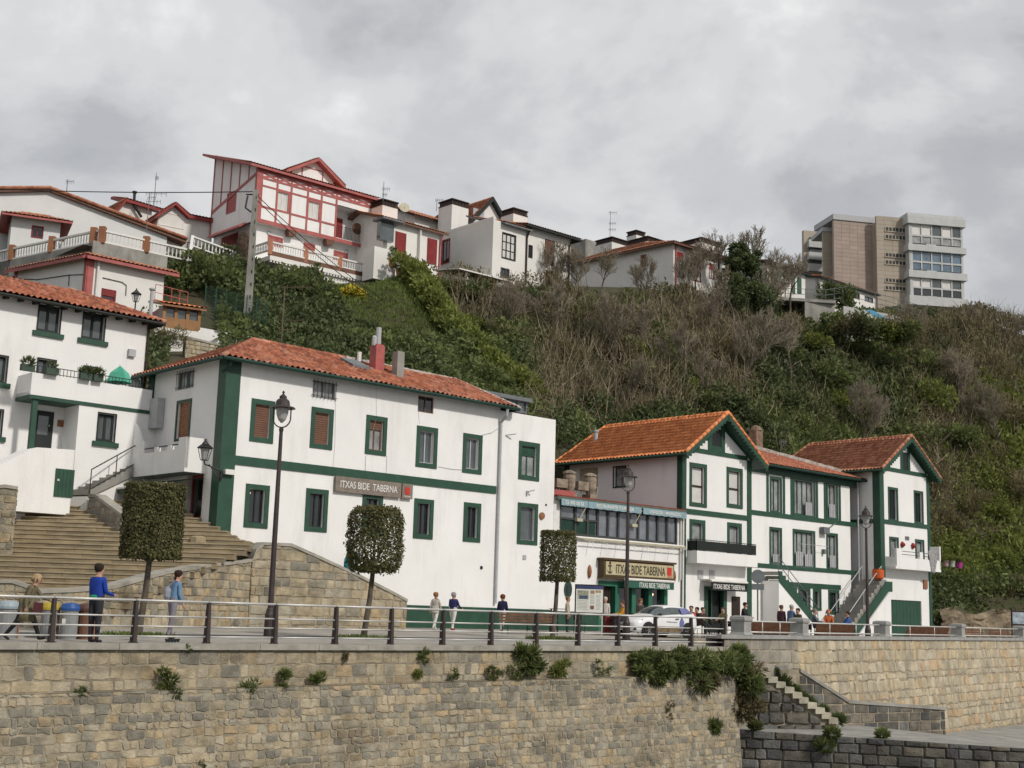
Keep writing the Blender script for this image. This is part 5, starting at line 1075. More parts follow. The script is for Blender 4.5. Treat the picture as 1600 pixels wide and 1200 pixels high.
# boundary walls
def poly_wall(name, lb, cat, F, tops, zb, th, mt=SAND, cope=COPING, seed=60, rh=(.2, .36), sw=(.22, .5), loc=None, cw=.06, ct=.12):
    r_ = root(name, lb, cat, F.p(tops[0][0], 0, 0)); S = tops[-1][0]-tops[0][0]; F2 = Fac(F.p(tops[0][0], 0, 0), F.az, F.n); xs = [t[0]-tops[0][0] for t in tops]; zs = [t[1] for t in tops]
    zf = lambda s: float(np.interp(s, xs, zs)); mb = MB(); mb.prism(F2, [(xs[0], zb)]+list(zip(xs, [z-ct for z in zs]))+[(xs[-1], zb)], -th, 0, 1)
    stones(mb, lambda s, z, d: F2.p(s, d, z), S, lambda s: zb, lambda s: zf(s)-ct, rh, sw, seed, .012, .035, jit=.045)
    E2 = Fac(F2.p(S, 0, 0), F.az+90, F.u); En = lambda s, z, d: F2.p(S+d, -s, z)
    stones(mb, En, th, lambda s: zb, lambda s: zf(S)-ct, rh, (.2, .4), seed+1, .012, .03)
    mb.build('masonry', [mt, JOINT], r_); mb = MB()
    for i in range(len(xs)-1):
        a, b = xs[i], xs[i+1]
        mb.hexa([F2.p(a, cw, zs[i]-ct), F2.p(b, cw, zs[i+1]-ct), F2.p(b, -th-cw, zs[i+1]-ct), F2.p(a, -th-cw, zs[i]-ct), F2.p(a, cw, zs[i]), F2.p(b, cw, zs[i+1]), F2.p(b, -th-cw, zs[i+1]), F2.p(a, -th-cw, zs[i])])
    mb.build('coping', cope, r_); return r_
poly_wall('ramp_wall', 'sandstone ramp wall descending in front of the long white house', 'stone wall', W1F, t1, -.1, .5, seed=61, sw=(.35, .9), rh=(.28, .45))
t2 = [W2F.uv(*p) for p in ((60, 921), (120, 919), (178, 914), (220, 902), (262, 891), (320, 882), (393, 873))]
poly_wall('stair_wall', 'curving low sandstone wall at the foot of the broad staircase', 'stone wall', W2F, t2, -.1, .45, seed=63)
W3F = Fac(at(-40, 900, 41.5), 80); t3 = [W3F.uv(*p) for p in ((-60, 905), (20, 905), (62, 920))]
poly_wall('low_wall', 'low rough stone wall behind the grey bin at the left edge', 'stone wall', W3F, t3, -.1, .4, seed=65)
W4F = Fac(at(-40, 830, 47), 62); t4 = [W4F.uv(*p) for p in ((-60, 762), (8, 757), (28, 760))]
poly_wall('flank_wall', 'rubble wall flanking the left side of the broad staircase', 'stone wall', W4F, t4, 1., .6, seed=67)
p0, p1 = at(140, 772, 53.), at(192, 803, 50.6); az = math.degrees(math.atan2(p1[0]-p0[0], p1[1]-p0[1])); W5F = Fac(p0, az, None)
t5 = [W5F.uv(140, 772), W5F.uv(150, 772), W5F.uv(192, 803)]
if t5[-1][0] > t5[0][0]: poly_wall('stair_parapet', 'dark sloping stone parapet beside the upper flight of the broad staircase', 'stone wall', W5F, t5, 3., .35, mt=GRANB, seed=69)
c = at(309, 850, 50.2); mb = MB(); mb.lathe(c+[0, 0, -.3], [(.3, 0), (.3, .55), (.2, .6)], 8); o = mb.build('stone_bollard', STEPM, None, loc=c); setp(o, 'short stone block beside the green doorway at the stair top', 'stone block')
# ---------------------------------------------------------------- the hill
CP = [(250, 560, 66), (330, 600, 66), (450, 600, 70), (600, 640, 73), (700, 640, 76), (860, 690, 82), (1000, 750, 90), (1200, 770, 98), (1330, 800, 104), (1480, 930, 104), (1560, 975, 104), (1640, 985, 106),
      (290, 500, 78), (420, 540, 80), (520, 540, 83), (620, 560, 86), (720, 590, 88), (850, 620, 92), (1000, 640, 99), (1150, 650, 104), (1300, 680, 112), (1430, 720, 117), (1580, 760, 120), (1500, 870, 112), (1600, 900, 113),
      (480, 470, 90), (560, 480, 93), (620, 470, 97), (700, 500, 98), (850, 520, 103), (1000, 540, 110), (1150, 540, 114), (1300, 560, 123), (1450, 580, 130), (1600, 620, 132),
      (400, 430, 97), (560, 455, 99.5), (650, 440, 102.5), (760, 450, 107), (900, 462, 112), (1050, 470, 119), (1150, 475, 124), (1250, 500, 130), (1350, 505, 138), (1450, 488, 146), (1530, 500, 150), (1640, 540, 152),
      (250, 425, 88), (100, 425, 88), (0, 425, 88), (100, 560, 79), (0, 560, 79), (200, 560, 78), (245, 545, 78), (60, 560, 66), (-200, 420, 90), (-200, 560, 66)]
PC = [at(*c) for c in CP]
ztop = lambda x: None
for (px, py, Y, Y2) in ((-200, 420, 90, 140), (100, 400, 92, 150), (400, 430, 97, 150), (650, 440, 102.5, 160), (900, 462, 112, 170), (1150, 475, 124, 180), (1350, 505, 138, 200), (1530, 500, 150, 220), (1640, 540, 152, 230)):
    p = at(px, py, Y); q = at(px, 600, Y2); PC.append(np.array([p[0]*Y2/Y, Y2, p[2]+1.5]))
PC = np.array(PC); XY = PC[:, :2]; Dm = np.linalg.norm(XY[:, None]-XY[None], axis=2); n_ = len(PC)
Am = np.zeros((n_+3, n_+3)); Am[:n_, :n_] = Dm+np.eye(n_)*.8; Am[:n_, n_] = 1; Am[:n_, n_+1:] = XY; Am[n_, :n_] = 1; Am[n_+1:, :n_] = XY.T
cf = np.linalg.solve(Am, np.concatenate([PC[:, 2], [0, 0, 0]]))
def vnoise(x, y, seed=0):
    xi, yi = np.floor(x).astype(int), np.floor(y).astype(int); fx, fy = x-xi, y-yi; fx = fx*fx*(3-2*fx); fy = fy*fy*(3-2*fy)
    def h(a, b): k = (a*374761393+b*668265263+seed*1442695041) & 0x7fffffff; k = ((k ^ (k >> 13))*1274126177) & 0x7fffffff; return ((k ^ (k >> 16)) & 0xffff)/65535.
    return (h(xi, yi)*(1-fx)+h(xi+1, yi)*fx)*(1-fy)+(h(xi, yi+1)*(1-fx)+h(xi+1, yi+1)*fx)*fy
def fbm(x, y, s=0, o=4): 
    v = 0; a = .5
    for i in range(o): v = v+a*vnoise(x*2**i, y*2**i, s+i*7); a *= .5
    return v/.94
def terr(x, y):
    x = np.asarray(x, float).ravel(); y = np.asarray(y, float).ravel(); d = np.sqrt((x[:, None]-XY[:, 0])**2+(y[:, None]-XY[:, 1])**2)
    return d@cf[:n_]+cf[n_]+cf[n_+1]*x+cf[n_+2]*y
sg_ = np.arange(-75, 150.1, 1.25); vg = np.arange(-2, 150.1, 1.25); S_, V_ = np.meshgrid(sg_, vg, indexing='ij')
XX = FA.P[0]+FA.u[0]*S_-FA.n[0]*V_; YY = FA.P[1]+FA.u[1]*S_-FA.n[1]*V_; ZZ = terr(XX, YY).reshape(S_.shape)
def tclip(S_, V_, Z):
    Z = Z+1.2*(fbm(S_*.12, V_*.12, 3)-.5)*np.clip((V_-12)/10, 0, 1)
    Z = np.where((V_ < 10.5) & (S_ > -2) & (S_ < 57), np.minimum(Z, .1), Z)
    Z = np.where((V_ < 1) & (S_ >= 57), -.5, Z)
    Z = np.where((V_ >= 1) & (V_ < 10) & (S_ >= 57), np.minimum(Z, .3+(V_-1)*1.0), Z)
    return np.where((S_ <= -2) & (V_ < 8), -1, np.where((S_ <= -2) & (V_ < 14), np.minimum(Z, 8), Z))
ZZ = tclip(S_, V_, ZZ)
vs = np.stack([XX, YY, ZZ], -1).reshape(-1, 3); ni, nj = S_.shape; fs = [(i*nj+j, (i+1)*nj+j, (i+1)*nj+j+1, i*nj+j+1) for i in range(ni-1) for j in range(nj-1)]
me = bpy.data.meshes.new('hillside'); me.from_pydata(vs.tolist(), [], fs); me.materials.append(SOIL); me.polygons.foreach_set('use_smooth', [True]*len(fs)); o = bpy.data.objects.new('hillside', me); COL.objects.link(o); setp(o, 'steep overgrown hillside rising behind the quay houses', kind='structure')
def hz(x, y):
    x = np.atleast_1d(np.asarray(x, float)); y = np.atleast_1d(np.asarray(y, float)); s, v = sdco(x, y); return tclip(s, v, terr(x, y))
def hitpix(px, py, y0=62, y1=175):     # where the sight line of a photo pixel meets the hill
    ys = np.arange(y0, y1, .5); d = ray(px, py); P = CAM+np.outer(ys/d[1], d); z = hz(P[:, 0], P[:, 1]); k = np.where(P[:, 2] < z)[0]
    i = k[0] if len(k) else len(ys)-1; q = P[i].copy(); q[2] = z[i]; return q
# vegetation masses: leaf-sized faces over mounds
RG = np.random.default_rng(11)
NS = 1000000
s_ = RG.uniform(-16, 118, NS); v_ = RG.uniform(1.5, 92, NS); x_ = FA.P[0]+FA.u[0]*s_-FA.n[0]*v_; y_ = FA.P[1]+FA.u[1]*s_-FA.n[1]*v_
M_ = np.stack([_r, _u, _f]); 
def prj(P): c = (P-CAM)@M_.T; return 800+F*c[:, 0]/c[:, 2], 600-F*c[:, 1]/c[:, 2]
gzv = np.array([s_*0, v_*0])[0]
ZI = ZZ; fi = (s_-sg_[0])/1.25; fj = (v_-vg[0])/1.25; i0 = np.clip(fi.astype(int), 0, ni-2); j0 = np.clip(fj.astype(int), 0, nj-2); a_ = fi-i0; b_ = fj-j0
z_ = ZI[i0, j0]*(1-a_)*(1-b_)+ZI[i0+1, j0]*a_*(1-b_)+ZI[i0, j0+1]*(1-a_)*b_+ZI[i0+1, j0+1]*a_*b_
px_, py_ = prj(np.stack([x_, y_, z_], 1))
keep = (px_ > -60) & (px_ < 1680) & (y_ < 168) & ~((s_ > -2) & (s_ < 57) & (v_ < 9.5)) & (s_ > -2)
keep |= (px_ > 262) & (s_ > -30) & (s_ <= -2) & (v_ > 13)
keep &= (px_ > 262) | (py_ > 500)
keep &= ~((px_ > 262) & (px_ < 340) & (py_ > 455))
# nothing on the terraces and plots of the upper houses
ridgey = np.interp(px_, [0, 250, 300, 400, 520, 640, 700, 780, 900, 1050, 1150, 1250, 1300, 1400, 1500, 1600], [600, 480, 420, 440, 455, 440, 436, 448, 462, 468, 470, 492, 500, 490, 486, 520])
depth_ok = y_ < np.interp(px_, [200, 400, 560, 650, 760, 900, 1050, 1150, 1250, 1350, 1450, 1530, 1640], [90, 96.5, 99.5, 103, 107, 112.5, 119.5, 125, 131, 139, 160, 165, 168])
keep &= depth_ok
s_, v_, x_, y_, z_, px_, py_ = [q[keep] for q in (s_, v_, x_, y_, z_, px_, py_)]
mound = fbm(s_*.22, v_*.22, 21, 3); mound2 = fbm(s_*.75, v_*.75, 5, 3)
cls = fbm(s_*.09+10, v_*.09, 40, 3)+.25*(RG.random(len(s_))-.5)
# zones: 0 dark ivy, 1 green leaves, 2 yellow green, 3 dry olive, 4 grass
zone = np.full(len(s_), 3)
def band(px, x0, x1): return (px >= x0) & (px < x1)
pxj = px_+RG.normal(0, 14, len(px_)); pyj = py_+RG.normal(0, 10, len(px_))
zone[band(pxj, 230, 560)] = 0
zone[(pxj < 620) & (cls > .56)] = 1
grass = (pxj > 505) & (pxj < 700) & (pyj > 452) & (pyj < 545) & (pxj > 505+(pyj-452)*.7) & (pxj < 635+(pyj-452)*.75); 
grass = (px_ > 490) & (px_ < 712) & (px_ > 500+(py_-455)*1.0) & (px_ < 640+(py_-450)*.62) & (py_ < 560)
zone[band(pxj, 560, 840) & (pyj > 520)] = 1
zone[band(pxj, 560, 840) & (pyj > 560) & (cls < .46)] = 0
zone[band(pxj, 640, 800) & (pyj < 520)] = 3
zone[(pxj > 860) & (pyj > 655) & (pxj < 1240)] = 0
zone[(pxj > 820) & (pxj < 1240) & (pyj > 625) & (pyj <= 662)] = 3
rt = (pxj > 1180); zone[rt & (cls > .40)] = 1; zone[rt & (cls > .57)] = 2; zone[rt & (pxj > 1430) & (pyj < 860) & (cls < .62)] = 3; zone[rt & (cls < .34)] = 0
zone[(pxj > 900) & (pxj < 1180) & (cls > .50) & (pyj > 480)] = 1
zone[(pxj > 1450) & (pyj > 850)] = 2; zone[(pxj > 1455) & (pyj > 915)] = 1; zone[(pxj > 1452) & (pxj < 1500) & (pyj > 925)] = 0
zone[band(pxj, 1210, 1330) & (pyj > 640) & (cls > .5)] = 1
zone[grass] = 4
amp = np.choose(zone, [1.8, 2.0, 1.5, 2.4, .0]); amp = np.where(y_ < 80, amp*.6, amp); amp = amp*np.clip((np.interp(px_, [200, 400, 1300, 1600], [93, 97, 138, 160])-y_)/6, 0.05, 1)
h_ = amp*np.clip((mound-.3)*1.9, 0, 1.3)+.5*amp*(mound2-.4)+RG.uniform(-.25, .45, len(s_))*np.where(zone == 4, .2, 1)
thin = (zone == 3) & (RG.random(len(s_)) < .60); thin |= (py_ > 760) & (px_ < 1440) & (RG.random(len(s_)) < .8); thin |= (px_ > 1490) & (py_ > 945) & (RG.random(len(s_)) < .93)
def leaf_quads(x, y, z, sz, up, rg, asp=.55):
    n = len(x); P = np.stack([x, y, z], 1); d = rg.normal(0, 1, (n, 3)); d[:, 2] += up; d /= np.linalg.norm(d, axis=1)[:, None]
    t = rg.normal(0, 1, (n, 3)); t = np.cross(d, t); t /= np.linalg.norm(t, axis=1)[:, None]; L_ = (sz*rg.uniform(.6, 1.4, n))[:, None]; W_ = L_*asp
    return np.stack([P-t*W_*.35, P+d*L_*.5+t*W_*.6-0*d, P+d*L_, P+d*L_*.45-t*W_*.6], 1)
names = [('ivy_cover', 'dense dark ivy and laurel leaves covering the lower slope', LEAFD), ('green_scrub', 'green leafy scrub spreading over the hillside', LEAF), ('bramble_cover', 'bright yellow green brambles on the right of the hillside', LEAFY), ('dry_scrub', 'olive brown winter scrub on the middle of the hillside', DRYL), ('grass', 'mown grass slope below the red half timbered house', GRASS)]
for k, (nm, lb, mt_) in enumerate(names):
    q = (zone == k) & ~thin; n = q.sum()
    if not n: continue
    sz = np.full(n, [.34, .35, .36, .30, .28][k])*np.clip(y_[q]/100, .8, 1.3)
    V = leaf_quads(x_[q], y_[q], z_[q]+h_[q]+.1, sz, [.5, .7, .8, .9, 2.2][k], RG, [.6, .55, .5, .3, .22][k])
    if k == 4: pass
    tn = np.clip(.5+.9*(mound2[q]-.5)+.5*(mound[q]-.5)+RG.uniform(-.28, .28, n), 0, 1)
    o = np_mesh(nm, V, 4, mt_, tn, loc=(x_[q][0], y_[q][0], z_[q][0])); setp(o, lb, None, kind='stuff')
# thin dry stems sticking out of the scrub
q = ((zone == 3) | ((zone == 1) & (px_ > 900) & (RG.random(len(s_)) < .15))) & (px_ > 700) & (RG.random(len(s_)) < .15) & (py_ < 800) & (cls < .64); n = q.sum()
P = np.stack([x_[q], y_[q], z_[q]+h_[q]*.7], 1); d = RG.normal(0, .42, (n, 3)); d[:, 2] = 1; d /= np.linalg.norm(d, axis=1)[:, None]; t = np.cross(d, RG.normal(0, 1, (n, 3))); t /= np.linalg.norm(t, axis=1)[:, None]
Lh = RG.uniform(.5, 2.3, n)[:, None]*np.clip((np.interp(px_[q], [640, 1300, 1600], [104, 136, 160])-y_[q])/8, .35, 1)[:, None]; bend = RG.normal(0, .18, (n, 3))*Lh; W_ = RG.uniform(.022, .045, n)[:, None]
mid = P+d*Lh*.55+bend*.4; tip = P+d*Lh+bend
V = np.concatenate([np.stack([P-t*W_, P+t*W_, mid+t*W_*.7, mid-t*W_*.7], 1), np.stack([mid-t*W_*.7, mid+t*W_*.7, tip+t*W_*.25, tip-t*W_*.25], 1)])
o = np_mesh('dry_stems', V, 4, DRY, np.tile(RG.random(n), 2), loc=P[0]); setp(o, 'bare dry stems and brambles bristling over the hillside', None, kind='stuff')
# rocky foot of the hill at the far right
RF = Fac(AF.p(58.5, -1.2, 0), 56); mb = MB(); nx_, nz_ = 60, 12; rgk = np.random.default_rng(3); tb = []
def rockp(i, j):
    s = i*.6; top = 1.7+.5*math.sin(s*.35)+.35*math.sin(s*.9+1); z = -.2+(top+.2)*j/nz_; nn = float(fbm(np.array([s*.7]), np.array([z*.9]), 9)[0]); return RF.p(s, .9*nn-1.0*z/3.2-.3+.5*float(vnoise(np.array([s*1.9]), np.array([z*3.1]), 4)[0]), z+.2*nn)
G_ = [[rockp(i, j) for j in range(nz_+1)] for i in range(nx_+1)]
for i in range(nx_):
    for j in range(nz_): mb.poly([G_[i][j], G_[i+1][j], G_[i+1][j+1], G_[i][j+1]], t=random.random())
o = mb.build('rock_face', ROCK, None, loc=G_[0][0]); setp(o, 'sandy rock face at the foot of the hill beside the garage house', None, kind='structure')
# ---------------------------------------------------------------- upper town
def box_walls(mb, F, a, b, z0, top, dep, holes=(), left=True, m=0, lh=(), zl1=None):
    wall(mb, F, a, b, z0, top, holes, dep=.15, m=m); tf = top if callable(top) else (lambda s: top); q = lambda s, v, z: F.p(s, -v, z)
    if left:
        S = F.side(a); S2 = Fac(S.p(dep, 0, 0), S.az, S.n); zz = zl1 if zl1 is not None else tf(a); wall(mb, S2, -dep, 0, z0, slope(-dep, 0, tf(a), zz), [(h[0]-dep, h[1]-dep, h[2], h[3]) for h in lh], dep=.15, m=m)
    mb.poly([q(b, 0, z0), q(b, dep, z0), q(b, dep, tf(b)), q(b, 0, tf(b))], m); mb.poly([q(a, dep, z0), q(b, dep, z0), q(b, dep, tf(b)), q(a, dep, zl1 if zl1 is not None else tf(a))], m); return mb
def roofpl(par, planes, tm, soff, name='roof', th=.14, tw=.3, co=.45, seed=1, ridges=(), ns=4, amp=.035):
    mb = MB()
    for i, P in enumerate(planes): tiles(mb, *P, tw, co, amp, ns=ns, seed=seed+i)
    for a, b in ridges: ridge(mb, a, b, .12, .5)
    rf = mb.build(name, tm, par, smooth=True); mb = MB()
    for P in planes: slab(mb, P if np.linalg.norm(np.array(P[2])-np.array(P[3])) > .05 else P[:3], th)
    mb.build('eave', soff, rf); return rf
def balustrade(mb, p, q, h=.8, sp=.24, m=0, r=.055, end=True):
    p = np.array(p, float); q = np.array(q, float); n = max(2, int(np.linalg.norm((q-p)[:2])/sp)); Z = np.array([0, 0, 1.])
    mb.bar(p+Z*(h-.06), q+Z*(h-.06), .2, .12, m); mb.bar(p+Z*.05, q+Z*.05, .2, .1, m)
    for i in range(n): c = p+(q-p)*(i+.5)/n; mb.tube(c+Z*.1, c+Z*.38, r*.6, r, 5, m, False); mb.tube(c+Z*.38, c+Z*(h-.1), r, r*.5, 5, m, False)
    return mb
PAR = lambda F, pts: [F.uv(*p) for p in pts]
# --- red half timbered house
HF = Fac(at(400, 390, 100), 48.5); H = root('half_timbered_house', 'tall red and white half timbered house high on the hill with recessed balcony', 'house', HF.p(5, 0, 28.5))
ha, hb = HF.uv(399, 340)[0], HF.uv(584, 360)[0]; zE = 35.3; zF = 30.95; qh = lambda s, v, z: HF.p(s, -v, z)
hh = []
RW = dict(sm=REDP, fm=WPAINT, gl=GLW, cols=2, dep=.12, fw=.07)
for r in ((430.5, 298, 452.5, 332), (479, 313, 500.5, 345)): hh.append(window(H, HF, HF.rect(*r), .16, **RW))
rb = HF.rect(525, 326, 577, 382); rb = (rb[0], rb[1], zF+.25, rb[3])
mb = MB(); HS = HF.side(ha); HD = 7.2
sh = [HS.rect(354.5, 300, 369, 332)]; sh = [(min(sh[0][:2]), max(sh[0][:2]), sh[0][2], sh[0][3])]; window(H, HS, sh[0], .12, sm=REDP, fm=REDP, shut=1., shm=REDP, dep=.1)
box_walls(mb, HF, ha, hb, zF, zE, HD, hh+[rb], lh=sh, zl1=38.1)
for (x0, z0, x1, z1) in ((rb[0], rb[2], rb[1], rb[2]), (rb[1], rb[2], rb[1], rb[3]), (rb[1], rb[3], rb[0], rb[3]), (rb[0], rb[3], rb[0], rb[2])): mb.poly([HF.p(x0, 0, z0), HF.p(x1, 0, z1), HF.p(x1, -1.4, z1), HF.p(x0, -1.4, z0)])
mb.poly([HF.p(rb[0], -1.4, rb[2]), HF.p(rb[1], -1.4, rb[2]), HF.p(rb[1], -1.4, rb[3]), HF.p(rb[0], -1.4, rb[3])])
HL = HF.back(.6); lz = 26.5; lh = []
for r in ((418, 369, 442, 385), (474, 380, 492, 396), (521, 393, 543, 408), (572, 411, 584, 425)): lh.append(window(H, HL, HL.rect(*r), .12, sm=REDP, fm=REDD, shut=.7, shm=REDP, dep=.1))
wall(mb, HL, ha+.3, hb-.1, lz, zF, lh); HLS = HL.side(ha+.3); S2 = Fac(HLS.p(6.5, 0, 0), HLS.az, HLS.n); wall(mb, S2, -6.5, 0, lz, zF, []); mb.poly([qh(ha+.3, .6, zF), qh(hb, .6, zF), qh(hb, 0, zF), qh(ha, 0, zF)]); mb.poly([qh(hb-.1, .6, lz), qh(hb-.1, 7, lz), qh(hb-.1, 7, zF), qh(hb-.1, .6, zF)])
mb.build('wall', WHITE, H)
mb = MB(); T_ = .17
def hx(px): return HF.uv(px, 340)[0]
zt1, zt2, zm, zbm = HF.uv(404, 275)[1], HF.uv(404, 288)[1], HF.uv(403, 321)[1], zF+.12
zt1 = (HF.uv(404, 275)[1]+HF.uv(578, 325)[1])/2; zt2 = zt1-.62
mb.fb(HF, ha-.1, ha+.45, zF-.1, zE, -.02, .06); mb.fb(HF, hb-.4, hb+.02, zF-.1, zE, -.02, .06); mb.fb(HF, ha+.45, hb-.4, zF-.12, zF+.2, -.02, .05); mb.fb(HF, ha+.45, hb-.4, zE-.3, zE-.02, -.02, .05)
vx = [HF.uv(p, 330)[0] for p in (431, 453.5, 479.5, 501.5, 525)]; vx2 = vx+[HF.uv(553.5, 330)[0]]
for x in vx: mb.fb(HF, x-T_/2, x+T_/2, zF+.2, zE-.3, -.02, .045)
mb.fb(HF, vx2[-1]-T_/2, vx2[-1]+T_/2, zt1, zE-.3, -.02, .045)
mb.fb(HF, ha+.45, hb-.4, zt1-.08, zt1+.08, -.02, .04); mb.fb(HF, ha+.45, vx[-1], zt2-.07, zt2+.07, -.02, .04)
seg = [ha+.45]+vx
for i, (a, b) in enumerate(zip(seg[:-1], seg[1:])):
    if i in (1, 3): continue
    mb.fb(HF, a, b, zm-.08, zm+.08, -.02, .038)
seg = [ha+.45]+vx2+[hb-.4]
for a, b in zip(seg[:-1], seg[1:]): mb.bar(HF.p(a, .03, zt1+.08), HF.p(b, .03, zE-.3), .03, .12, up=HF.n*-1+[0, 0, 1e-3]) if False else (mb.prism(HF, [(a, zt1+.02), (a, zt1+.16), (b, zE-.26), (b, zE-.4)], -.01, .036), mb.prism(HF, [(a, zE-.26), (a, zE-.4), (b, zt1+.02), (b, zt1+.16)], -.01, .034))
mb.prism(HS, [(.1, 35.0), (.1, 34.75), (HD, 32.9), (HD, 33.15)], -.01, .05)
for i in range(1, 5): x = HD*i/5; zl_ = 34.9-x*.27; mb.prism(HS, [(x-.07, zl_), (x+.07, zl_), (x+.07, 35.3+x*.37), (x-.07, 35.3+x*.37)], -.01, .045)
mb.fb(HS, 7.1, 7.25, zF, 37.9, -.02, .05); mb.fb(HS, -.05, .3, zF-.1, zE, -.02, .055)
mb.build('red_timbers', REDP, H)
mb = MB(); dr = HF.rect(532, 335, 549, 376); mb.fb(HF, dr[0], dr[1], rb[2], dr[3], -1.4, -1.33); o = mb.build('balcony_door', REDD, H)
mb = MB(); railing(mb, HF.p(rb[0], -.05, rb[2]-.1), HF.p(rb[1]+.2, -.05, rb[2]-.1), 1.15, 26, .018); mb.build('balcony_rail', DWOOD, H)
mb = MB(); s_, z_ = HF.uv(559, 357); mb.lathe(HF.p(s_, -.12, z_), [(.5, 0), (.5, .05)], 14, axis=HF.n); mb.build('wicker_disc', BROWN, H)
mb = MB()
for px, py in ((456, 366), (515, 380), (575, 394)): s_, z_ = HF.uv(px, py); mb.prism(HF, [(s_-.35, zF-.1), (s_-.25, zF-.6), (s_+.35, zF-.5), (s_+.45, zF-.1)], -.5, .02)
split(mb, 'corbel', BROWN, H)
mb = MB()
for px, py in ((420, 364), (541, 393)): s_, z_ = HL.uv(px, py); mb.lathe(HL.p(s_, 0, z_), [(.18, 0), (.18, .08)], 12, axis=HF.n)
split(mb, 'round_lamp', LGREY, H)
e0, e1, r1_, r0_ = qh(ha-.9, -.4, zE+.1), qh(hb+.3, -.4, zE+.1), qh(hb+.3, HD+.6, 38.0), qh(ha-.9, HD+.6, 38.2)
rf = roofpl(H, [(e0, e1, r1_, r0_)], TERRC, REDP, th=.2, tw=.28)
DF = HF.back(2.6); d0, d1 = DF.uv(452, 270)[0], DF.uv(520, 285)[0]; dc = DF.uv(493, 250)[0]; zda = DF.uv(493, 249)[1]; zde = zda-1.35; d0 = dc-2.2; d1 = dc+1.9
dwr = DF.rect(471, 262, 505, 281); dwr = (dwr[0], dwr[1], dwr[2], min(dwr[3], zde+.5)); mb = MB(); dq = window(H, DF, dwr, .1, sm=REDP, fm=WPAINT, gl=GLW, cols=2, dep=.1); wall(mb, DF, d0, d1, 35.2, gable(d0, d1, dc, zde, zda-.1), [dq] if dq[3] < zde else []); S2 = DF.side(d0); S3 = Fac(S2.p(4, 0, 0), S2.az, S2.n); wall(mb, S3, -4, 0, 35.4, zde, []); mb.build('dormer_wall', WHITE, H)
q2 = lambda s, v, z: DF.p(s, -v, z); zdo = zde-.42
roofpl(H, [(q2(d0-.9, 4, zdo), q2(d0-.9, -.6, zdo), q2(dc, -.6, zda+.05), q2(dc, 4, zda+.05)), (q2(d1+.9, -.6, zdo), q2(d1+.9, 4, zdo), q2(dc, 4, zda+.05), q2(dc, -.6, zda+.05))], TERRC, REDP, 'dormer_roof', th=.28, tw=.28)
# porch and lean-to on the left side
mb = MB(); P0_, P1_ = at(324, 370, 102), at(374, 352, 98.5); mb.hexa([P0_-[0, 0, .15], P1_-[0, 0, .15], P1_+[0, 2.2, .8], P0_+[0, 2.2, .8], P0_, P1_, P1_+[0, 2.2, .95], P0_+[0, 2.2, .95]]); mb.build('porch_roof', REDP, H)
r_ = HLS.rect(347, 368, 371, 395); mb = MB(); mb.fb(HLS, *r_, .0, .08); mb.build('side_door', REDD, H)
# terrace with balustrade
TF = HF.back(-2.6); tz = 28.35; x0, x1 = TF.uv(421, 390)[0], TF.uv(628, 430)[0]
tr = root('terrace_balustrade', 'white terrace slab and balustrade in front of the half timbered house', 'balustrade', TF.p(x0, 0, tz))
zt = TF.uv(422, 394)[1]; zt = (TF.uv(422, 396)[1]+TF.uv(626, 450)[1])/2
mb = MB(); mb.fb(TF, x0, x1, zt-.35, zt, -4, .15)
n = 46
for i in range(n): s_ = x0+(x1-x0)*(i+.5)/n; mb.fb(TF, s_-.07, s_+.07, zt-.5, zt-.35, -.1, .12)
mb.fb(TF, x0+1, x1, zt-1.1, zt-.35, -4, -.15); mb.fb(TF, x0+5.0, x1, zt-2.6, zt-1.1, -4, -.2); mb.build('slab', WHITE2, tr)
mb = MB(); mb.fb(TF, x0, x1, zt, zt+.38, -.12, .06); mb.build('kerb_band', BROWN, tr)
pxs = [422, 478, 530.5, 580, 626]; ps = [TF.p(TF.uv(p, 400)[0] if p < 500 else TF.uv(p, 430)[0], -.03, zt+.38) for p in pxs]
mb = MB()
for a, b in zip(ps[:-1], ps[1:]): balustrade(mb, a+HF.u*.15, b-HF.u*.15, .78, .22)
balustrade(mb, ps[0]-HF.n*3.2+HF.u*-.2, ps[0]-HF.u*.1, .78, .22); mb.build('balusters', WPAINT, tr)
for p in ps: mb = MB(); mb.box(p+[-.16, -.16, -.3], p+[.16, .16, .95]); mb.build('brick_post', TERRC, tr)
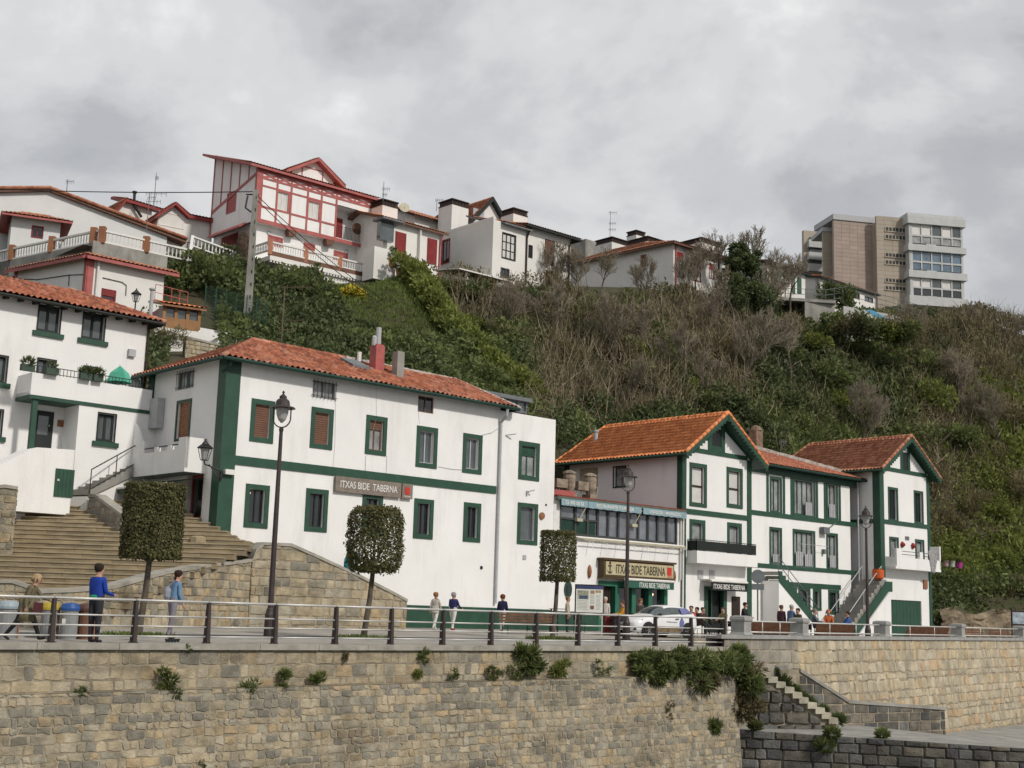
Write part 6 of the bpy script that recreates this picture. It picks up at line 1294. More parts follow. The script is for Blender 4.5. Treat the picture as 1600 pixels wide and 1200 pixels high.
# --- generic upper houses
def uhouse(name, lb, F, x0, x1, yt0, yt1, zbase, dep, wins=(), roof=None, wm=WHITE2, left=True, soff=BROWN, tm=TERRC, ov=.4, pitch=.35, lw=(), seed=1, cat='house', rd=None, hipl=0, hipr=0, redge=True):
    a, b = F.uv(x0, (yt0+yt1)/2)[0], F.uv(x1, (yt0+yt1)/2)[0]; zt = (F.uv(x0, yt0)[1]+F.uv(x1, yt1)[1])/2; R = root(name, lb, cat, F.p(a, 0, zbase)); S = F.side(a)
    hs = [window(R, F, F.rect(*w[:4]), **w[4]) for w in wins]; ls = [window(R, S, S.rect(*w[:4]), **w[4]) for w in lw]
    mb = MB(); box_walls(mb, F, a, b, zbase, zt, dep, [h for h in hs if h[3] < zt and h[0] > a and h[1] < b], left=left, lh=[h for h in ls if h[3] < zt and h[0] > 0 and h[1] < dep]); mb.build('wall', wm, R)
    q = lambda s, v, z: F.p(s, -v, z)
    if roof:
        rd = rd or dep/2; zo = zt-.12
        e0, e1 = q(a-ov, -ov, zo), q(b+ov, -ov, zo); zr_ = zt+pitch*(rd+ov); r0, r1 = q(a-ov+hipl, rd, zr_), q(b+ov-hipr, rd, zr_); k0, k1 = q(a-ov, dep+ov, zo), q(b+ov, dep+ov, zo)
        pl = [(e0, e1, r1, r0), (k1, k0, r0, r1)]
        if hipl > .3: pl.append((k0, e0, r0, r0))
        if hipr > .3: pl.append((e1, k1, r1, r1))
        roofpl(R, pl, tm, soff, seed=seed, ridges=[(r0, r1)])
        if hipl <= .3: mb = MB(); S_ = F.side(a); mb.prism(S_, [(0, zt), (rd, zr_-.15), (dep, zt)], -.2, .0); mb.build('gable_wall', wm, R)
    return R, a, b, zt
CH_N = [0]
def chimney(F, x0, x1, y0, y1, lb, v=0, w=None):
    Fb = F.back(v); r = Fb.rect(x0, y0, x1, y1); w = w or (r[1]-r[0]); CH_N[0] += 1
    R = root('roof_chimney', lb, 'chimney', Fb.p(r[0], 0, r[2]), 'capped chimneys of the upper houses'); h = (r[3]-r[2]); mb = MB(); mb.fb(Fb, r[0], r[1], r[2]-1.2, r[3]-.55, -w, 0); mb.build('stack', WHITE2, R)
    mb = MB(); mb.fb(Fb, r[0]-.05, r[1]+.05, r[3]-.55, r[3]-.48, -w-.05, .05); n = 5
    for i in range(n+1): s = r[0]+.03+(r[1]-r[0]-.06)*i/n; mb.fb(Fb, s-.03, s+.03, r[3]-.48, r[3]-.08, -.04, .0)
    mb.fb(Fb, r[0]+.06, r[1]-.06, r[3]-.48, r[3]-.08, -w+.05, -.06); mb.fb(Fb, r[0]-.06, r[1]+.06, r[3]-.1, r[3], -w-.06, .06); mb.build('cap', DWOOD, R)
U1 = Fac(at(640, 430, 106), 48.5)
SHR = dict(w=.06, sm=REDD, fm=REDD, shut=1., shm=REDD, dep=.06)
R, a, b, zt = uhouse('upper_house', 'low white house with orange roof and closed dark red shutters beside the half timbered house', U1, 600, 690, 342, 361, 27, 7, wins=[(617, 363, 634, 404, SHR), (667, 373, 682.5, 413, SHR)], roof=1, soff=BROWN, tm=TERRB, ov=.5, pitch=.3, seed=40)
mb = MB(); mb.path([U1.p(U1.uv(688, 370)[0], .3, U1.uv(688, 368)[1]), U1.p(U1.uv(687, 380)[0], .1, U1.uv(687, 385)[1]), U1.p(U1.uv(687, 380)[0], .1, 28)], .08, 7); mb.build('drainpipe', REDP, R)
mb = MB(); s_ = U1.uv(652, 390)[0]; mb.fb(U1, s_, s_+.1, 27, zt-.3, -.02, .35); s0_, s1_ = U1.uv(585, 372)[0], U1.uv(603, 372)[0]; 
mb.fb(U1, s0_-1.0, s1_, 27, U1.uv(590, 395)[1], 0, 1.5); mb.build('terrace_wall', WHITE2, R)
mb = MB(); mb.fb(U1, s0_, s1_+.2, 30.6, 32.2, .3, .8); mb.build('bay_window', GLG, R); mb = MB(); mb.fb(U1, s0_-.2, s1_+.8, 32.2, 32.35, -.1, 1.4); mb.build('bay_roof', GREYM, R)
chimney(U1, 597.5, 621.5, 313, 340, 'capped chimney beside the half timbered house, near the satellite dish', v=1.5)
U2 = Fac(at(770, 430, 108), 48.5); DK = dict(w=.06, sm=DARKF, fm=DARKF, gl=GLW, cols=3, rows=3, dep=.1, fw=.09)
R, a, b, zt = uhouse('upper_house', 'white hillside house with blank grey side wall and large dark framed window', U2, 771, 823, 341, 359, 25, 9.5, wins=[(784, 365, 806, 406, DK), (782, 419, 796, 434, dict(w=.05, sm=GREYM, gl=GL, dep=.1))], lw=[(690, 374, 703, 412, dict(w=.1, sm=REDD, fm=REDD, gl=GL, dep=.1))], roof=0)
q = lambda s, v, z: U2.p(s, -v, z); mb = MB(); mb.fb(U2.side(a), 0, 9.5, zt, zt+.25, -.2, .02); mb.build('parapet', WHITE2, R)
roofpl(R, [(q(a+.9, -.5, zt-.1), q(b+.3, -.5, zt-.1), q(b+.3, 4, zt+1.3), q(a+.2, 4, zt+1.3))], TERRB, GREYM, seed=44)
mb = MB(); s_ = b; mb.path([q(s_, -.4, zt-.2), q(s_, -.1, zt-.8), q(s_, -.1, 26)], .08, 7); mb.build('drainpipe', DWOOD, R)
mb = MB(); U2p = U2.back(-1.5); s0_, s1_ = U2p.uv(712, 420)[0], U2p.uv(795, 438)[0]; zz = U2p.uv(757, 424)[1]; mb.hexa([U2p.p(s0_, .5, zz-.5), U2p.p(s1_, .5, zz-.5), U2p.p(s1_, -3, zz), U2p.p(s0_, -3, zz), U2p.p(s0_, .5, zz-.4), U2p.p(s1_, .5, zz-.4), U2p.p(s1_, -3, zz+.1), U2p.p(s0_, -3, zz+.1)]); [mb.fb(U2p, x, x+.2, 24, zz-.4, 0, .2) for x in (s0_+1, s1_-1.5)]; mb.build('pergola', WPAINT, R)
R, a, b, zt = uhouse('upper_house', 'white upper house behind bare branches with dark brown shutters and overhanging dark eave', U2, 825, 893, 350, 374, 24, 8, wins=[(825.5, 383, 832, 403, dict(w=.05, sm=DWOOD, gl=GL, dep=.1)), (851, 375, 866, 414, dict(w=.05, sm=DWOOD, fm=DWOOD, shut=1., dep=.08)), (852, 423, 864, 450, dict(w=.05, sm=BROWN, fm=DWOOD, shut=1., dep=.08))], roof=1, soff=DARKF, tm=TERRC, ov=.7, pitch=.22, left=True, hipr=3, seed=46)
mb = MB(); s_ = b-.3; mb.path([U2.p(s_, .5, zt-.2), U2.p(s_, .1, zt-.8), U2.p(s_, .1, 26)], .08, 7); mb.build('drainpipe', DWOOD, R)
U3 = Fac(at(740, 400, 118), 48.5); ga_, gb_ = U3.uv(712, 340)[0], U3.uv(802, 360)[0]; gc = U3.uv(766, 312)[0]; za = U3.uv(766, 310)[1]; ze = U3.uv(802, 372)[1]; R = root('upper_house', 'white gable end with black bargeboard rising behind the capped chimney', 'house', U3.p(gc, 0, 30)); gw = gb_-gc; ga_ = gc-gw
gr_ = U3.rect(739, 327, 756, 338)
mb = MB(); wall(mb, U3, ga_, gb_, 28, gable(ga_, gb_, gc, ze, za), []); S2 = U3.side(ga_); S3 = Fac(S2.p(8, 0, 0), S2.az, S2.n); wall(mb, S3, -8, 0, 28, ze, []); mb.build('wall', WHITE2, R)
mb = MB(); mb.fb(U3, *gr_, .0, .05); mb.build('window', LGREY, R); q = lambda s, v, z: U3.p(s, -v, z); sl = (za-ze)/gw
roofpl(R, [(q(ga_-.6, 8, ze-.6*sl), q(ga_-.6, -.5, ze-.6*sl), q(gc, -.5, za+.1), q(gc, 8, za+.1)), (q(gb_+.6, -.5, ze-.6*sl), q(gb_+.6, 8, ze-.6*sl), q(gc, 8, za+.1), q(gc, -.5, za+.1))], TERRC, DARKF, th=.4, seed=50)
U3b = Fac(at(700, 360, 117), 48.5)
R, a, b, zt = uhouse('upper_house', 'low white upper house with long brown roof behind the dark red shuttered house', U3b, 648, 712, 350, 340, 27, 8, roof=1, soff=DWOOD, tm=TERRC, ov=.5, pitch=.4, left=True, seed=52)
chimney(U2, 706, 732, 313, 345, 'capped chimney in front of the black edged gable', v=7)
chimney(U2, 802, 824, 327, 350, 'capped chimney right of the black edged gable', v=4)
U4 = Fac(at(1052, 440, 124), 48.5)
RS = dict(w=.06, sm=REDD, fm=BROWN, gl=GLW, cols=2, dep=.08, shut=.35, shm=REDD)
R4 = root('upper_house', 'wide pale house behind the scrub with low gable, red shutters and red drainpipe', 'house', U4.p(0, 0, 26))
a, b = U4.uv(1052, 420)[0], U4.uv(1122, 420)[0]; zc, zb_ = U4.uv(1055, 384)[1], U4.uv(1120, 401)[1]
hs = [window(R4, U4, U4.rect(*r), **k) for r, k in (((1057, 394, 1068, 434), RS), ((1083, 403, 1095, 440), RS), ((1108, 412, 1116, 436), RS), ((1062, 444, 1078, 470), dict(w=.05, sm=BROWN, shut=1., dep=.08)))]
S4 = U4.side(a); lw_ = window(R4, S4, S4.rect(1001, 398, 1010, 417), .05, sm=REDD, fm=REDD, shut=1., shm=BROWN, dep=.08); dep = 15.; zl_ = U4.side(a).uv(905, 410)[1]
mb = MB(); wall(mb, U4, a, b+2, 20, zb_+.1, [h for h in hs if h[3] < zb_]); S2 = Fac(S4.p(dep, 0, 0), S4.az, S4.n); wall(mb, S2, -dep, 0, 20, slope(-dep, 0, zb_+.1, zl_), [(lw_[0]-dep, lw_[1]-dep, lw_[2], lw_[3])]); mb.build('wall', WHITE2, R4)
q = lambda s, v, z: U4.p(s, -v, z); mb = MB(); mb.path([q(a+.3, -.1, zb_-.1), q(a+.3, -.1, 22)], .09, 7); mb.build('drainpipe', REDP, R4)
roofpl(R4, [(q(a-.6, -.6, zb_), q(b+2.6, -.6, zb_), q(b+1, 5, zb_+1.3), q(a+1, 5, zb_+1.3)), (q(a-.6, dep+.5, zl_), q(a-.6, -.6, zb_+.02), q(a+1, 5, zb_+1.3), q(a+1, 9, zb_+1.3))], TERRC, BROWN, seed=54, th=.16)
chimney(U4, 956, 981, 373, 398, 'low capped chimney left of the tall slim one', v=10); chimney(U4, 994, 1008, 361, 396, 'tall slim capped chimney', v=16); chimney(U4, 1012, 1043, 373, 392, 'wide capped chimney above the low gable', v=8); chimney(U4, 1096, 1127, 375, 398, 'capped chimney right of the low gable beside the ivy tree', v=4)
U5 = Fac(at(960, 420, 140), 48.5); R, a, b, zt = uhouse('upper_building', 'flat roofed pale building glimpsed behind the bare trees', U5, 915, 1005, 384, 389, 26, 6, roof=0, wm=CONC)
GS_ = dict(w=.04, sm=GREENT, fm=GREENT, shut=1., shm=mat('pale_green_shutter', (.06, .14, .095), .6), dep=.06)
U6 = Fac(at(1200, 460, 130), 49)
R, a, b, zt = uhouse('upper_house', 'white upper house with pairs of closed green shutters', U6, 1198, 1258, 404, 430, 22, 8, wins=[(1204, 419, 1210.5, 449, GS_), (1214, 423, 1221, 453, GS_), (1236, 430, 1242, 458, GS_), (1245.5, 434, 1252, 459, GS_)], roof=1, soff=DARKF, tm=TERRC, ov=.5, pitch=.18, seed=56)
U7 = Fac(at(1281, 460, 136), 49)
R, a, b, zt = uhouse('upper_house', 'long low white house with dark eave in front of the tower block', U7, 1281, 1368, 428, 462, 22, 7, wins=[(1290, 440, 1300, 452, dict(w=.05, sm=DARKF, gl=GL, dep=.08)), (1333, 457, 1343, 467, dict(w=.05, sm=GREYM, gl=GL, dep=.08)), (1351, 464, 1364, 472, dict(w=.05, sm=GREYM, gl=GLG, dep=.08))], roof=1, soff=DARKF, tm=TERRB, ov=.4, pitch=.2, seed=58)
# thin railing and deck below the green shuttered house
mb = MB(); U8 = Fac(at(1200, 470, 126), 49); s0_, s1_ = U8.uv(1196, 462)[0], U8.uv(1420, 480)[0]; zz = U8.uv(1300, 455)[1]
pr = [at(1196, 449+0, 127), at(1290, 453, 129), at(1330, 447, 131), at(1440, 478, 136)]
rl = root('fence', 'thin grey post and rail fence along the cliff edge below the upper houses', 'fence', pr[0])
for i in range(len(pr)-1):
    for h in (0, -.55, -1.1): mb.tube(pr[i]+[0, 0, h], pr[i+1]+[0, 0, h], .03, None, 5)
    for t in (0, .33, .66): c = pr[i]+(pr[i+1]-pr[i])*t; mb.tube(c, c-[0, 0, 1.7], .04, None, 5)
mb.build('rails', GREYM, rl)
c0, c1 = at(1212, 468, 126.5), at(1306, 474, 127.5); mb = MB(); mb.hexa([c0, c1, c1+[0, 4, 0], c0+[0, 4, 0], c0+[0, 0, .3], c1+[0, 0, .3], c1+[0, 4, .3], c0+[0, 4, .3]]); mb.hexa([c0+[3, .5, -6], c1+[0, .5, -6], c1+[0, 4, -6], c0+[3, 4, -6], c0+[3, .5, 0], c1+[0, .5, 0], c1+[0, 4, 0], c0+[3, 4, 0]]); o = mb.build('concrete_ledge', CONC, None, loc=c0); setp(o, 'flat concrete slab jutting from the cliff top below the green shuttered house', 'concrete slab')
g0, g1, g2 = at(1318, 478, 128), at(1385, 490, 131), at(1416, 498, 133); gw_ = root('graffiti_wall', 'white retaining wall with faded graffiti at the cliff top', 'wall', g0)
GRF = mat('painted_retaining_wall', (.46, .46, .44), .9, .1, 1, .2, 10, stain=((.30, .30, .34), (.5, .5, .7), .56, .9)); mb = MB()
for a_, b_ in ((g0, g1), (g1, g2)): mb.hexa([a_-[0, 0, 5], b_-[0, 0, 5], b_+[0, .4, -5], a_+[0, .4, -5], a_, b_, b_+[0, .4, 0], a_+[0, .4, 0]])
mb.build('wall', GRF, gw_); FG = Fac(g0, math.degrees(math.atan2((g1-g0)[0], (g1-g0)[1]))); mb = MB()
for pts in ([(1352, 484), (1362, 484), (1384, 496), (1384, 501), (1372, 499)], [(1346, 494), (1352, 492), (1356, 498), (1350, 500)]): mb.prism(FG, [FG.uv(*p) for p in pts], -.02, .03)
mb.build('graffiti', mat('blue_spray', (.10, .32, .52), .8), gw_)
# --- tower block
TWM = mat('pink_stone_cladding', (.34, .26, .22), .85, .06, .5, .1, 8, ramp=[(.36, .285, .245), (.34, .27, .23), (.375, .30, .255), (.345, .275, .235), (.355, .28, .24)]); TWC = mat('beige_stone_cladding', (.36, .31, .25), .85, .06, .5, .1, 8, ramp=[(.38, .33, .27), (.36, .31, .25), (.39, .34, .275), (.365, .32, .255), (.37, .325, .265)])
T = root('apartment_block', 'modern pink and beige stone apartment block with glazed corner balconies', 'apartment block', at(1400, 480, 168))
def clad(F, pts_px, mt, name, par, cell=(1.1, .62), dep=.5):
    a, b = F.uv(pts_px[0], 400)[0], F.uv(pts_px[1], 400)[0]; z0 = 36; z1a, z1b = F.uv(pts_px[0], pts_px[2])[1], F.uv(pts_px[1], pts_px[3])[1]; mb = MB(); nx = max(1, round((b-a)/cell[0])); nz = int((max(z1a, z1b)-z0)/cell[1]); rg = random.Random(int(pts_px[0]))
    zt = (z1a+z1b)/2; mb.fb(F, a+.02, b-.02, z0, zt-.05, -dep, -.03, 0, .5)
    for i in range(nx):
        for j in range(nz+1):
            c, d = a+(b-a)*i/nx, a+(b-a)*(i+1)/nx; e, f_ = z0+(zt-z0)*j/(nz+1), z0+(zt-z0)*(j+1)/(nz+1)
            mb.fb(F, c+.012, d-.012, e+.012, f_-.012, -.03, 0, 0, rg.random())
    return mb.build(name, mt, par), a, b, zt
TFa = Fac(at(1303, 400, 176), 78); _, a, b, zt = clad(TFa, (1303, 1365, 351, 341), TWM, 'wall', T)
mb = MB(); mb.fb(TFa, a-.1, b+.1, zt, zt+.8, -6, .15); mb.build('roof_band', LGREY, T)
TFb = Fac(TFa.p(b, 0, 0), 140); b1 = TFb.uv(1373, 400)[0]; b1 = 1.6; mb = MB(); mb.fb(TFb, 0, b1, 36, zt, -1, 0); mb.build('wall', TWC, T)
for y0, y1 in ((353, 379), (396, 421), (434, 455)): z0, z1 = TFb.uv(1371, y1)[1], TFb.uv(1371, y0)[1]; mb = MB(); mb.fb(TFb, .7, 1.3, z0, z1, 0, .04); mb.build('window', DARKF, T)
TFc = Fac(TFb.p(b1, 0, 0), 80); _, a, b, zt2 = clad(TFc, (1370, 1420, 340, 338), TWC, 'wall', T)
for y0, y1 in ((356, 362), (368, 374), (396.5, 402), (408, 413.5), (436, 441.5), (448, 453.5)):
    r_ = TFc.rect(1383, y0, 1415, y1); mb = MB(); mb.fb(TFc, r_[0], r_[1], r_[2], r_[3], -.01, .03, 1)
    for i in range(7): x = r_[0]+(r_[1]-r_[0])*i/6; mb.fb(TFc, x-.06, x+.06, r_[2], r_[3], .03, .06)
    mb.fb(TFc, r_[0]-.1, r_[1]+.1, r_[2]-.12, r_[2], .0, .12); mb.build('window', [TWC, DARKF], T)
TFd = TFc.back(-1.2); x0, x1 = TFd.uv(1421, 400)[0], TFd.uv(1505, 400)[0]
SL = mat('pale_slab', (.50, .51, .50), .7, .05); zs = [TFd.uv(1462, y)[1] for y in (335, 348.5, 385.5, 427, 470)]
mb = MB(); zz = TFd.uv(1462, 336)[1]; mb.fb(TFd, x0-.2, x1+.1, zz-.7, zz, -8, .1)
for y, hgt in ((343, 1.0), (386, .8), (427, .9), (468, 1.2)): z_ = TFd.uv(1462, y)[1]; mb.fb(TFd, x0-.3, x1+.35, z_-hgt/2-.4, z_+hgt/2-.3, -7, .35)
mb.fb(TFd, x0, x0+.5, 38, zz-.8, -7, 0); mb.fb(TFd, x1-.3, x1, 38, zz-.8, -7, 0); sb = mb.build('floor_slab', SL, T)
for (y0, y1, gm, n, hs_) in ((352, 382, GLC, 5, 370), (391, 423, GLB, 5, 411), (432, 463, GLC, 5, 451)):
    r_ = TFd.rect(1424, y0, 1503, y1); mb = MB(); zm_ = TFd.uv(1462, hs_)[1]
    for i in range(n+1): x = r_[0]+(r_[1]-r_[0])*i/n; mb.fb(TFd, x-.09, x+.09, r_[2], r_[3], -.2, .02)
    mb.fb(TFd, r_[0], r_[1], zm_-.12, zm_+.12, -.2, .021); fr = mb.build('glazing_frame', SL, T)
    rg = random.Random(n+int(y0))
    for i in range(n):
        c, d = r_[0]+(r_[1]-r_[0])*i/n+.1, r_[0]+(r_[1]-r_[0])*(i+1)/n-.1; mb = MB(); mb.fb(TFd, c, d, zm_+.12, r_[3], -.16, -.1); mb.fb(TFd, c, d, r_[2], zm_-.12, -.16, -.1, 1); mb.build('pane', [(GLW if i in (0, 1, 3) and gm is GLC else GLG if gm is GLC else GLB), (GL if y0 > 430 else gm)], fr)
    E = Fac(TFd.p(x1, 0, 0), TFd.az+90, TFd.u); mb = MB(); mb.poly([TFd.p(x1-.05, -.3, r_[2]), TFd.p(x1-.05, -6, r_[2]), TFd.p(x1-.05, -6, r_[3]), TFd.p(x1-.05, -.3, r_[3])]); mb.build('side_pane', GLG, fr)
mb = MB(); mb.fb(TFc, a, b+3, 36, zt2-1, -6, -.6); mb.build('core', TWC, T)
TL = Fac(at(1286, 400, 178), 86); _, a2, b2, z2 = clad(TL, (1286, 1303, 363, 361), TWC, 'wall', T); mb = MB(); mb.fb(TL, a2-.1, b2+.1, z2, z2+.6, -5, .1); mb.build('roof_band', LGREY, T)
TM = Fac(at(1256, 400, 186), 78); r_ = (TM.uv(1256, 400)[0], TM.uv(1292, 400)[0], 36, TM.uv(1270, 361)[1]); mb = MB(); mb.fb(TM, r_[0], r_[1], r_[2], r_[3], -.6, 0); mb.build('wall', TWC, T)
for y0, y1 in ((372, 376), (384, 395), (402, 413)):
    r_ = TM.rect(1264, y0, 1282, y1); mb = MB(); mb.fb(TM, r_[0], r_[1], r_[2], r_[3], .0, .4); mb.build('balcony_window', GLG, T); mb = MB(); mb.fb(TM, r_[0]-.3, r_[1]+.3, r_[2]-1.2, r_[2]-.1, 0, .7); mb.build('floor_slab', SL, T)
# --- upper left cluster
LF = Fac(at(135, 440, 80), 48.5); SWf = dict(w=.05, sm=REDD, fm=REDD, gl=GL, dep=.08)
L1 = root('terraced_house', 'white house with red corner posts and tile strip eave below the concrete terrace', 'house', LF.p(0, 0, 14))
# it faces two ways from the corner at px 137
lr = LF; a, b = 0., LF.uv(257, 430)[0]; zt = (LF.uv(140, 398)[1]+LF.uv(260, 430)[1])/2; LS = Fac(LF.P, 48.5-90-14, None); LS.n = -np.array([math.sin(R_(48.5-14)), math.cos(R_(48.5-14)), 0]); LS.u = np.array([LS.n[1], -LS.n[0], 0])*1.
if LS.u[0] > 0: LS.u = -LS.u
ll = abs(LS.uv(24, 420)[0]); zt2_ = zt
mb = MB(); wall(mb, LF, 0, b, 12, zt, [window(L1, LF, LF.rect(158, 452, 181, 470), **dict(SWf, shut=.6, shm=REDD))]); mb.poly([LS.p(0, 0, 12), LS.p(ll, 0, 12), LS.p(ll, 0, zt), LS.p(0, 0, zt)]); mb.build('wall', WHITE2, L1)
mb = MB(); mb.fb(LF, -.1, .4, 12, zt, -.02, .06); mb.fb(LS, -.1, .3, 12, zt, -.02, .06); mb.fb(LS, ll-.3, ll, 12, zt, -.02, .06); split(mb, 'red_post', REDP, L1)
def eave_strip(par, F, a, b, z, tm=TERRC, d=.55):
    P = [F.p(a, d, z), F.p(b, d, z), F.p(b, -.1, z+.3), F.p(a, -.1, z+.3)]
    if (np.cross(P[1]-P[0], P[3]-P[0]))[2] < 0: P = [P[1], P[0], P[3], P[2]]
    return roofpl(par, [tuple(P)], tm, REDP, 'tile_strip', th=.2, tw=.3)
eave_strip(L1, LF, -.3, b+.8, zt); eave_strip(L1, LS, -.2, ll+.3, zt)
mb = MB(); mb.path([LF.p(LF.uv(154, 400)[0], .12, zt-.1), LF.p(LF.uv(154, 400)[0], .12, 13)], .09, 7); mb.build('drainpipe', WPAINT, L1)
mb = MB()
for F_, pts in ((LF, [(160, 434), (190, 441), (197, 446), (196, 462)]), (LS, [(30, 436), (60, 437), (108, 430), (132, 429)]), (LS, [(109, 430), (108, 447)])): mb.path([F_.p(F_.uv(*p)[0], .05, F_.uv(*p)[1]) for p in pts], .025, 4)
mb.build('cable', DARKF, L1)
# concrete terrace with balustrade above
L2 = root('concrete_terrace', 'stained concrete terrace with white balustrade and terracotta posts at upper left', 'terrace', LF.p(0, -3, 20))
LT = LF.back(1.0); LTS = LS.back(1.0) if False else Fac(LS.P-LS.n*1.0-LF.n*1.0, LS.az, LS.n); LTS.u = LS.u
zp = (LT.uv(160, 371)[1]+LT.uv(262, 408)[1])/2; bl_ = LT.uv(262, 400)[0]; l2_ = abs(LTS.uv(18, 385)[0])
mb = MB(); c0 = LT.p(LT.uv(150, 385)[0], 0, 0); mb.fb(LT, LT.uv(145, 385)[0], bl_, zt+.2, zp, -.3, 0); mb.fb(LTS, 0, l2_+4, zt+.2, zp, -.3, 0)
mb.poly([LT.p(0, 0, zp-.4), LT.p(bl_, 0, zp-.4), LT.p(bl_, -9, zp-.4), LT.p(0, -9, zp-.4)]); mb.fb(LTS, l2_, l2_+6, zt-4, zp, -.3, .0); mb.build('terrace_wall', CONC, L2)
mb = MB(); pp = [150, 161, 231, 262]; P2 = [LT.p(LT.uv(p, 370)[0], -.12, zp) for p in (161, 231)]+[LT.p(LT.uv(300, 380)[0], -.12, zp-.0)]
balustrade(mb, P2[0], P2[1], .85, .27); balustrade(mb, P2[1], P2[2], .85, .27); Q2 = [LTS.p(abs(LTS.uv(p, 370)[0]), -.12, zp) for p in (144, 80, 19, -25)]
for a_, b_ in zip(Q2[:-1], Q2[1:]): balustrade(mb, a_, b_, .85, .27)
balustrade(mb, P2[0], Q2[0], .85, .27); mb.build('balusters', WPAINT, L2)
for p in P2[:2]+Q2[:3]: mb = MB(); mb.box(p+[-.2, -.2, -.05], p+[.2, .2, 1.05]); mb.build('brick_post', mat('terracotta_post', (.33, .15, .08), .85) if 'terracotta_post' not in bpy.data.materials else bpy.data.materials['terracotta_post'], L2)
P3_ = [at(300, 385, 93), at(362, 408, 95)]; mb = MB(); balustrade(mb, P2[2], P3_[0], .85, .27); balustrade(mb, P3_[0], P3_[1], .8, .27); mb.build('balusters', WPAINT, L2)
# big gable behind
L3F = Fac(at(76, 360, 98), 60); ga_, gc, gb_ = L3F.uv(-70, 330)[0], L3F.uv(76, 300)[0], L3F.uv(262, 360)[0]; za = L3F.uv(76, 297)[1]; zr_ = L3F.uv(262, 366)[1]; zl_ = za-(za-zr_)*(gc-ga_)/(gb_-gc)
L3 = root('gable_house', 'wide pale gable wall with thin brown tile edge at upper left', 'house', L3F.p(gc, 0, 20))
tf = lambda s: za-(za-zr_)*abs(s-gc)/(gb_-gc)
tf.cuts = [gc]; mb = MB(); wall(mb, L3F, ga_, gb_, 18, tf, []); mb.build('wall', mat('pale_grey_render', (.66, .67, .66), .9, .04, .5), L3)  # near even pale grey render, shared by gable and annexe
q = lambda s, v, z: L3F.p(s, -v, z); sl = (za-zr_)/(gb_-gc)
roofpl(L3, [(q(ga_-.4, 9, tf(ga_-.4)), q(ga_-.4, -.35, tf(ga_-.4)), q(gc, -.35, za+.1), q(gc, 9, za+.1)), (q(gb_+1.5, -.35, tf(gb_+1.5)), q(gb_+1.5, 9, tf(gb_+1.5)), q(gc, 9, za+.1), q(gc, -.35, za+.1))], TERRC, BROWN, th=.2, seed=70, ridges=[])
mb = MB(); ridge(mb, q(gc, -.4, za+.12)-[0, 0, 0], q(gb_+1.5, -.4, tf(gb_+1.5)+.12), .14, .4); ridge(mb, q(gc, -.4, za+.12), q(ga_, -.4, tf(ga_)+.12), .14, .4); mb.build('verge_tiles', TERRC, L3)
L4F = Fac(at(60, 370, 93), 66); R, a, b, zt_ = uhouse('annexe', 'small flat fronted annexe with tiled hip roof and red window on the concrete terrace', L4F, 19, 96, 339, 341, 20, 4, wins=[(49, 353, 68, 372, dict(w=.05, sm=REDD, fm=REDD, gl=GL, dep=.1))], roof=1, soff=REDP, tm=TERRC, ov=.75, pitch=.28, hipl=1.4, hipr=1.4, seed=72, wm=bpy.data.materials['pale_grey_render'])
L5F = Fac(at(250, 380, 103), 55); ga_, gb_ = L5F.uv(246, 350)[0], L5F.uv(331, 370)[0]; gc = L5F.uv(272, 320)[0]; za = L5F.uv(272, 319)[1]; ze_ = L5F.uv(290, 350)[1]
R = root('upper_house', 'white house with wide glazed dormer and brown tiles left of the half timbered house', 'house', L5F.p(gc, 0, 24))
fr_ = lambda s: float(np.interp(s, [L5F.uv(x, y)[0] for x, y in ((246, 335), (272, 320), (292, 338), (331, 346))], [L5F.uv(x, y)[1] for x, y in ((246, 335), (272, 320), (292, 338), (331, 346))])); fr_.cuts = [L5F.uv(x, y)[0] for x, y in ((272, 320), (292, 338))]
wr = window(R, L5F, L5F.rect(248, 333, 288, 355), .08, sm=WPAINT, fm=WPAINT, gl=GLG, cols=4, dep=.1)
w2_ = [window(R, L5F, L5F.rect(292, 379, 305, 392), **SWf), window(R, L5F, L5F.rect(320, 385, 332, 395), **SWf)]
mb = MB(); wall(mb, L5F, ga_, gb_, 20, fr_, []); S2 = L5F.side(ga_); S3 = Fac(S2.p(7, 0, 0), S2.az, S2.n); wall(mb, S3, -7, 0, 20, fr_(ga_), []); mb.build('wall', WHITE2, R)
q = lambda s, v, z: L5F.p(s, -v, z); K = [(L5F.uv(x, y)) for x, y in ((240, 338), (272, 317), (293, 337), (334, 345))]
roofpl(R, [(q(K[0][0], 7, K[0][1]), q(K[0][0], -.5, K[0][1]), q(K[1][0], -.5, K[1][1]), q(K[1][0], 7, K[1][1])), (q(K[2][0], -.5, K[2][1]), q(K[2][0], 7, K[2][1]), q(K[1][0], 7, K[1][1]), q(K[1][0], -.5, K[1][1])), (q(K[2][0], -.5, K[2][1]), q(K[3][0], -.5, K[3][1]), q(K[3][0], 4, K[3][1]+1), q(K[2][0], 4, K[2][1]+1))], TERRC, REDD, th=.25, seed=74)
L6F = Fac(at(200, 350, 106), 50); K = [L6F.uv(x, y) for x, y in ((178, 332), (195, 312), (238, 322), (238, 345))]
R = root('upper_house', 'small pale house with dark stove pipe behind the wide gable', 'house', L6F.p(K[0][0], 0, 26)); mb = MB(); mb.prism(L6F, [(K[0][0], 22), (K[0][0], K[0][1]), K[1], K[2], (K[3][0], 22)], -6, 0); mb.build('wall', WHITE2, R)
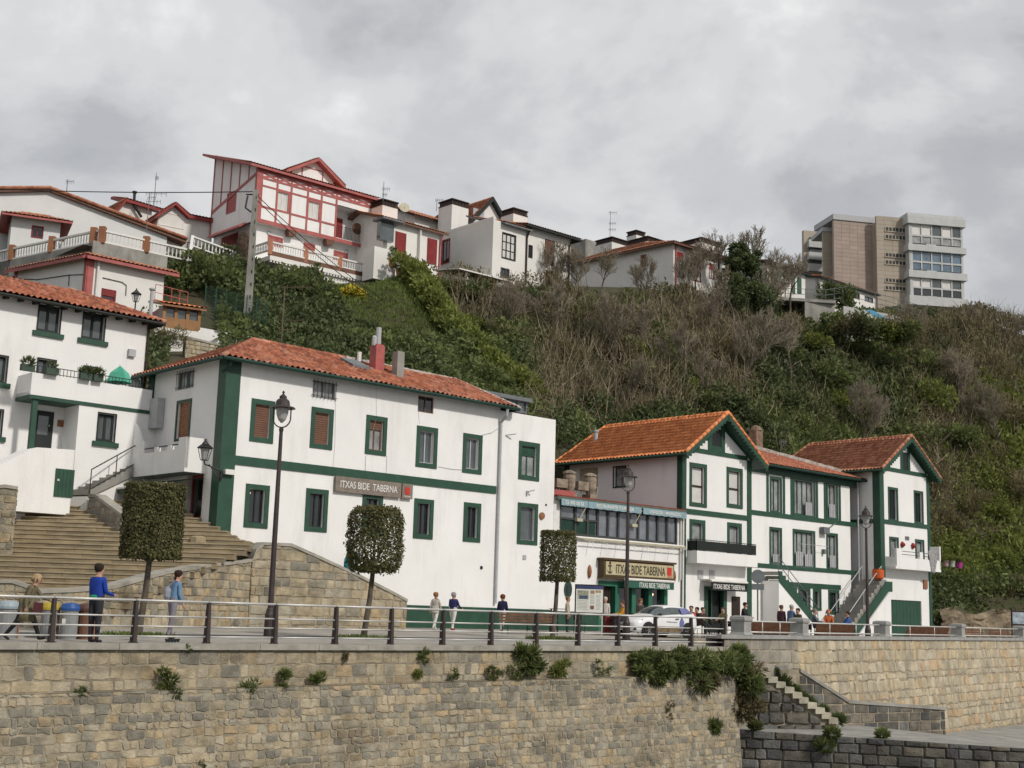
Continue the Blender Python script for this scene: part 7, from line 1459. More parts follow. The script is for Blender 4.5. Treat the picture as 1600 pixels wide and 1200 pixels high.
q = lambda s, v, z: L6F.p(s, -v, z); roofpl(R, [(q(K[0][0]-.4, 6, K[0][1]-.4), q(K[0][0]-.4, -.5, K[0][1]-.4), q(K[1][0], -.5, K[1][1]+.1), q(K[1][0], 6, K[1][1]+.1)), (q(K[1][0], -.5, K[1][1]+.0), q(K[2][0]+2.5, -.5, K[2][1]-.3), q(K[2][0]+2.5, 3, K[2][1]+.7), q(K[1][0], 3, K[1][1]+1.0))], TERRC, REDD, th=.25, seed=76)
mb = MB(); s0_, z0_ = L6F.uv(217, 340); mb.path([L6F.p(s0_+.1, .3, z0_), L6F.p(L6F.uv(207, 320)[0], .3, L6F.uv(207, 322)[1]), L6F.p(L6F.uv(208, 302)[0], .3, L6F.uv(208, 303)[1])], .12, 8); mb.lathe(L6F.p(L6F.uv(208, 302)[0], .3, L6F.uv(208, 303)[1]), [(.2, 0), (.2, .15)]); mb.build('stove_pipe', DARKF, R)
# conservatory and stone/white walls on the left slope
CFa = Fac(at(256, 500, 72), 60); C_ = root('conservatory', 'small timber framed conservatory with orange tiles and red roof rail', 'conservatory', CFa.p(0, 0, 13)); x1 = CFa.uv(312, 490)[0]; zt_ = CFa.uv(285, 479)[1]; z0_ = CFa.uv(285, 512)[1]
mb = MB()
for i in range(4): x = x1*i/3; mb.fb(CFa, x-.09, x+.09, z0_, zt_, -.2, 0)
mb.fb(CFa, 0, x1, z0_-.1, z0_+.5, -.19, -.01); mb.fb(CFa, 0, x1, zt_-.15, zt_, -.19, -.01); fr = mb.build('timber_frame', mat('yellow_timber', (.33, .17, .07), .6), C_)
mb = MB(); mb.fb(CFa, 0, x1, z0_, zt_, -2.6, -.1); mb.build('pane', GLG, fr); q = lambda s, v, z: CFa.p(s, -v, z)
roofpl(C_, [(q(-.3, -.3, zt_), q(x1+.3, -.3, zt_), q(x1+.3, 2.6, zt_+.7), q(-.3, 2.6, zt_+.7))], TERRB, ORANGEW, seed=80, th=.1); mb = MB(); railing(mb, q(-.2, 1.6, zt_+.5), q(x1-.3, 1.6, zt_+.3), .95, 4, .02, 0, (1., .5)); mb.build('roof_rail', REDP, C_)
mb = MB(); mb.fb(CFa, -1.2, x1+.2, z0_-3.5, z0_-.1, -2.6, -.02); mb.build('base_wall', WHITE2, C_)
WF = Fac(at(292, 515, 70), 56); t = [WF.uv(291, 525), WF.uv(345, 538), WF.uv(372, 541)]; poly_wall('retaining_wall', 'ochre rubble retaining wall behind the left end of the tiled roof', 'stone wall', WF, t, 8, .4, mt=SANDY, seed=82)
WG = Fac(at(294, 515, 73), 56); t = [WG.uv(292, 508), WG.uv(420, 531)]; mb = MB(); mb.prism(WG, [(t[0][0], 8), t[0], t[1], (t[1][0], 8)], -.3, 0); o = mb.build('garden_wall', WHITE, None, loc=WG.P); setp(o, 'low whitewashed garden wall above the rubble retaining wall', 'wall')
mb = MB(); p0, p1 = at(318, 505, 78), at(414, 528, 80)
for i in range(7): c = p0+(p1-p0)*i/6; mb.tube(c-[0, 0, .5], c+[0, 0, 2.4], .035, None, 5)
for h in np.arange(0, 2.4, .2): mb.tube(p0+[0, 0, h], p1+[0, 0, h], .008, None, 3, cap=False)
for i in range(60): c = p0+(p1-p0)*i/60; mb.tube(c-[0, 0, .3], c+[0, 0, 2.4], .007, None, 3, cap=False)
o = mb.build('wire_fence', GREENT, None, loc=p0); setp(o, 'green wire mesh fence below the laurel hedge', 'fence')
# ---------------------------------------------------------------- hedges, bushes, trees
def blob(cs, rs, n, rg, sz, up=.6, hollow=.55, asp=.5, squash=.85):
    V, T = [], []
    for c, r in zip(cs, rs):
        a = rg.normal(0, 1, (n, 3)); a /= np.linalg.norm(a, axis=1)[:, None]; rr = r*rg.uniform(hollow, 1.05, n)**.7
        P = np.array(c)+a*rr[:, None]*[1, 1, squash]; d = a*.6+rg.normal(0, .45, (n, 3)); d[:, 2] += up*.5; d /= np.linalg.norm(d, axis=1)[:, None]; t = np.cross(d, rg.normal(0, 1, (n, 3))); t /= np.linalg.norm(t, axis=1)[:, None]
        L_ = (sz*rg.uniform(.6, 1.5, n))[:, None]; W_ = L_*asp
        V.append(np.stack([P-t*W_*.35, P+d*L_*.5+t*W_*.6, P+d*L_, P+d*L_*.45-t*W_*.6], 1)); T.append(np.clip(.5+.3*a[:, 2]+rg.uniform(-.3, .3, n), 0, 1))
    return np.concatenate(V), np.concatenate(T)
rg = np.random.default_rng(77)
# diagonal hedge
path = [(638, 436), (655, 462), (675, 488), (697, 515), (718, 542), (742, 572), (768, 600), (800, 622), (835, 645)]
pp = [hitpix(*p) for p in path]; cs, rs = [], []
for a, b in zip(pp[:-1], pp[1:]):
    for i in range(6):
        c = a+(b-a)*i/6; c[2] = hz(c[0], c[1])[0]
        for k in range(3): cs.append(c+[rg.normal(0, .35), rg.normal(0, .3), .5+.45*k+rg.normal(0, .12)]); rs.append(rg.uniform(.62, .85))
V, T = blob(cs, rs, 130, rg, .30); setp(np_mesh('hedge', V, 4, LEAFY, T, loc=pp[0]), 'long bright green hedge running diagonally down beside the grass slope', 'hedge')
def hedge_px(pts, lb, mt, r=(.7, 1.1), h=2.2, n=150, sz=.3, lev=3, name='hedge'):
    cs, rs = [], []; P = [hitpix(*p) for p in pts]
    for a, b in zip(P[:-1], P[1:]):
        m = max(1, int(np.linalg.norm((b-a)[:2])/.8))
        for i in range(m):
            c = a+(b-a)*i/m; c[2] = hz(c[0], c[1])[0]
            for k in range(lev): cs.append(c+[rg.normal(0, .4), rg.normal(0, .4), h*(k+.5)/lev+rg.normal(0, .15)]); rs.append(rg.uniform(*r))
    V, T = blob(cs, rs, n, rg, sz); setp(np_mesh(name, V, 4, mt, T, loc=P[0]), lb, 'hedge')
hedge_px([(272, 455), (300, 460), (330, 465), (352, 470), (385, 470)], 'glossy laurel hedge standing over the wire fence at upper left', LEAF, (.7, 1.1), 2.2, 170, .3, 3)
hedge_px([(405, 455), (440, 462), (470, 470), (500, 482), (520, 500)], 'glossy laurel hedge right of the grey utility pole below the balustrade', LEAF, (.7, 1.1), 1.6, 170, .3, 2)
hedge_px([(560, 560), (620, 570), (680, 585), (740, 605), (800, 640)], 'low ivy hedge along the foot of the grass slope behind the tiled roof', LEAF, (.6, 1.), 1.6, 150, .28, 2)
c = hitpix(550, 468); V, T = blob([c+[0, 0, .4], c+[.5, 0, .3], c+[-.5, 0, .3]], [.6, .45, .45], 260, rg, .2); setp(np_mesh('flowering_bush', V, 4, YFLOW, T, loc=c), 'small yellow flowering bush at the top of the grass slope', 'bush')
c = at(1478, 880, 97)
def proto_bush(mt, seed, r=1., n=10, twig=False):
    rg = np.random.default_rng(seed); cs = [[rg.normal(0, .45), rg.normal(0, .45), .5+rg.normal(0, .3)] for _ in range(n)]; V, T = blob(cs, rg.uniform(.35, .7, n), 170, rg, .2, 1.2 if twig else .6, .3, .45 if not twig else .16); return V, T
KB = [(LEAF, 'leafy green shrub, one of several like it scattered on the hillside', 'green shrubs on the hillside'), (LEAFD, 'dark evergreen shrub, one of several like it scattered on the hillside', 'dark shrubs on the hillside'), (LEAFY, 'pale yellow green shrub, one of several like it scattered on the hillside', 'pale shrubs on the hillside'), (DRYL, 'dry olive brown shrub, one of several like it scattered on the hillside', 'dry shrubs on the hillside')]
PB = []
for k, (mt_, lb, gp) in enumerate(KB):
    for j in range(2):
        V, T = proto_bush(mt_, 90+k*2+j, twig=(k == 3)); o = np_mesh('bush', V, 4, mt_, T); setp(o, lb, 'bush', gp); PB.append(o)
used = set()
def put_bush(px, py, k, sc, j=0, Yo=None, squ=1.):
    q = hitpix(px, py) if Yo is None else at(px, py, Yo); i = k*2+j; o = PB[i]
    if i in used: o = o.copy(); COL.objects.link(o)
    used.add(i); o.location = q-[0, 0, .3*sc]; o.scale = (sc, sc, sc*squ); o.rotation_euler = (0, 0, rg.uniform(0, 6.28))
for (px, py, k, sc) in ((735, 470, 1, 1.8), (712, 465, 0, 1.5), (828, 478, 1, 2.1), (845, 470, 1, 1.8), (688, 455, 0, 1.3), (760, 520, 3, 1.7), (735, 515, 2, 1.5), (905, 500, 3, 2), (985, 510, 3, 2.), (1000, 570, 2, 1.8), (985, 600, 0, 2), (1085, 585, 2, 1.6), (1070, 610, 2, 1.3), (1100, 645, 0, 1.7), (1140, 650, 1, 2.), (1190, 600, 1, 2.2), (1260, 545, 2, 2.), (1235, 560, 0, 2.4), (1290, 600, 0, 2.6), (1340, 560, 0, 2.2), (1330, 640, 2, 2.4), (1380, 580, 1, 2.2), (1345, 520, 1, 2.2), (1395, 520, 3, 2.4), (1460, 530, 3, 2.6), (1500, 560, 3, 2.8), (1550, 600, 3, 3.), (1440, 640, 2, 2.6), (1490, 690, 0, 2.6), (1540, 720, 3, 2.6), (1420, 700, 0, 2.2), (1575, 660, 3, 2.6), (1520, 800, 3, 2.2), (1560, 830, 2, 2.), (1480, 820, 3, 2.), (1500, 900, 2, 1.5), (1475, 915, 0, 1.6), (1530, 920, 3, 1.6), (1570, 925, 3, 1.5), (1500, 938, 1, 1.5), (1475, 950, 1, 1.6), (1560, 880, 2, 1.6), (1315, 520, 1, 2.4), (1290, 500, 0, 1.8), (1225, 520, 3, 2.2), (1130, 560, 3, 2.3), (1060, 530, 3, 2.2), (955, 555, 3, 2.), (880, 560, 3, 2.), (800, 545, 3, 1.8), (850, 610, 3, 1.6), (930, 640, 1, 1.5), (1010, 655, 1, 1.5), (600, 530, 0, 1.2), (570, 515, 1, 1.2), (470, 520, 1, 1.8), (420, 520, 1, 1.8), (500, 545, 0, 1.6), (545, 548, 1, 1.5), (262, 530, 3, 1.), (245, 545, 3, 1.), (1300, 462, 1, 1.5), (1320, 470, 0, 1.7), (1220, 640, 1, 2.), (1250, 670, 0, 1.8), (1200, 690, 1, 1.7), (1440, 590, 0, 2.3), (1595, 560, 3, 2.6), (1590, 780, 3, 2.4), (1450, 760, 3, 2.2), *[(x, 512+(x-1300)*.1, [0, 3, 1, 3, 2, 3, 0, 3][i], 2.0) for i, x in enumerate(range(1312, 1440, 17))], (1250, 500, 3, 2.), (1275, 502, 0, 1.8)):
    put_bush(px, py, k, sc*.82, int(rg.integers(0, 2)), None if (py < 940 or px < 1400) and px > 270 and not (py < 475 and px > 1280) and not (px > 1300 and 508 < py < 530 and px < 1450 and px not in (1345, 1395, 1315)) else 124 if 508 < py < 530 and px > 1300 else (131 if px > 1280 and py < 480 else 103.5 if px > 1400 else 69.5), rg.uniform(.7, 1.1))
def bare_tree(seed, h=7, spread=.5, lev=5, r0=.13, trunk=.35, kids=(2, 4)):
    rg = np.random.default_rng(seed); SG = [[], []]
    def grow(p, d, l, r, k):
        n = 3; 
        for i in range(n):
            d2 = d+rg.normal(0, .10, 3); d2[2] += .04; d2 /= np.linalg.norm(d2); q = p+d2*l/n; SG[0 if k <= 1 else 1].append((p, q, r*(1-i*.12), r*(1-(i+1)*.12))); p, d = q, d2
            if k < lev and (k > 0 or i == 2 or rg.random() < .35):
                for _ in range(int(rg.integers(*kids)) if i == 2 else 1):
                    a = rg.normal(0, 1, 3); a -= a@d*d; a /= np.linalg.norm(a); e = d*(1-spread*rg.uniform(.5, 1.1))+a*spread*rg.uniform(.6, 1.3)+[0, 0, .15]; e /= np.linalg.norm(e); grow(p, e, l*rg.uniform(.55, .8), r*rg.uniform(.45, .62), k+1)
    grow(np.zeros(3), np.array([0, 0, 1.]), h*trunk, r0, 0); out = []
    for S in SG:
        P, Q, A, B = [np.array([s[i] for s in S]) for i in range(4)]; d = Q-P; d /= np.linalg.norm(d, axis=1)[:, None]; x = np.cross(d, [.3, .9, .2]); x /= np.linalg.norm(x, axis=1)[:, None]; y = np.cross(d, x); F_ = []
        A = np.maximum(A*1.2, .019); B = np.maximum(B*1.2, .015)
        for i in range(4):
            a0, a1 = math.pi/2*i, math.pi/2*(i+1); u0, u1 = x*math.cos(a0)+y*math.sin(a0), x*math.cos(a1)+y*math.sin(a1); F_.append(np.stack([P+u0*A[:, None], P+u1*A[:, None], Q+u1*B[:, None], Q+u0*B[:, None]], 1))
        out.append(np.concatenate(F_))
    return out
TWIG = mat('pale_twigs', (.27, .23, .17), .9, .15, 3, 0); TR = []; TRH = []
for sd in range(4):
    tr_, cr_ = bare_tree(200+sd, 7, .42, 5, trunk=.42); R = root('bare_tree', 'x', 'tree', (0, 0, 0), 'leafless trees on the hillside'); a = np_mesh('trunk', tr_, 4, BARK, np.full(len(tr_), .5), R); b = np_mesh('crown', cr_, 4, TWIG, np.full(len(cr_), .5), R); TR.append(R); TRH.append(float(np.percentile(cr_[..., 2], 99.5)))
tu_ = set()
def put_tree(px, py, top, lb, k, Y=None, lean=0):
    q = hitpix(px, py) if Y is None else at(px, py, Y); h = (py-top)/2081*q[1]; R = TR[k]
    if k in tu_: R = copy_tree(R)
    tu_.add(k); R.location = q-[0, 0, .3]; s = (h+.3)/TRH[k]; R.scale = (s, s, s); R.rotation_euler = (0, lean, rg.uniform(0, 6.28)); R['label'] = lb
for i, a in enumerate(((862, 455, 365, 'bare grey tree in front of the brown shuttered upper house', 0), (1185, 470, 352, 'tallest bare tree rising behind the ivy clad tree', 1, 127), (1120, 470, 362, 'bare tree top left of the ivy clad tree', 2, 127), (1215, 480, 380, 'bare tree between the ivy clad tree and the green shuttered house', 3, 127),
        (1085, 474, 372, 'airy bare tree between the red drainpipe house and the ivy clad tree', 3, 125), (1200, 520, 400, 'bare tree against the lower right of the ivy clad tree', 0, 122), (1235, 490, 395, 'slender bare tree before the green shuttered house', 1, 126), (1150, 520, 405, 'bare branches in front of the ivy clad tree', 2, 118), (905, 470, 388, 'bare tree at the right corner of the brown shuttered house', 3), (1060, 478, 392, 'bare tree in front of the red drainpipe house', 1), (935, 475, 385, 'thin bare tree left of the low capped chimney', 2), (1010, 480, 400, 'twiggy bare tree before the low gable house', 3), (1165, 610, 475, 'bare tree with pale trunk on the middle of the slope below the ivy clad tree', 0), (1085, 620, 500, 'bare tree on the dark hollow of the slope', 1), (1020, 600, 470, 'bare sapling left of the dark hollow', 2),
        (960, 580, 455, 'bare sapling in the brown scrub under the low gable house', 3), (890, 560, 440, 'bare sapling below the brown shuttered house', 1), (1240, 600, 480, 'bare tree on the green part of the slope below the concrete slab', 2), (1350, 710, 590, 'slim pale trunked tree above the right gable house', 3), (1440, 560, 470, 'bare shrubby tree below the apartment block', 0), (1530, 530, 475, 'spreading bare bush tree on the skyline right of the apartment block', 1), (1580, 550, 490, 'last bare bush tree on the skyline at the right edge', 2),
        (1500, 640, 540, 'grey bare tree on the right slope', 3), (1560, 700, 590, 'grey bare tree low on the right slope near the edge', 0), (790, 520, 430, 'bare sapling below the pergola', 3), (1290, 500, 425, 'bare small tree at the left end of the graffiti wall', 0), (1130, 560, 450, 'bare tree directly under the ivy clad tree', 2), (985, 640, 560, 'small bare tree above the tiled bar house roof', 0), (1085, 650, 545, 'yellowish small tree just above the gabled house chimney', 1))):
    put_tree(*a)
# ivy clad tree
c = at(1150, 500, 121); R = root('ivy_clad_tree', 'tall dark tree smothered in ivy standing above the scrub on the ridge', 'tree', c); mb = MB(); mb.tube(c-[0, 0, 2], c+[.2, 0, 6], .35, .12, 8); mb.build('trunk', BARK, R)
cs, rs = [], []
for i in range(60):
    t = rg.random()**.8; px = 1150+rg.normal(0, 1)*(24*(1-t)+8)+(12*t); cs.append(at(px, 495-t*112, 121+rg.normal(0, 1.0))); rs.append(rg.uniform(.5, 1.1)*(1.25-.7*t))
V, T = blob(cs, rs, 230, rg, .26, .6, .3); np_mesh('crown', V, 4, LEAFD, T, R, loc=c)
# palm-like stump and pots by the half timbered house
c = at(379, 402, 97.5); R = root('tree_stump', 'thick brown palm stump beside the porch of the half timbered house', 'tree', c); mb = MB(); mb.lathe(c-[0, 0, .8], [(.55, 0), (.5, 1.), (.6, 1.6), (.5, 2.2), (.3, 2.7)], 9); mb.build('trunk', mat('stump_bark', (.10, .065, .045), .95, .3, 4, 1., 8, dist=.1), R)
V, T = blob([at(343, 393, 95)+[d, 0, 0] for d in (-1, -.3, .4, 1.)], [.55]*4, 260, rg, .16); setp(np_mesh('clipped_bush', V, 4, LEAFD, T, loc=V[0][0]), 'small clipped dark bush left of the palm stump', 'bush')
for px, py, lb in ((612, 403, 'potted evergreen on the garden wall, upper of two by the red shutters'), (626, 418, 'potted evergreen on the garden wall, lower of two by the red shutters')):
    c = at(px, py, 103); R = root('potted_plant', lb, 'potted plant', c, 'potted plants beside the red shutters'); mb = MB(); mb.lathe(c-[0, 0, .8], [(.3, 0), (.42, .6), (.4, .7)], 10); mb.build('pot', TERRC, R); V, T = blob([c+[0, 0, .1], c+[.1, 0, .6]], [.5, .3], 220, rg, .16); np_mesh('plant', V, 4, LEAFD, T, R, loc=c)
# ---------------------------------------------------------------- utility pole, wires, antennas
pb, pt = at(385, 521, 82), at(394, 297, 82); pt[0] = pb[0]; pt[1] = pb[1]; pt = pb*[1, 1, 0]+[0, 0, at(394, 297, 82)[2]]
R = root('utility_pole', 'tall tapered grey concrete utility pole with step holes on the left slope', 'utility pole', pb); mb = MB(); u_ = np.array([1., 0, 0]); hh = pt[2]-pb[2]
mb.hexa([tuple(pb+[x*.26, y*.2, -1.]) for x, y in ((-1, -1), (1, -1), (1, 1), (-1, 1))]+[tuple(pt+[x*.15, y*.13, 0]) for x, y in ((-1, -1), (1, -1), (1, 1), (-1, 1))]); mb.build('shaft', CONC, R)
mb = MB()
for i in range(11): z = pb[2]+.6+i*hh/11.5; w = .26-.11*(z-pb[2])/hh; y_ = pb[1]-(.2-.07*(z-pb[2])/hh); mb.fb(Fac((pb[0], y_-.002, 0), 90), w*.35, w*.7, z, z+.22, -.01, .006)
mb.build('step_hole', DARKF, R); mb = MB(); mb.tube(pt+[-.6, 0, -.3], pt+[.2, 0, -.3], .05); mb.path([pt+[-.5, 0, -.4], pt+[-.6, 0, -1.2], pt+[-.2, 0, -1.5]], .06); mb.build('insulator', IRON, R)
def wire(a, b, sag, lb, r=.03):
    a, b = np.array(a), np.array(b); mb = MB(); P = [a+(b-a)*t-[0, 0, sag*4*t*(1-t)] for t in np.linspace(0, 1, 17)]; mb.path(P, r, 5); o = mb.build('overhead_cable', IRON, None, loc=a); setp(o, lb, 'cable')
wire(pt+[-.2, 0, -.1], at(-40, 294, 84), .15, 'overhead cable running left from the utility pole across the sky', .035)
wire(pt+[.15, 0, -.4], at(600, 470, 95), .3, 'upper of two cables descending right from the utility pole', .028)
wire(pt+[.15, 0, -.7], at(612, 486, 95), .4, 'lower of two cables descending right from the utility pole', .028)
wire(AF.p(sE, -2, 8.9), at(925, 676, 86), .35, 'pale cable between the long house and the tiled bar house', .02)
wire(at(925, 708, 80), AF.p(da-.1, .1, 6.9), .1, 'black cable slanting across the shaded side wall above the terrace glazing', .025)
def antenna(px, pyb, pyt, Y, lb, bars=((.9, .5), (.8, .35)), r=.035, m=None):
    a, b = at(px, pyb, Y), at(px, pyt, Y); b[:2] = a[:2]; R = root('tv_antenna', lb, 'antenna', a); h = b[2]-a[2]; mb = MB(); mb.tube(a, b, r, r*.7, 6); mb.build('mast', m or GREYM, R); mb = MB()
    for t, w in bars:
        c = a+[0, 0, h*t]; mb.tube(c-[w*.2, 0, 0], c+[w, 0, .05], .02, None, 5)
        for i in range(5): x = -.2*w+1.2*w*i/4; mb.tube(c+[x, 0, -.18], c+[x, 0, .18], .014, None, 4)
    mb.build('aerial', m or GREYM, R)
antenna(104, 300, 280, 100, 'small antenna on the wide gable roof at upper left', ((.8, .5),)); antenna(240, 326, 270, 104, 'tall thin antenna mast behind the dormer house', ((.85, .2),)); antenna(229, 360, 300, 97, 'antenna with a long horizontal boom left of the half timbered house', ((.95, 1.3), (.75, .9), (.85, .5)))
antenna(598.5, 313, 284, 104, 'thin antenna above the chimney right of the half timbered house', ((.6, .5), (.3, .3))); antenna(682, 330, 311, 120, 'short antenna on the long brown roof', ((.9, .6),)); antenna(953, 378, 330, 138, 'tall antenna above the low capped chimneys', ((.95, .7), (.6, .6), (.4, .6)))
antenna(439, 545, 447, 76, 'rusty antenna mast with long booms behind the tiled roof', ((.98, 1.5), (.45, 1.2), (.3, .8)), .05, mat('rusty_mast', (.16, .12, .08), .8)); antenna(927.5, 690, 664, 84, 'thin antenna on the bar house roof', ((.5, .3),), .02); antenna(1220, 705, 685, 84, 'small forked antenna on the middle block roof', ((.7, .4),), .02)
c = at(632, 324, 104); R = root('satellite_dish', 'beige satellite dish beside the capped chimney', 'satellite dish', c); mb = MB(); mb.lathe(c, [(.45, 0), (.36, -.08), (.1, -.13)], 16, axis=(.35, -.9, .3)); mb.build('dish', CREAMP, R); mb = MB(); mb.tube(c, c-[0, 0, 1.6], .04); mb.build('mast', GREYM, R)
c = at(212, 470, 73.5); R = root('street_lantern', 'old iron street lantern rising behind the left roof', 'lantern', c-[0, 0, 2]); lantern(R, c+[0, 0, -.05], .8); mb = MB(); mb.tube(c-[0, 0, 3], c, .04); mb.build('pole', IRON, R)
c = at(236, 478, 70); R = root('flue_pipe', 'slim metal flue beside the old iron lantern', 'flue', c); mb = MB(); mb.tube(c-[0, 0, 1.], c+[0, 0, .85], .1, .1, 10); mb.lathe(c+[0, 0, .85], [(.12, 0), (.17, .05), (.17, .12), (.1, .16)], 10); mb.build('pipe', LGREY, R)
# ---------------------------------------------------------------- quayside objects
def gp(px, Y, py=985):
    d = ray(px, py); x = d[0]/d[1]*Y; s, v = sdco(x, Y); return np.array([x, Y, gz(s, -v)])
def street_lamp(px, Y, H, lb):
    c = gp(px, Y); R = root('street_lamp', lb, 'street lamp', c, 'tall promenade street lamps'); mb = MB()
    mb.lathe(c, [(.30, 0), (.30, .04), (.16, .08), (.15, .7), (.12, .8), (.11, .86), (.085, .9), (.075, H*.5), (.055, H-1.25), (.07, H-1.22), (.07, H-1.15), (.04, H-1.12)], 12); mb.build('post', RIRON, R)
    t = c+[0, 0, H-1.12]; mb = MB(); n = 10
    for sx in (-1, 1): mb.path([t+[sx*.26*math.sin(a), 0, .28-.28*math.cos(a)] for a in np.linspace(0, math.pi/2, 6)]+[t+[sx*.26, 0, .6]], .022, 6)
    mb.lathe(t+[0, 0, .58], [(.40, 0), (.36, .04), (.22, .07), (.20, .22), (.17, .26), (.11, .3), (.11, .36), (.05, .42), (.02, .45), (.045, .49), (.01, .54)], 14); mb.build('lamp_head', RIRON, R)
    mb = MB(); mb.lathe(t+[0, 0, .14], [(.03, 0), (.12, .1), (.18, .28), (.19, .44)], 12); mb.build('glass', mat('lamp_glass', (.5, .5, .48), .2) if 'lamp_glass' not in bpy.data.materials else bpy.data.materials['lamp_glass'], R)
street_lamp(420.5, 39, 7.35, 'tall brown street lamp in front of the long white house, nearest of three'); street_lamp(978.5, 54, 7.15, 'tall street lamp standing between the parked car and the terrace glazing'); street_lamp(1356, 65, 6.75, 'tall street lamp before the outside stairs, farthest of three')
def clipped_tree(px, Y, x0, x1, y0, y1, kind, lb, n=6000, fork=False):
    c = gp(px, Y); R = root('clipped_tree', lb, 'tree', c, 'clipped trees along the promenade'); s = 2081/Y; zb = at((x0+x1)/2, y1, Y)[2]; zt = at((x0+x1)/2, y0, Y)[2]; cx = at((x0+x1)/2, (y0+y1)/2, Y); r = (x1-x0)/s/2
    rg = np.random.default_rng(int(px)); mb = MB(); top = np.array([cx[0], cx[1], zb+.3])
    mid = c+(top-c)*.5+[.03, 0, 0]; mb.tube(c-[0, 0, .05], c+(mid-c)*.3, .12, .095, 10); mb.tube(c+(mid-c)*.3, mid, .095, .085, 10); mb.tube(mid, top, .085, .07, 10)
    for i in range(7): a = rg.uniform(0, 6.28); e = top+[math.cos(a)*r*.7, math.sin(a)*r*.7, rg.uniform(.3, (zt-zb)*.8)]; mb.tube(top-[0, 0, rg.uniform(0, .35) if fork else -.1], e, .045, .012, 6)
    mb.build('trunk', BARK, R)
    V, T = [], []; h = zt-zb
    for k in range(n):
        z = rg.random()
        if rg.random() < .72: a = rg.uniform(0, 6.28); rr = r*rg.uniform(.86, 1.02); p = np.array([math.cos(a)*rr, math.sin(a)*rr, z*h])
        else: a = rg.uniform(0, 6.28); rr = r*math.sqrt(rg.random())*.97; p = np.array([math.cos(a)*rr, math.sin(a)*rr, h*(rg.uniform(.93, 1.0) if rg.random() < .6 else (rg.uniform(0, .1) if rg.random() < .6 else rg.random()))])
        if kind: 
            q = (p[2]/h-.5)*2; w = (1-.26*abs(q)**5); p[:2] *= w; p += rg.normal(0, .03, 3)
            if float(vnoise(np.array([a*1.6+9]), np.array([z*5.+2]), 4)[0]) > .76 and rg.random() < .8: continue
        else: p += rg.normal(0, .018, 3)
        nrm = np.array([math.cos(a), math.sin(a), .3])+rg.normal(0, .7, 3); nrm /= np.linalg.norm(nrm); t = np.cross(nrm, rg.normal(0, 1, 3)); t /= np.linalg.norm(t); u2 = np.cross(nrm, t); L_ = rg.uniform(.032, .06)*(1.15 if kind else 1); P = np.array([cx[0], cx[1], zb])+p
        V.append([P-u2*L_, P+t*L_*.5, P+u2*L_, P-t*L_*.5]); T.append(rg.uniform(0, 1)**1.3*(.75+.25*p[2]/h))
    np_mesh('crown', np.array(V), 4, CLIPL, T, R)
    V, T = [], []
    for k in range(1100): a = rg.uniform(0, 6.28); rr = 1.0*rg.random()**.6; P = c+[math.cos(a)*rr, math.sin(a)*rr*.8, 0]; d = rg.normal(0, .35, 3); d[2] = 1; t = np.cross(d, rg.normal(0, 1, 3)); t /= np.linalg.norm(t); l = rg.uniform(.05, .17); V.append([P-t*.018, P+t*.018, P+d*l+t*.004, P+d*l-t*.004]); T.append(rg.random())
    setp(np_mesh('grass', np.array(V), 4, GRASS, T, loc=c), 'small grass patch around the foot of a clipped promenade tree', None, kind='stuff')
CLIPL = mat('clipped_leaves', (.05, .06, .02), .8, .2, 3, 0, ramp=[(.08, .082, .036), (.135, .135, .058), (.19, .17, .09)], spec=.08, transl=.25)
clipped_tree(216, 36.5, 192, 286, 757, 873, 0, 'broad cylindrical clipped tree before the stone staircase', 15000); clipped_tree(568, 42, 542, 630, 793, 894, 1, 'rounded shaggy clipped tree with forked trunk in front of the ramp wall', 9000, True); clipped_tree(863, 50, 844, 900, 830, 908, 0, 'narrow clipped tree beside the bench, farthest of three', 8000)
# recycling bins
BINB = mat('bin_grey', (.24, .25, .25), .5, .08, 3)
for px, c_, lb, Y in ((10, (.33, .40, .44), 'grey bin with pale blue lid at the left edge', 32.6), (76, (.45, .34, .04), 'recycling bin with yellow lid', 33), (107, (.03, .10, .33), 'recycling bin with blue lid', 33), (133, (.12, .06, .045), 'bin with brown lid behind the man in blue', 33.4)):
    c = gp(px, Y); R = root('recycling_bin', lb, 'bin', c, 'row of street bins'); w = .21 if px > 20 else .26; mb = MB(); mb.lathe(c, [(w*.95, 0), (w*.95, .05), (w, .06), (w, .68), (w*1.05, .7)], 16); mb.build('body', BINB if px < 120 else BROWN, R)
    mb = MB(); mb.lathe(c+[0, 0, .7], [(w*1.12, 0), (w*1.14, .06), (w*.95, .16), (w*.5, .19), (.02, .2)], 16); mb.build('lid', mat('lid_%d' % px, c_, .5), R)
    mb = MB(); mb.box(c+[-w*.5, -w-.012, .38], c+[-w*.1, -w+.02, .5]) if px == 107 else mb.tube(c+[w*1.1, 0, 0], c+[w*1.1, 0, .75], .02); mb.build('label' if px == 107 else 'bin_post', WPAINT if px == 107 else ORANGEW, R)
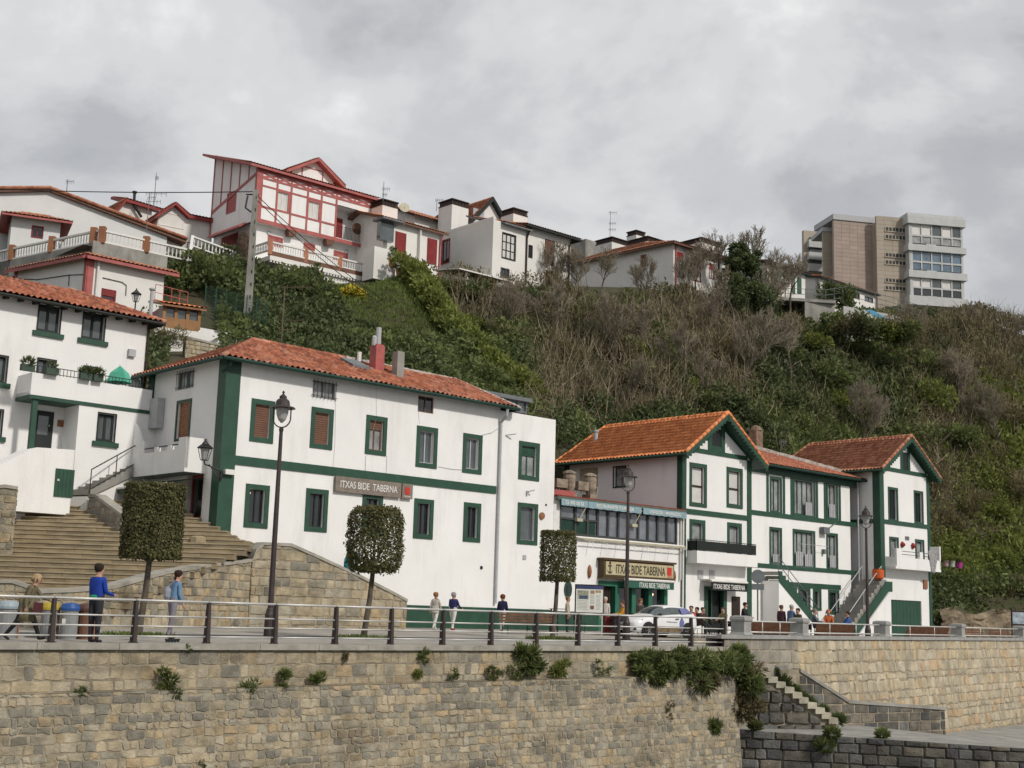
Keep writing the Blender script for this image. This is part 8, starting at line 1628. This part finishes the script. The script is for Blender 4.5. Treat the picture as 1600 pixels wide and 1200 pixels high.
# information board
bF = Fac(gp(899, 60), 84); bw = 1.35; b0 = bF.p(0, 0, 0); R = root('information_board', 'framed information board with a map and small photographs on two steel legs', 'information board', [*bF.p(.6, 0, 0)[:2], .1]); bw = bF.uv(942, 935)[0]; z1, z0 = bF.uv(920, 915)[1], bF.uv(920, 957)[1]
mb = MB(); mb.fb(bF, -.05, bw+.05, z0-.05, z1+.05, -.06, .0); mb.build('frame', DWOOD, R); mb = MB(); mb.fb(bF, 0, bw, z0, z1-.16, 0, .015); pn = mb.build('panel', mat('board_white', (.66, .67, .62), .4, .05), R)
mb = MB(); mb.fb(bF, 0, bw, z1-.16, z1, 0, .016); mb.build('blue_header', mat('board_blue', (.05, .07, .16), .4), pn)
def patch(x0, x1, y0, y1, c_, nm): mb = MB(); h_ = z1-.16-z0; mb.fb(bF, bw*x0, bw*x1, z0+h_*(1-y1), z0+h_*(1-y0), .014, .02); mb.build(nm, mat(nm, c_, .5, .25, 9, 0), pn)
patch(.05, .46, .06, .44, (.36, .38, .28), 'printed_map'); patch(.12, .44, .28, .42, (.08, .2, .5), 'map_sea'); patch(.53, .68, .05, .2, (.45, .28, .2), 'small_photo'); patch(.72, .92, .04, .15, (.5, .35, .2), 'small_photo_warm'); patch(.53, .67, .7, .86, (.25, .13, .07), 'brown_photo')
mb = MB()
for (x0, x1, yy) in [(.05, .44, .5+.06*i) for i in range(7)]+[(.53, .69, .26+.05*i) for i in range(8)]+[(.74, .93, .25+.055*i) for i in range(12)]: h_ = z1-.16-z0; mb.fb(bF, bw*x0, bw*(x1-.05*(hash((x0, yy)) % 3)/3), z0+h_*(1-yy)-.008, z0+h_*(1-yy)+.004, .014, .018)
mb.build('text_lines', GREYM, pn)
for x in (.02, bw-.02): mb = MB(); mb.tube([*bF.p(x, -.03, 0)[:2], .05], [*bF.p(x, -.03, 0)[:2], z0], .03, None, 8); mb.build('leg', STEEL, R)
c = at(1592, 975, 92); BF2 = Fac(c, 84); R = root('notice_board', 'small white and blue notice board before the rock face at the right edge', 'notice board', c); mb = MB(); mb.fb(BF2, -.5, .6, c[2]-.1, c[2]+.9, -.05, 0); mb.tube(c+[-.45, .1, -1.6], c+[-.45, .1, 1.1], .05); mb.build('frame', DWOOD, R); mb = MB(); mb.fb(BF2, -.45, .5, c[2], c[2]+.8, 0, .02); mb.build('panel', mat('pale_blue_print', (.5, .58, .66), .5, .3, 2), R)
# benches
def bench(px, Y, L_, lb, az=None, solid=False, pb=None, fl=1):
    c = gp(px, Y); F = Fac(c, az or 47); R = root('bench', lb, 'bench', c, 'wooden promenade benches'); z = c[2]; mb = MB()
    if solid: mb.hexa([F.p(-L_/2, -.1, z+.35), F.p(L_/2, -.1, z+.35), F.p(L_/2, -.14, z+.35), F.p(-L_/2, -.14, z+.35), F.p(-L_/2, .12, z+.95), F.p(L_/2, .12, z+.95), F.p(L_/2, .08, z+.95), F.p(-L_/2, .08, z+.95)])
    else:
        for i in range(3): mb.fb(F, -L_/2, L_/2, z+.5+.13*i, z+.6+.13*i, -.22-.03*i if fl > 0 else .22+.03*i, -.19-.03*i if fl > 0 else .25+.03*i)
    mb.build('backrest', BENCHW, R); mb = MB()
    for i in range(4): mb.fb(F, -L_/2, L_/2, z+.42, z+.455, -.16+.11*i, -.07+.11*i)
    mb.build('seat', BENCHW, R)
    for x in (-L_/2+.15, 0, L_/2-.15):
        mb = MB(); mb.tube(F.p(x, .2, z), F.p(x, .18, z+.42), .02); mb.tube(F.p(x, -.2, z), F.p(x, -.18, z+.42), .02); mb.bar(F.p(x, .2, z+.41), F.p(x, -.2, z+.41), .03, .03); mb.tube(F.p(x, -.18, z+.42), F.p(x, -.27, z+.88), .018) if not solid else None; mb.build('leg', IRON, R)
BENCHW = mat('bench_wood', (.17, .085, .05), .6, .2, 5, .2, 20)
bench(828, 57, 3.0, 'long slatted bench beside the narrow clipped tree', 52)
for a in ((1212, 57.5, 2.2, 'broad dark brown bench back behind the parapet, largest of the row', 80, True), (1305, 60.5, 2.0, 'brown bench back beyond the parapet before the outside stairs', 72, True), (1436, 69, 1.8, 'brown bench behind the parapet before the green garage door', 60, True), (1463, 71, 1.8, 'brown bench behind the parapet right of the garage door', 60, True), (1524, 76, 1.8, 'slatted bench behind the parapet left of the notice board', 60), (1566, 80, 1.8, 'slatted bench behind the parapet nearest the notice board', 60)): bench(*a)
# road sign seen from behind
c = gp(1184, 58); R = root('road_sign', 'back of a grey traffic sign on a slim pole', 'road sign', c); zc = at(1182, 905, 58)[2]; mb = MB(); mb.tube(c, [c[0], c[1], zc+.4], .035, None, 8); mb.build('pole', GREYM, R); mb = MB(); mb.lathe([c[0], c[1]-.05, zc+.12], [(.30, 0), (.30, .02)], 20, axis=(0, -1, 0)); mb.build('disc', GREYM, R); mb = MB(); mb.box([c[0]-.27, c[1]-.066, zc-.46], [c[0]+.27, c[1]-.05, zc-.2]); mb.build('plate', GREYM, R)
# ---------------------------------------------------------------- the car
def car():
    cl = at(1026, 985, 62); cl = gp(1024, 61.5); R = root('parked_car', 'small white hatchback with blue and brown livery parked facing left', 'car', cl); CP_ = mat('car_white', (.74, .75, .76), .22, .03, 2, 0, spec=.6); CG = mat('car_glass', (.03, .04, .042), .05, .3, 1, 0, spec=.9, col2=(.09, .11, .11)); BL = mat('livery_violet', (.16, .17, .38), .4); BR = mat('livery_brown', (.22, .16, .09), .4, .3, 6); TY = mat('tyre', (.018, .018, .018), .85)
    a = R_(47+180+6); fx = np.array([math.sin(a), math.cos(a), 0]); fy = np.array([-fx[1], fx[0], 0]); P = lambda x, y, z: cl+fx*x+fy*y+[0, 0, z]   # x forward, y to the car's left
    # stations: x, half width low, zbottom, zbelt, half width belt, ztop, half width top
    ST = [(1.98, .52, .30, .62, .50, .63, .44), (1.90, .72, .22, .70, .66, .74, .55), (1.6, .83, .20, .80, .76, .86, .60), (1.15, .86, .20, .90, .80, .96, .62), (.82, .86, .20, .96, .82, 1.02, .62), (.45, .86, .20, .97, .83, 1.22, .58), (.05, .86, .20, .98, .83, 1.42, .55), (-.35, .86, .20, 1.0, .83, 1.47, .56), (-.85, .86, .20, 1.03, .83, 1.46, .56), (-1.35, .86, .20, 1.07, .82, 1.39, .53), (-1.68, .84, .22, 1.10, .78, 1.28, .50), (-1.88, .80, .26, 1.08, .72, 1.12, .52), (-1.96, .70, .32, .85, .66, .90, .5)]
    rows = []
    for x, wl, zb, ze, wb, zt, wt in ST:
        z1 = zb+(ze-zb)*.35; z2 = zb+(ze-zb)*.75
        half = [(wl*.86, zb), (wl, z1-.08), (wl*1.0, z1+.1), (wl*.985, z2), (wb, ze), (wt, zt-.03), (wt*.8, zt), (0, zt+.015)]
        rows.append([P(x, y, z) for y, z in half]+[P(x, -y, z) for y, z in half[-2::-1]])
    mb = MB(); n = len(rows[0])
    for i in range(len(rows)-1):
        for j in range(n-1):
            xm = (ST[i][0]+ST[i+1][0])/2; m = 0; jj = min(j, n-2-j)
            if jj == 4 and -1.7 < xm < .66: m = 1
            if jj in (5, 6) and .06 < xm < .8: m = 1
            if jj in (5, 6) and xm < -1.6 and xm > -1.9: m = 1
            mb.poly([rows[i][j], rows[i+1][j], rows[i+1][j+1], rows[i][j+1]], m)
    mb.poly(rows[0]); mb.poly(rows[-1][::-1]); b = mb.build('body', [CP_, CG], R, smooth=False)
    bm = b.modifiers.new('bevel', 'SUBSURF'); bm.levels = 2; bm.render_levels = 2; me = b.data
    import bmesh
    q = bmesh.new(); q.from_mesh(me); bmesh.ops.remove_doubles(q, verts=q.verts, dist=.001); bmesh.ops.recalc_face_normals(q, faces=q.faces); q.to_mesh(me); q.free(); me.polygons.foreach_set('use_smooth', [True]*len(me.polygons))
    o0 = ORI[R.name]
    for x in (1.22, -1.25):
        for s in (1, -1):
            c = P(x, s*.78, .31); mb = MB(); mb.lathe(c, [(.24, -.1), (.31, -.1), (.315, .08), (.29, .10), (.22, .10)], 22, axis=fy*s); w = mb.build('wheel', TY, R, smooth=True); mb = MB(); mb.lathe(c, [(.21, .085), (.19, .06), (.03, .085)], 16, axis=fy*s)
            for k in range(5): an = k*1.2566; d = fx*math.cos(an)+np.array([0, 0, math.sin(an)]); mb.bar(c+fy*s*.09, c+fy*s*.09+d*.21, .04, .02, up=fy)
            mb.build('rim', LGREY, w); mb = MB(); mb.lathe(P(x, s*.80, .33), [(.37, 0), (.37, .065)], 22, axis=fy*s); mb.build('wheel_arch', DARKF, R)
    for s in (1, -1):
        mb = MB(); mb.hexa([P(1.93, s*.50, .62), P(1.58, s*.79, .66), P(1.56, s*.74, .66), P(1.88, s*.46, .62), P(1.90, s*.50, .70), P(1.5, s*.79, .80), P(1.5, s*.7, .80), P(1.86, s*.46, .70)]); mb.build('headlight', mat('headlight', (.35, .36, .38), .1, .4, 14) if 'headlight' not in bpy.data.materials else bpy.data.materials['headlight'], R)
        mb = MB(); mb.hexa([P(.55, s*.86, .95), P(.7, s*.86, .95), P(.7, s*1.02, .97), P(.58, s*1.02, .97), P(.55, s*.86, 1.05), P(.66, s*.86, 1.05), P(.66, s*1.02, 1.08), P(.58, s*1.02, 1.08)]); mb.build('wing_mirror', DARKF, R)
        mb = MB(); mb.bar(P(-.45, s*.875, .84), P(-.65, s*.875, .85), .03, .04); mb.build('handle', DARKF, R)
        mb = MB(); mb.fb(Fac(P(0, s*.868, 0), math.degrees(math.atan2(fx[0], fx[1])), fy*s), -.85, .85, cl[2]+.26, cl[2]+.5, 0, .006); mb.build('brown_livery', BR, R)
        mb = MB(); F_ = Fac(P(0, s*.862, 0), math.degrees(math.atan2(fx[0], fx[1])), fy*s); z = cl[2]; mb.prism(F_, [(-.72, z+.28), (-.88, z+.28), (-1.0, z+.7), (-.85, z+.95), (-.7, z+.7)], 0, .01); mb.build('violet_livery', BL, R)
        mb = MB(); mb.poly([P(-.85, s*.835, 1.07), P(-1.5, s*.81, 1.14), P(-1.35, s*.66, 1.33), P(-.85, s*.69, 1.36)]); mb.build('window_film', BL, R)
        mb = MB(); mb.hexa([P(-1.9, s*.6, .85), P(-1.75, s*.8, .85), P(-1.7, s*.76, .85), P(-1.86, s*.56, .85), P(-1.92, s*.6, 1.05), P(-1.74, s*.78, 1.05), P(-1.7, s*.74, 1.05), P(-1.86, s*.56, 1.05)]); mb.build('tail_light', REDP, R)
    mb = MB(); mb.hexa([P(1.99, .42, .36), P(1.99, -.42, .36), P(1.8, -.42, .36), P(1.8, .42, .36), P(2.0, .38, .54), P(2.0, -.38, .54), P(1.8, -.38, .54), P(1.8, .38, .54)]); mb.build('grille', DARKF, R); mb = MB(); mb.bar(P(2.01, .26, .45), P(2.01, -.26, .45), .02, .11); mb.build('number_plate', WPAINT, R)
    for s in (1, -1): mb = MB(); mb.prism(Fac(P(1.93, s*.6, 0), math.degrees(math.atan2(fy[0], fy[1])), fx), [(-.1, cl[2]+.3), (.12, cl[2]+.32), (.1, cl[2]+.42)], -.12, .0); mb.build('fog_light', DARKF, R)
    sg = MB(); F_ = Fac(P(0, .866, 0), math.degrees(math.atan2(fx[0], fx[1])), fy)
    mb = MB(); mb.bar(P(.1, .872, .72), P(-.55, .872, .70), .006, .05); mb.build('stripe_lettering', LGREY, R)
car()
# ---------------------------------------------------------------- people
SKIN = mat('skin', (.46, .27, .19), .6, .05, 5, 0); SKIN2 = mat('skin_tan', (.33, .18, .12), .6, .05, 5, 0)
def cloth(nm, c): return bpy.data.materials.get(nm) or mat(nm, c, .9, .12, 5, .3, 30)
def person(lb, loc, face, H=1.7, legs=((.0, .0), (.0, .0)), arms=((.05, .2), (.05, .2)), lean=0, head=0, cols=None, hair=(.05, .03, .02), hl='short', sit=0, fat=1., skin=None, coat=0, grp=None, abd=.03, sleeve='top'):
    k = H/1.75; RS_ = 1.15; loc = np.array(loc, float); V, E, Rd, TG = [], [], [], []
    def add(p, par, r, tag): V.append(np.array(p, float)*k); Rd.append((r[0]*k*RS_, r[1]*k*RS_)); TG.append(tag); par is not None and E.append((par, len(V)-1)); return len(V)-1
    hz_ = .52 if sit else .94; pel = add((0, 0, hz_), None, (.145*fat, .115*fat), 'bottom'); sl, cl_ = math.sin(lean), math.cos(lean); T = lambda x, y, z: (x, y*cl_+z*sl, hz_+z*cl_-y*sl)
    w = add(T(0, 0, .16), pel, (.15*fat, .115*fat), 'top'); ch = add(T(0, .01, .36), w, (.185*fat, .13*fat), 'top'); nb = add(T(0, 0, .49), ch, (.12, .085), 'top'); nk = add(T(0, .01, .53), nb, (.055, .058), 'skin')
    hx, hy = math.sin(head)*.0, .03; h1 = add(T(hx, hy, .605), nk, (.080, .094), 'skin'); h2 = add(T(hx, hy-.005, .70), h1, (.088, .105), 'skin'); add(T(hx, hy-.01, .752), h2, (.055, .068), 'skin')
    hands = []
    for i, s in enumerate((-1, 1)):
        a, b = arms[i]; sh = add(T(s*.175*fat, 0, .455), ch, (.058, .058), 'top'); d = np.array([s*abd*2.2, math.sin(a), -math.cos(a)]); e = add(np.array(T(s*.19*fat, 0, .43))+d*.27, sh, (.047, .047), 'top'); d2 = np.array([s*abd*.3, math.sin(a+b), -math.cos(a+b)]); wr = add(V[e]/k+d2*.235, e, (.030, .034), sleeve if sleeve == 'top' else 'skin')
        pm = add(V[wr]/k+d2*.065, wr, (.018, .038), 'skin'); sd = np.cross(d2, [s, 0, 0.]); 
        for f_, (o, l) in enumerate(((-.03, .07), (-.012, .085), (.008, .08), (.026, .065))): m_ = add(V[pm]/k+d2*l*.55+np.array([0, o, 0])*1.+[0, 0, 0], pm, (.0095, .0095), 'skin'); add(V[m_]/k+d2*l*.45+np.array([-s*.022, o*.2, 0]), m_, (.008, .008), 'skin')
        th = add(V[wr]/k+d2*.04+np.array([0, .038, 0]), wr, (.011, .011), 'skin'); add(V[th]/k+d2*.04+np.array([-s*.01, .012, 0]), th, (.009, .009), 'skin')
    for i, s in enumerate((-1, 1)):
        a, b = legs[i]; hp = add((s*.095, 0, hz_-.03), pel, (.095*fat, .10*fat), 'bottom')
        if sit: a, b = 1.45+a, -1.4+b
        d = np.array([0, math.sin(a), -math.cos(a)]); kn = add(np.array([s*.10, 0, hz_-.04])+d*.42, hp, (.062, .064), 'bottom'); d2 = np.array([0, math.sin(a+b), -math.cos(a+b)]); an = add(V[kn]/k+d2*.41, kn, (.038, .042), 'bottom')
        f = np.array([0, math.cos((a+b)*.8), math.sin((a+b)*.8)]); he = add(V[an]/k+d2*.045-f*.03, an, (.035, .034), 'shoe'); add(V[he]/k+f*.19-np.array([0, 0, .006]), he, (.036, .026), 'shoe')
    lo = min(v[2]-r[1]*.8 for v, r in zip(V, Rd)); off = -lo if not sit else 0
    me = bpy.data.meshes.new('body'); me.from_pydata([tuple(v+[0, 0, off]) for v in V], E, []); o = bpy.data.objects.new('t', me); COL.objects.link(o); sk = o.modifiers.new('s', 'SKIN'); sk.use_smooth_shade = True
    for sv_, r in zip(me.skin_vertices[0].data, Rd): sv_.radius = r
    me.skin_vertices[0].data[0].use_root = True; ss = o.modifiers.new('u', 'SUBSURF'); ss.levels = 1
    dg = bpy.context.evaluated_depsgraph_get(); m2 = bpy.data.meshes.new_from_object(o.evaluated_get(dg)); bpy.data.objects.remove(o); n = len(m2.vertices); co = np.empty(n*3, 'f'); m2.vertices.foreach_get('co', co); co = co.reshape(-1, 3)
    cs = cols or {}; order = ['skin', 'top', 'bottom', 'shoe']; m2.materials.clear(); skm = skin or SKIN
    for t in order: m2.materials.append({'skin': skm}.get(t) or cs.get(t))
    A = np.array([V[a] for a, b in E])+[0, 0, off]; B = np.array([V[b] for a, b in E])+[0, 0, off]; TA = [TG[b] if TG[b] != 'shoe' else 'shoe' for a, b in E]
    fc = np.array([co[list(p.vertices)].mean(0) for p in m2.polygons]); AB = B-A; t = np.clip(((fc[:, None]-A)*AB).sum(-1)/((AB**2).sum(-1)+1e-9), 0, 1); D_ = np.linalg.norm(fc[:, None]-(A+t[..., None]*AB), axis=-1); nr = D_.argmin(1)
    mi = [order.index(TA[i]) for i in nr]; m2.polygons.foreach_set('material_index', mi); m2.polygons.foreach_set('use_smooth', [True]*len(mi)); m2.update()
    R = bpy.data.objects.new('person', m2); COL.objects.link(R); R.location = loc; R.rotation_euler = (0, 0, face); setp(R, lb, 'person', grp); ORI[R.name] = np.zeros(3)
    hm = cloth('hair_%.2f_%.2f' % (hair[0], hair[1]), hair); hc = np.array(T(0, hy, .725))*k+[0, 0, off]; mb = MB(); 
    pr = [(.0, -.13), (.07, -.12), (.098, -.07), (.112, -.02), (.106, .03), (.075, .068), (.0, .084)] if hl != 'big' else [(.02, -.12), (.10, -.10), (.125, -.04), (.125, .02), (.10, .07), (.06, .095), (.0, .105)]
    mb.lathe(hc+np.array([0, -.034, .012])*k, [(a*k, b*k) for a, b in pr], 12)
    if hl in ('long', 'braid'): mb.tube(hc+np.array([0, -.075, -.02])*k, hc+np.array([0, -.12, -.16])*k, .06*k, .03*k, 8); mb.tube(hc+np.array([0, -.12, -.16])*k, hc+np.array([.01, -.13, -.34])*k, .028*k, .012*k, 8)
    if hl == 'messy':
        for i in range(9): a = i*.7; mb.tube(hc+np.array([math.cos(a)*.06, -.03+math.sin(a)*.06, .03])*k, hc+np.array([math.cos(a)*.15, -.05+math.sin(a)*.12, -.12+.03*(i % 3)])*k, .05*k, .02*k, 6)
    ho = mb.build('hair', hm, R, smooth=True); bm = ho.data; f_ = MB()
    for s in (-1, 1): f_.lathe(hc+np.array([s*.03, .088, -.045])*k, [(.0, -.008*k), (.011*k, 0), (.0, .008*k)], 6)
    f_.tube(hc+np.array([-.022, .088, -.115])*k, hc+np.array([.022, .088, -.115])*k, .006*k, None, 5); f_.build('eyes', DWOOD, R); f_ = MB(); f_.tube(hc+np.array([0, .088, -.05])*k, hc+np.array([0, .112, -.085])*k, .009*k, .015*k, 6)
    for s in (-1, 1): f_.lathe(hc+np.array([s*.078, -.005, -.065])*k, [(.0, -.03*k), (.016*k, 0), (0, .03*k)], 6)
    f_.build('nose', skm, R, smooth=True)
    if coat: 
        mb = MB(); zc = V[0][2]+off; mb.lathe([0, -.01*k, zc-coat*k], [(.20*fat*k, 0), (.185*fat*k, coat*.5*k), (.165*fat*k, coat*k), (.17*fat*k, coat*k+.2*k)], 14); mb.build('coat', cs['top'], R, smooth=True)
    return R, off, k
J = cloth
FACE = lambda dx, dy: math.atan2(-dx, dy)      # heading vector -> rotation
R, of, k = person('man in a bright blue sweatshirt and dark trousers standing by the bins', gp(147, 31.4), FACE(.45, .85), 1.83, arms=((.1, 1.0), (.2, 1.15)), cols=dict(top=J('royal_blue', (.015, .05, .32)), bottom=J('charcoal', (.035, .037, .045)), shoe=J('dark_shoe', (.03, .03, .03))), hair=(.03, .018, .012))
mb = MB(); mb.lathe([0, 0, .93*k+of], [(.165, 0), (.17, .09), (.155, .12)], 14); mb.build('shirt_hem', J('green_hem', (.03, .28, .15)), R)
R, of, k = person('woman in light blue top and grey leggings on roller skates with a small back bag', gp(267, 33.2)+[0, 0, .09], FACE(.7, .6), 1.68, legs=((.12, -.16), (-.1, -.1)), arms=((.0, .3), (.05, .4)), head=0, lean=.14, cols=dict(top=J('light_blue', (.15, .27, .42)), bottom=J('mauve_grey', (.25, .23, .27)), shoe=J('skate_boot', (.05, .03, .035))), hair=(.035, .015, .012), hl='braid')
mb = MB(); z = 1.18*k+of; mb.lathe([-.05, -.13, z-.08], [(.05, -.14), (.10, -.05), (.09, .1), (.03, .22)], 10); mb.tube([-.02, -.14, z+.1], [.13, -.05, z+.28], .014); mb.tube([.13, -.03, z+.28], [.05, .15, z], .014); mb.build('sling_bag', J('grey_bag', (.30, .31, .36)), R)
for s in (-1, 1):
    mb = MB(); y0_ = .12 if s < 0 else -.06
    for j in range(4): mb.lathe([s*.1, y0_-.08+.075*j, -.05], [(.036, -.012), (.036, .012)], 10, axis=(1, 0, 0))
    mb.box((s*.1-.02, y0_-.12, -.035), (s*.1+.02, y0_+.19, .0)); mb.build('roller_skate', DARKF, R)
R, of, k = person('blonde woman in a long olive coat striding right at the left edge', gp(38, 31), FACE(.97, .1), 1.62, legs=((.5, -.15), (-.42, -.25)), arms=((.7, .5), (-.3, .3)), lean=.28, cols=dict(top=J('olive_coat', (.16, .135, .08)), bottom=J('black_trousers', (.015, .015, .016)), shoe=J('dark_shoe', (.03, .03, .03))), hair=(.42, .30, .17), hl='messy', coat=.42, fat=1.1)
mb = MB(); mb.box((.2, .22, .6), (.28, .42, .88)); mb.build('handbag', J('wine_bag', (.10, .03, .035)), R)
person('person in a teal jacket leaning over the ramp wall', (*gp(537, 55.5)[:2], 1.75), FACE(.5, -.6), 1.6, lean=.25, arms=((.5, .6), (.5, .6)), cols=dict(top=J('teal', (.01, .22, .27)), bottom=J('charcoal', (.035, .037, .045)), shoe=J('dark_shoe', (.03, .03, .03))), hair=(.03, .015, .01), hl='big')
WT = J('white_trousers', (.68, .66, .62)); WS = J('white_shoe', (.6, .58, .55)); TAN = J('tan_skirt', (.33, .2, .09))
R, of, k = person('walking woman in a pale beige jacket and white trousers, first of three walkers', gp(679, 57), FACE(.35, .8), 1.6, legs=((.35, -.1), (-.3, -.3)), arms=((-.25, .15), (.3, .3)), cols=dict(top=J('pale_beige', (.48, .44, .39)), bottom=WT, shoe=WS), hair=(.28, .13, .05), hl='big', coat=.14, grp='women walking by the long house')
person('walking woman with grey hair and navy jacket, white trousers, second of three walkers', gp(707, 57), FACE(.5, .7), 1.6, legs=((.22, -.05), (-.15, -.15)), arms=((.1, .3), (.45, .7)), cols=dict(top=J('navy', (.03, .035, .13)), bottom=WT, shoe=J('red_shoe', (.3, .04, .03))), hair=(.36, .34, .36), hl='big', fat=1.15, grp='women walking by the long house')
person('walking woman with auburn hair and dark navy jacket beside the bench', gp(784, 57.5), FACE(.35, .8), 1.62, legs=((.25, -.1), (-.25, -.2)), arms=((-.1, .2), (.2, .2)), cols=dict(top=J('dark_navy', (.025, .025, .07)), bottom=WT, shoe=WS), hair=(.15, .05, .02), hl='big', fat=1.05, grp='women walking by the long house')
DC = dict(bottom=J('charcoal', (.035, .037, .045)), shoe=J('dark_shoe', (.03, .03, .03)))
def seatp(px, Y, lb, top, hair, f=(-.5, -.5), H=1.7, up=.0, **kw): kw.setdefault('arms', ((.6, .9), (.5, 1.0))); person(lb, gp(px, Y)+[0, 0, up], FACE(*f), H, sit=1, cols=dict(top=top, **DC), hair=hair, grp='guests outside the bar', **kw)
def standp(px, Y, lb, top, hair, f=(-.5, -.5), H=1.7, **kw): person(lb, gp(px, Y), FACE(*f), H, cols=dict(top=top, **DC), hair=hair, grp='guests outside the bar', **kw)
standp(886, 62, 'guest in a cream jacket standing at the high table left of the board', J('cream_jacket', (.5, .44, .34)), (.2, .1, .05), f=(.7, -.1), H=1.66)
standp(945, 62, 'white haired guest in a white top with green scarf beside the board', J('off_white', (.62, .6, .55)), (.55, .52, .48), f=(-.3, -.8), H=1.72)
standp(1000, 64, 'brown haired guest seen behind the parked car', J('charcoal_top', (.06, .055, .05)), (.14, .08, .045), f=(.3, -.6), H=1.72, hl='big')
seatp(973, 60.5, 'guest in a mustard yellow jacket seated near the car bonnet', J('mustard', (.52, .26, .03)), (.12, .06, .04), f=(-.8, -.2), up=.3)
seatp(1080, 64, 'seated guest in a red jacket right behind the car', J('coral_red', (.5, .08, .07)), (.09, .05, .03), f=(-.2, -.8), up=.2); seatp(1089, 65, 'seated dark haired guest in black beside the guest in red', J('blackish', (.025, .022, .022)), (.02, .015, .012), up=.15); seatp(1098, 66, 'seated guest in dark brown at the middle terrace table', J('dark_brown', (.06, .035, .028)), (.06, .035, .02), f=(.3, -.6), up=.15)
seatp(1130, 63.5, 'seated guest in olive at the right terrace table', J('olive_top', (.13, .11, .05)), (.10, .05, .03), f=(-.4, -.7), up=.2)
standp(1162, 67, 'man in a black suit perched at the menu board', J('blackish', (.025, .022, .022)), (.03, .02, .015), f=(.7, -.4), H=1.78, arms=((.3, .9), (.4, .9)), lean=.1)
standp(1221, 66, 'guest in a dark wine jacket standing by the stair foot', J('wine_dark', (.07, .03, .04)), (.12, .07, .05), f=(.5, .6), H=1.72); standp(1235, 65, 'grey haired guest in a denim blue jacket beside the stair foot', J('denim_blue', (.09, .15, .28)), (.4, .4, .4), f=(.6, .4), H=1.76, lean=.12, arms=((.9, .4), (.5, .5)))
seatp(1247, 64, 'crouching guest in dark green before the stair foot', J('dark_olive', (.06, .06, .035)), (.03, .02, .015), up=.3)
seatp(1273, 62.5, 'seated guest in a slate jumper at the wooden table', J('slate', (.10, .12, .15)), (.2, .17, .14), f=(.8, -.2), up=.3); seatp(1295, 64, 'seated woman with copper hair in orange', J('orange_top', (.5, .13, .04)), (.35, .13, .06), f=(-.2, -.8), up=.3, hl='messy'); seatp(1325, 64, 'seated guest in a bright blue hoodie at the end of the wooden table', J('hoodie_blue', (.05, .12, .36)), (.05, .03, .02), f=(-.8, -.1), up=.25)
# tables and chairs
def table(px, Y, lb, top, h=.74, w=.35):
    c = gp(px, Y); R = root('terrace_table', lb, 'table', c, 'tables outside the bar'); mb = MB(); mb.box(c+[-w, -w, h], c+[w, w, h+.03]); mb.build('table_top', top, R)
    for x, y in ((-1, -1), (1, -1), (1, 1), (-1, 1)): mb = MB(); mb.tube(c+[x*w*.85, y*w*.85, 0], c+[x*w*.8, y*w*.8, h], .02); mb.build('leg', IRON, R)
table(873, 62.5, 'high wooden table in front of the oval window', BENCHW, 1.05, .45); table(962, 61, 'small dark table by the mustard jacket guest', DWOOD); table(1108, 64.5, 'dark terrace table among the seated guests', DWOOD); table(1143, 63, 'pale topped terrace table at the right of the group', LGREY); table(1165, 62, 'grey table nearest the first granite pier', LGREY, .8, .4); table(1283, 63.5, 'wooden table of the guests beyond the parapet', BENCHW, .9, .5)
pc = None
CHP = [(865, 61.5, 0), (905, 62.5, 2), (950, 60.5, 1), (1072, 63, 3), (1093, 63.5, 2), (1118, 63.5, 1), (1136, 62.5, 4), (1150, 62, 0), (1264, 63, 2), (1313, 63.5, 3), (1342, 63, 1)]
CL_ = ['dark chair under the high table left of the board', 'dark chair right behind the information board', 'dark chair left of the mustard jacket guest', 'dark chair close behind the parked car', 'dark chair at the middle terrace table', 'dark chair between the two terrace tables', 'dark chair before the guest in olive', 'dark chair at the pale topped table', 'dark chair by the guest in slate', 'dark chair beside the blue hoodie guest', 'dark chair standing alone by the farthest lamp']
for i, (px, Y, a) in enumerate(CHP):
    c = gp(px, Y)
    if pc is None:
        pc = root('terrace_chair', CL_[0], 'chair', c, 'chairs outside the bar'); mb = MB(); mb.box(c+[-.21, -.21, .43], c+[.21, .21, .46]); mb.build('seat', DWOOD, pc); mb = MB(); mb.box(c+[-.2, .18, .6], c+[.2, .21, .86]); mb.build('backrest', DWOOD, pc)
        for x, y in ((-1, -1), (1, -1), (1, 1), (-1, 1)): mb = MB(); mb.tube(c+[x*.19, y*.19, 0], c+[x*.19, y*.19, .43 if y < 0 else .88], .014, None, 6); mb.build('leg', IRON, pc)
        q = pc
    else: q = copy_tree(pc)
    q.location = c; q.rotation_euler = (0, 0, a*1.3); q['label'] = CL_[i]
c = gp(955, 61.2); mb = MB(); mb.box(c+[-.35, -.3, 0], c+[.35, .3, .78]); mb.box(c+[-.38, -.33, .78], c+[.38, .33, .84]); o = mb.build('counter', REDD, None, loc=c); setp(o, 'dark red drinks counter in front of the bar door', 'counter')
# ramp behind the ramp wall
mb = MB(); ra, rb_ = W1F.uv(636, 936)[0], W1F.uv(400, 870)[0]; q = lambda s, d, z: AF.p(s, d, z)
mb.hexa([q(rb_-2, 2.1, -.2), q(ra, 2.1, -.2), q(ra, .05, -.2), q(rb_-2, .05, -.2), q(rb_-2, 2.1, 2.9), q(ra, 2.1, .25), q(ra, .05, .25), q(rb_-2, .05, 2.9)]); setp(mb.build('ramp', PAVE), 'paved ramp rising between the sandstone wall and the long house', None, kind='structure')
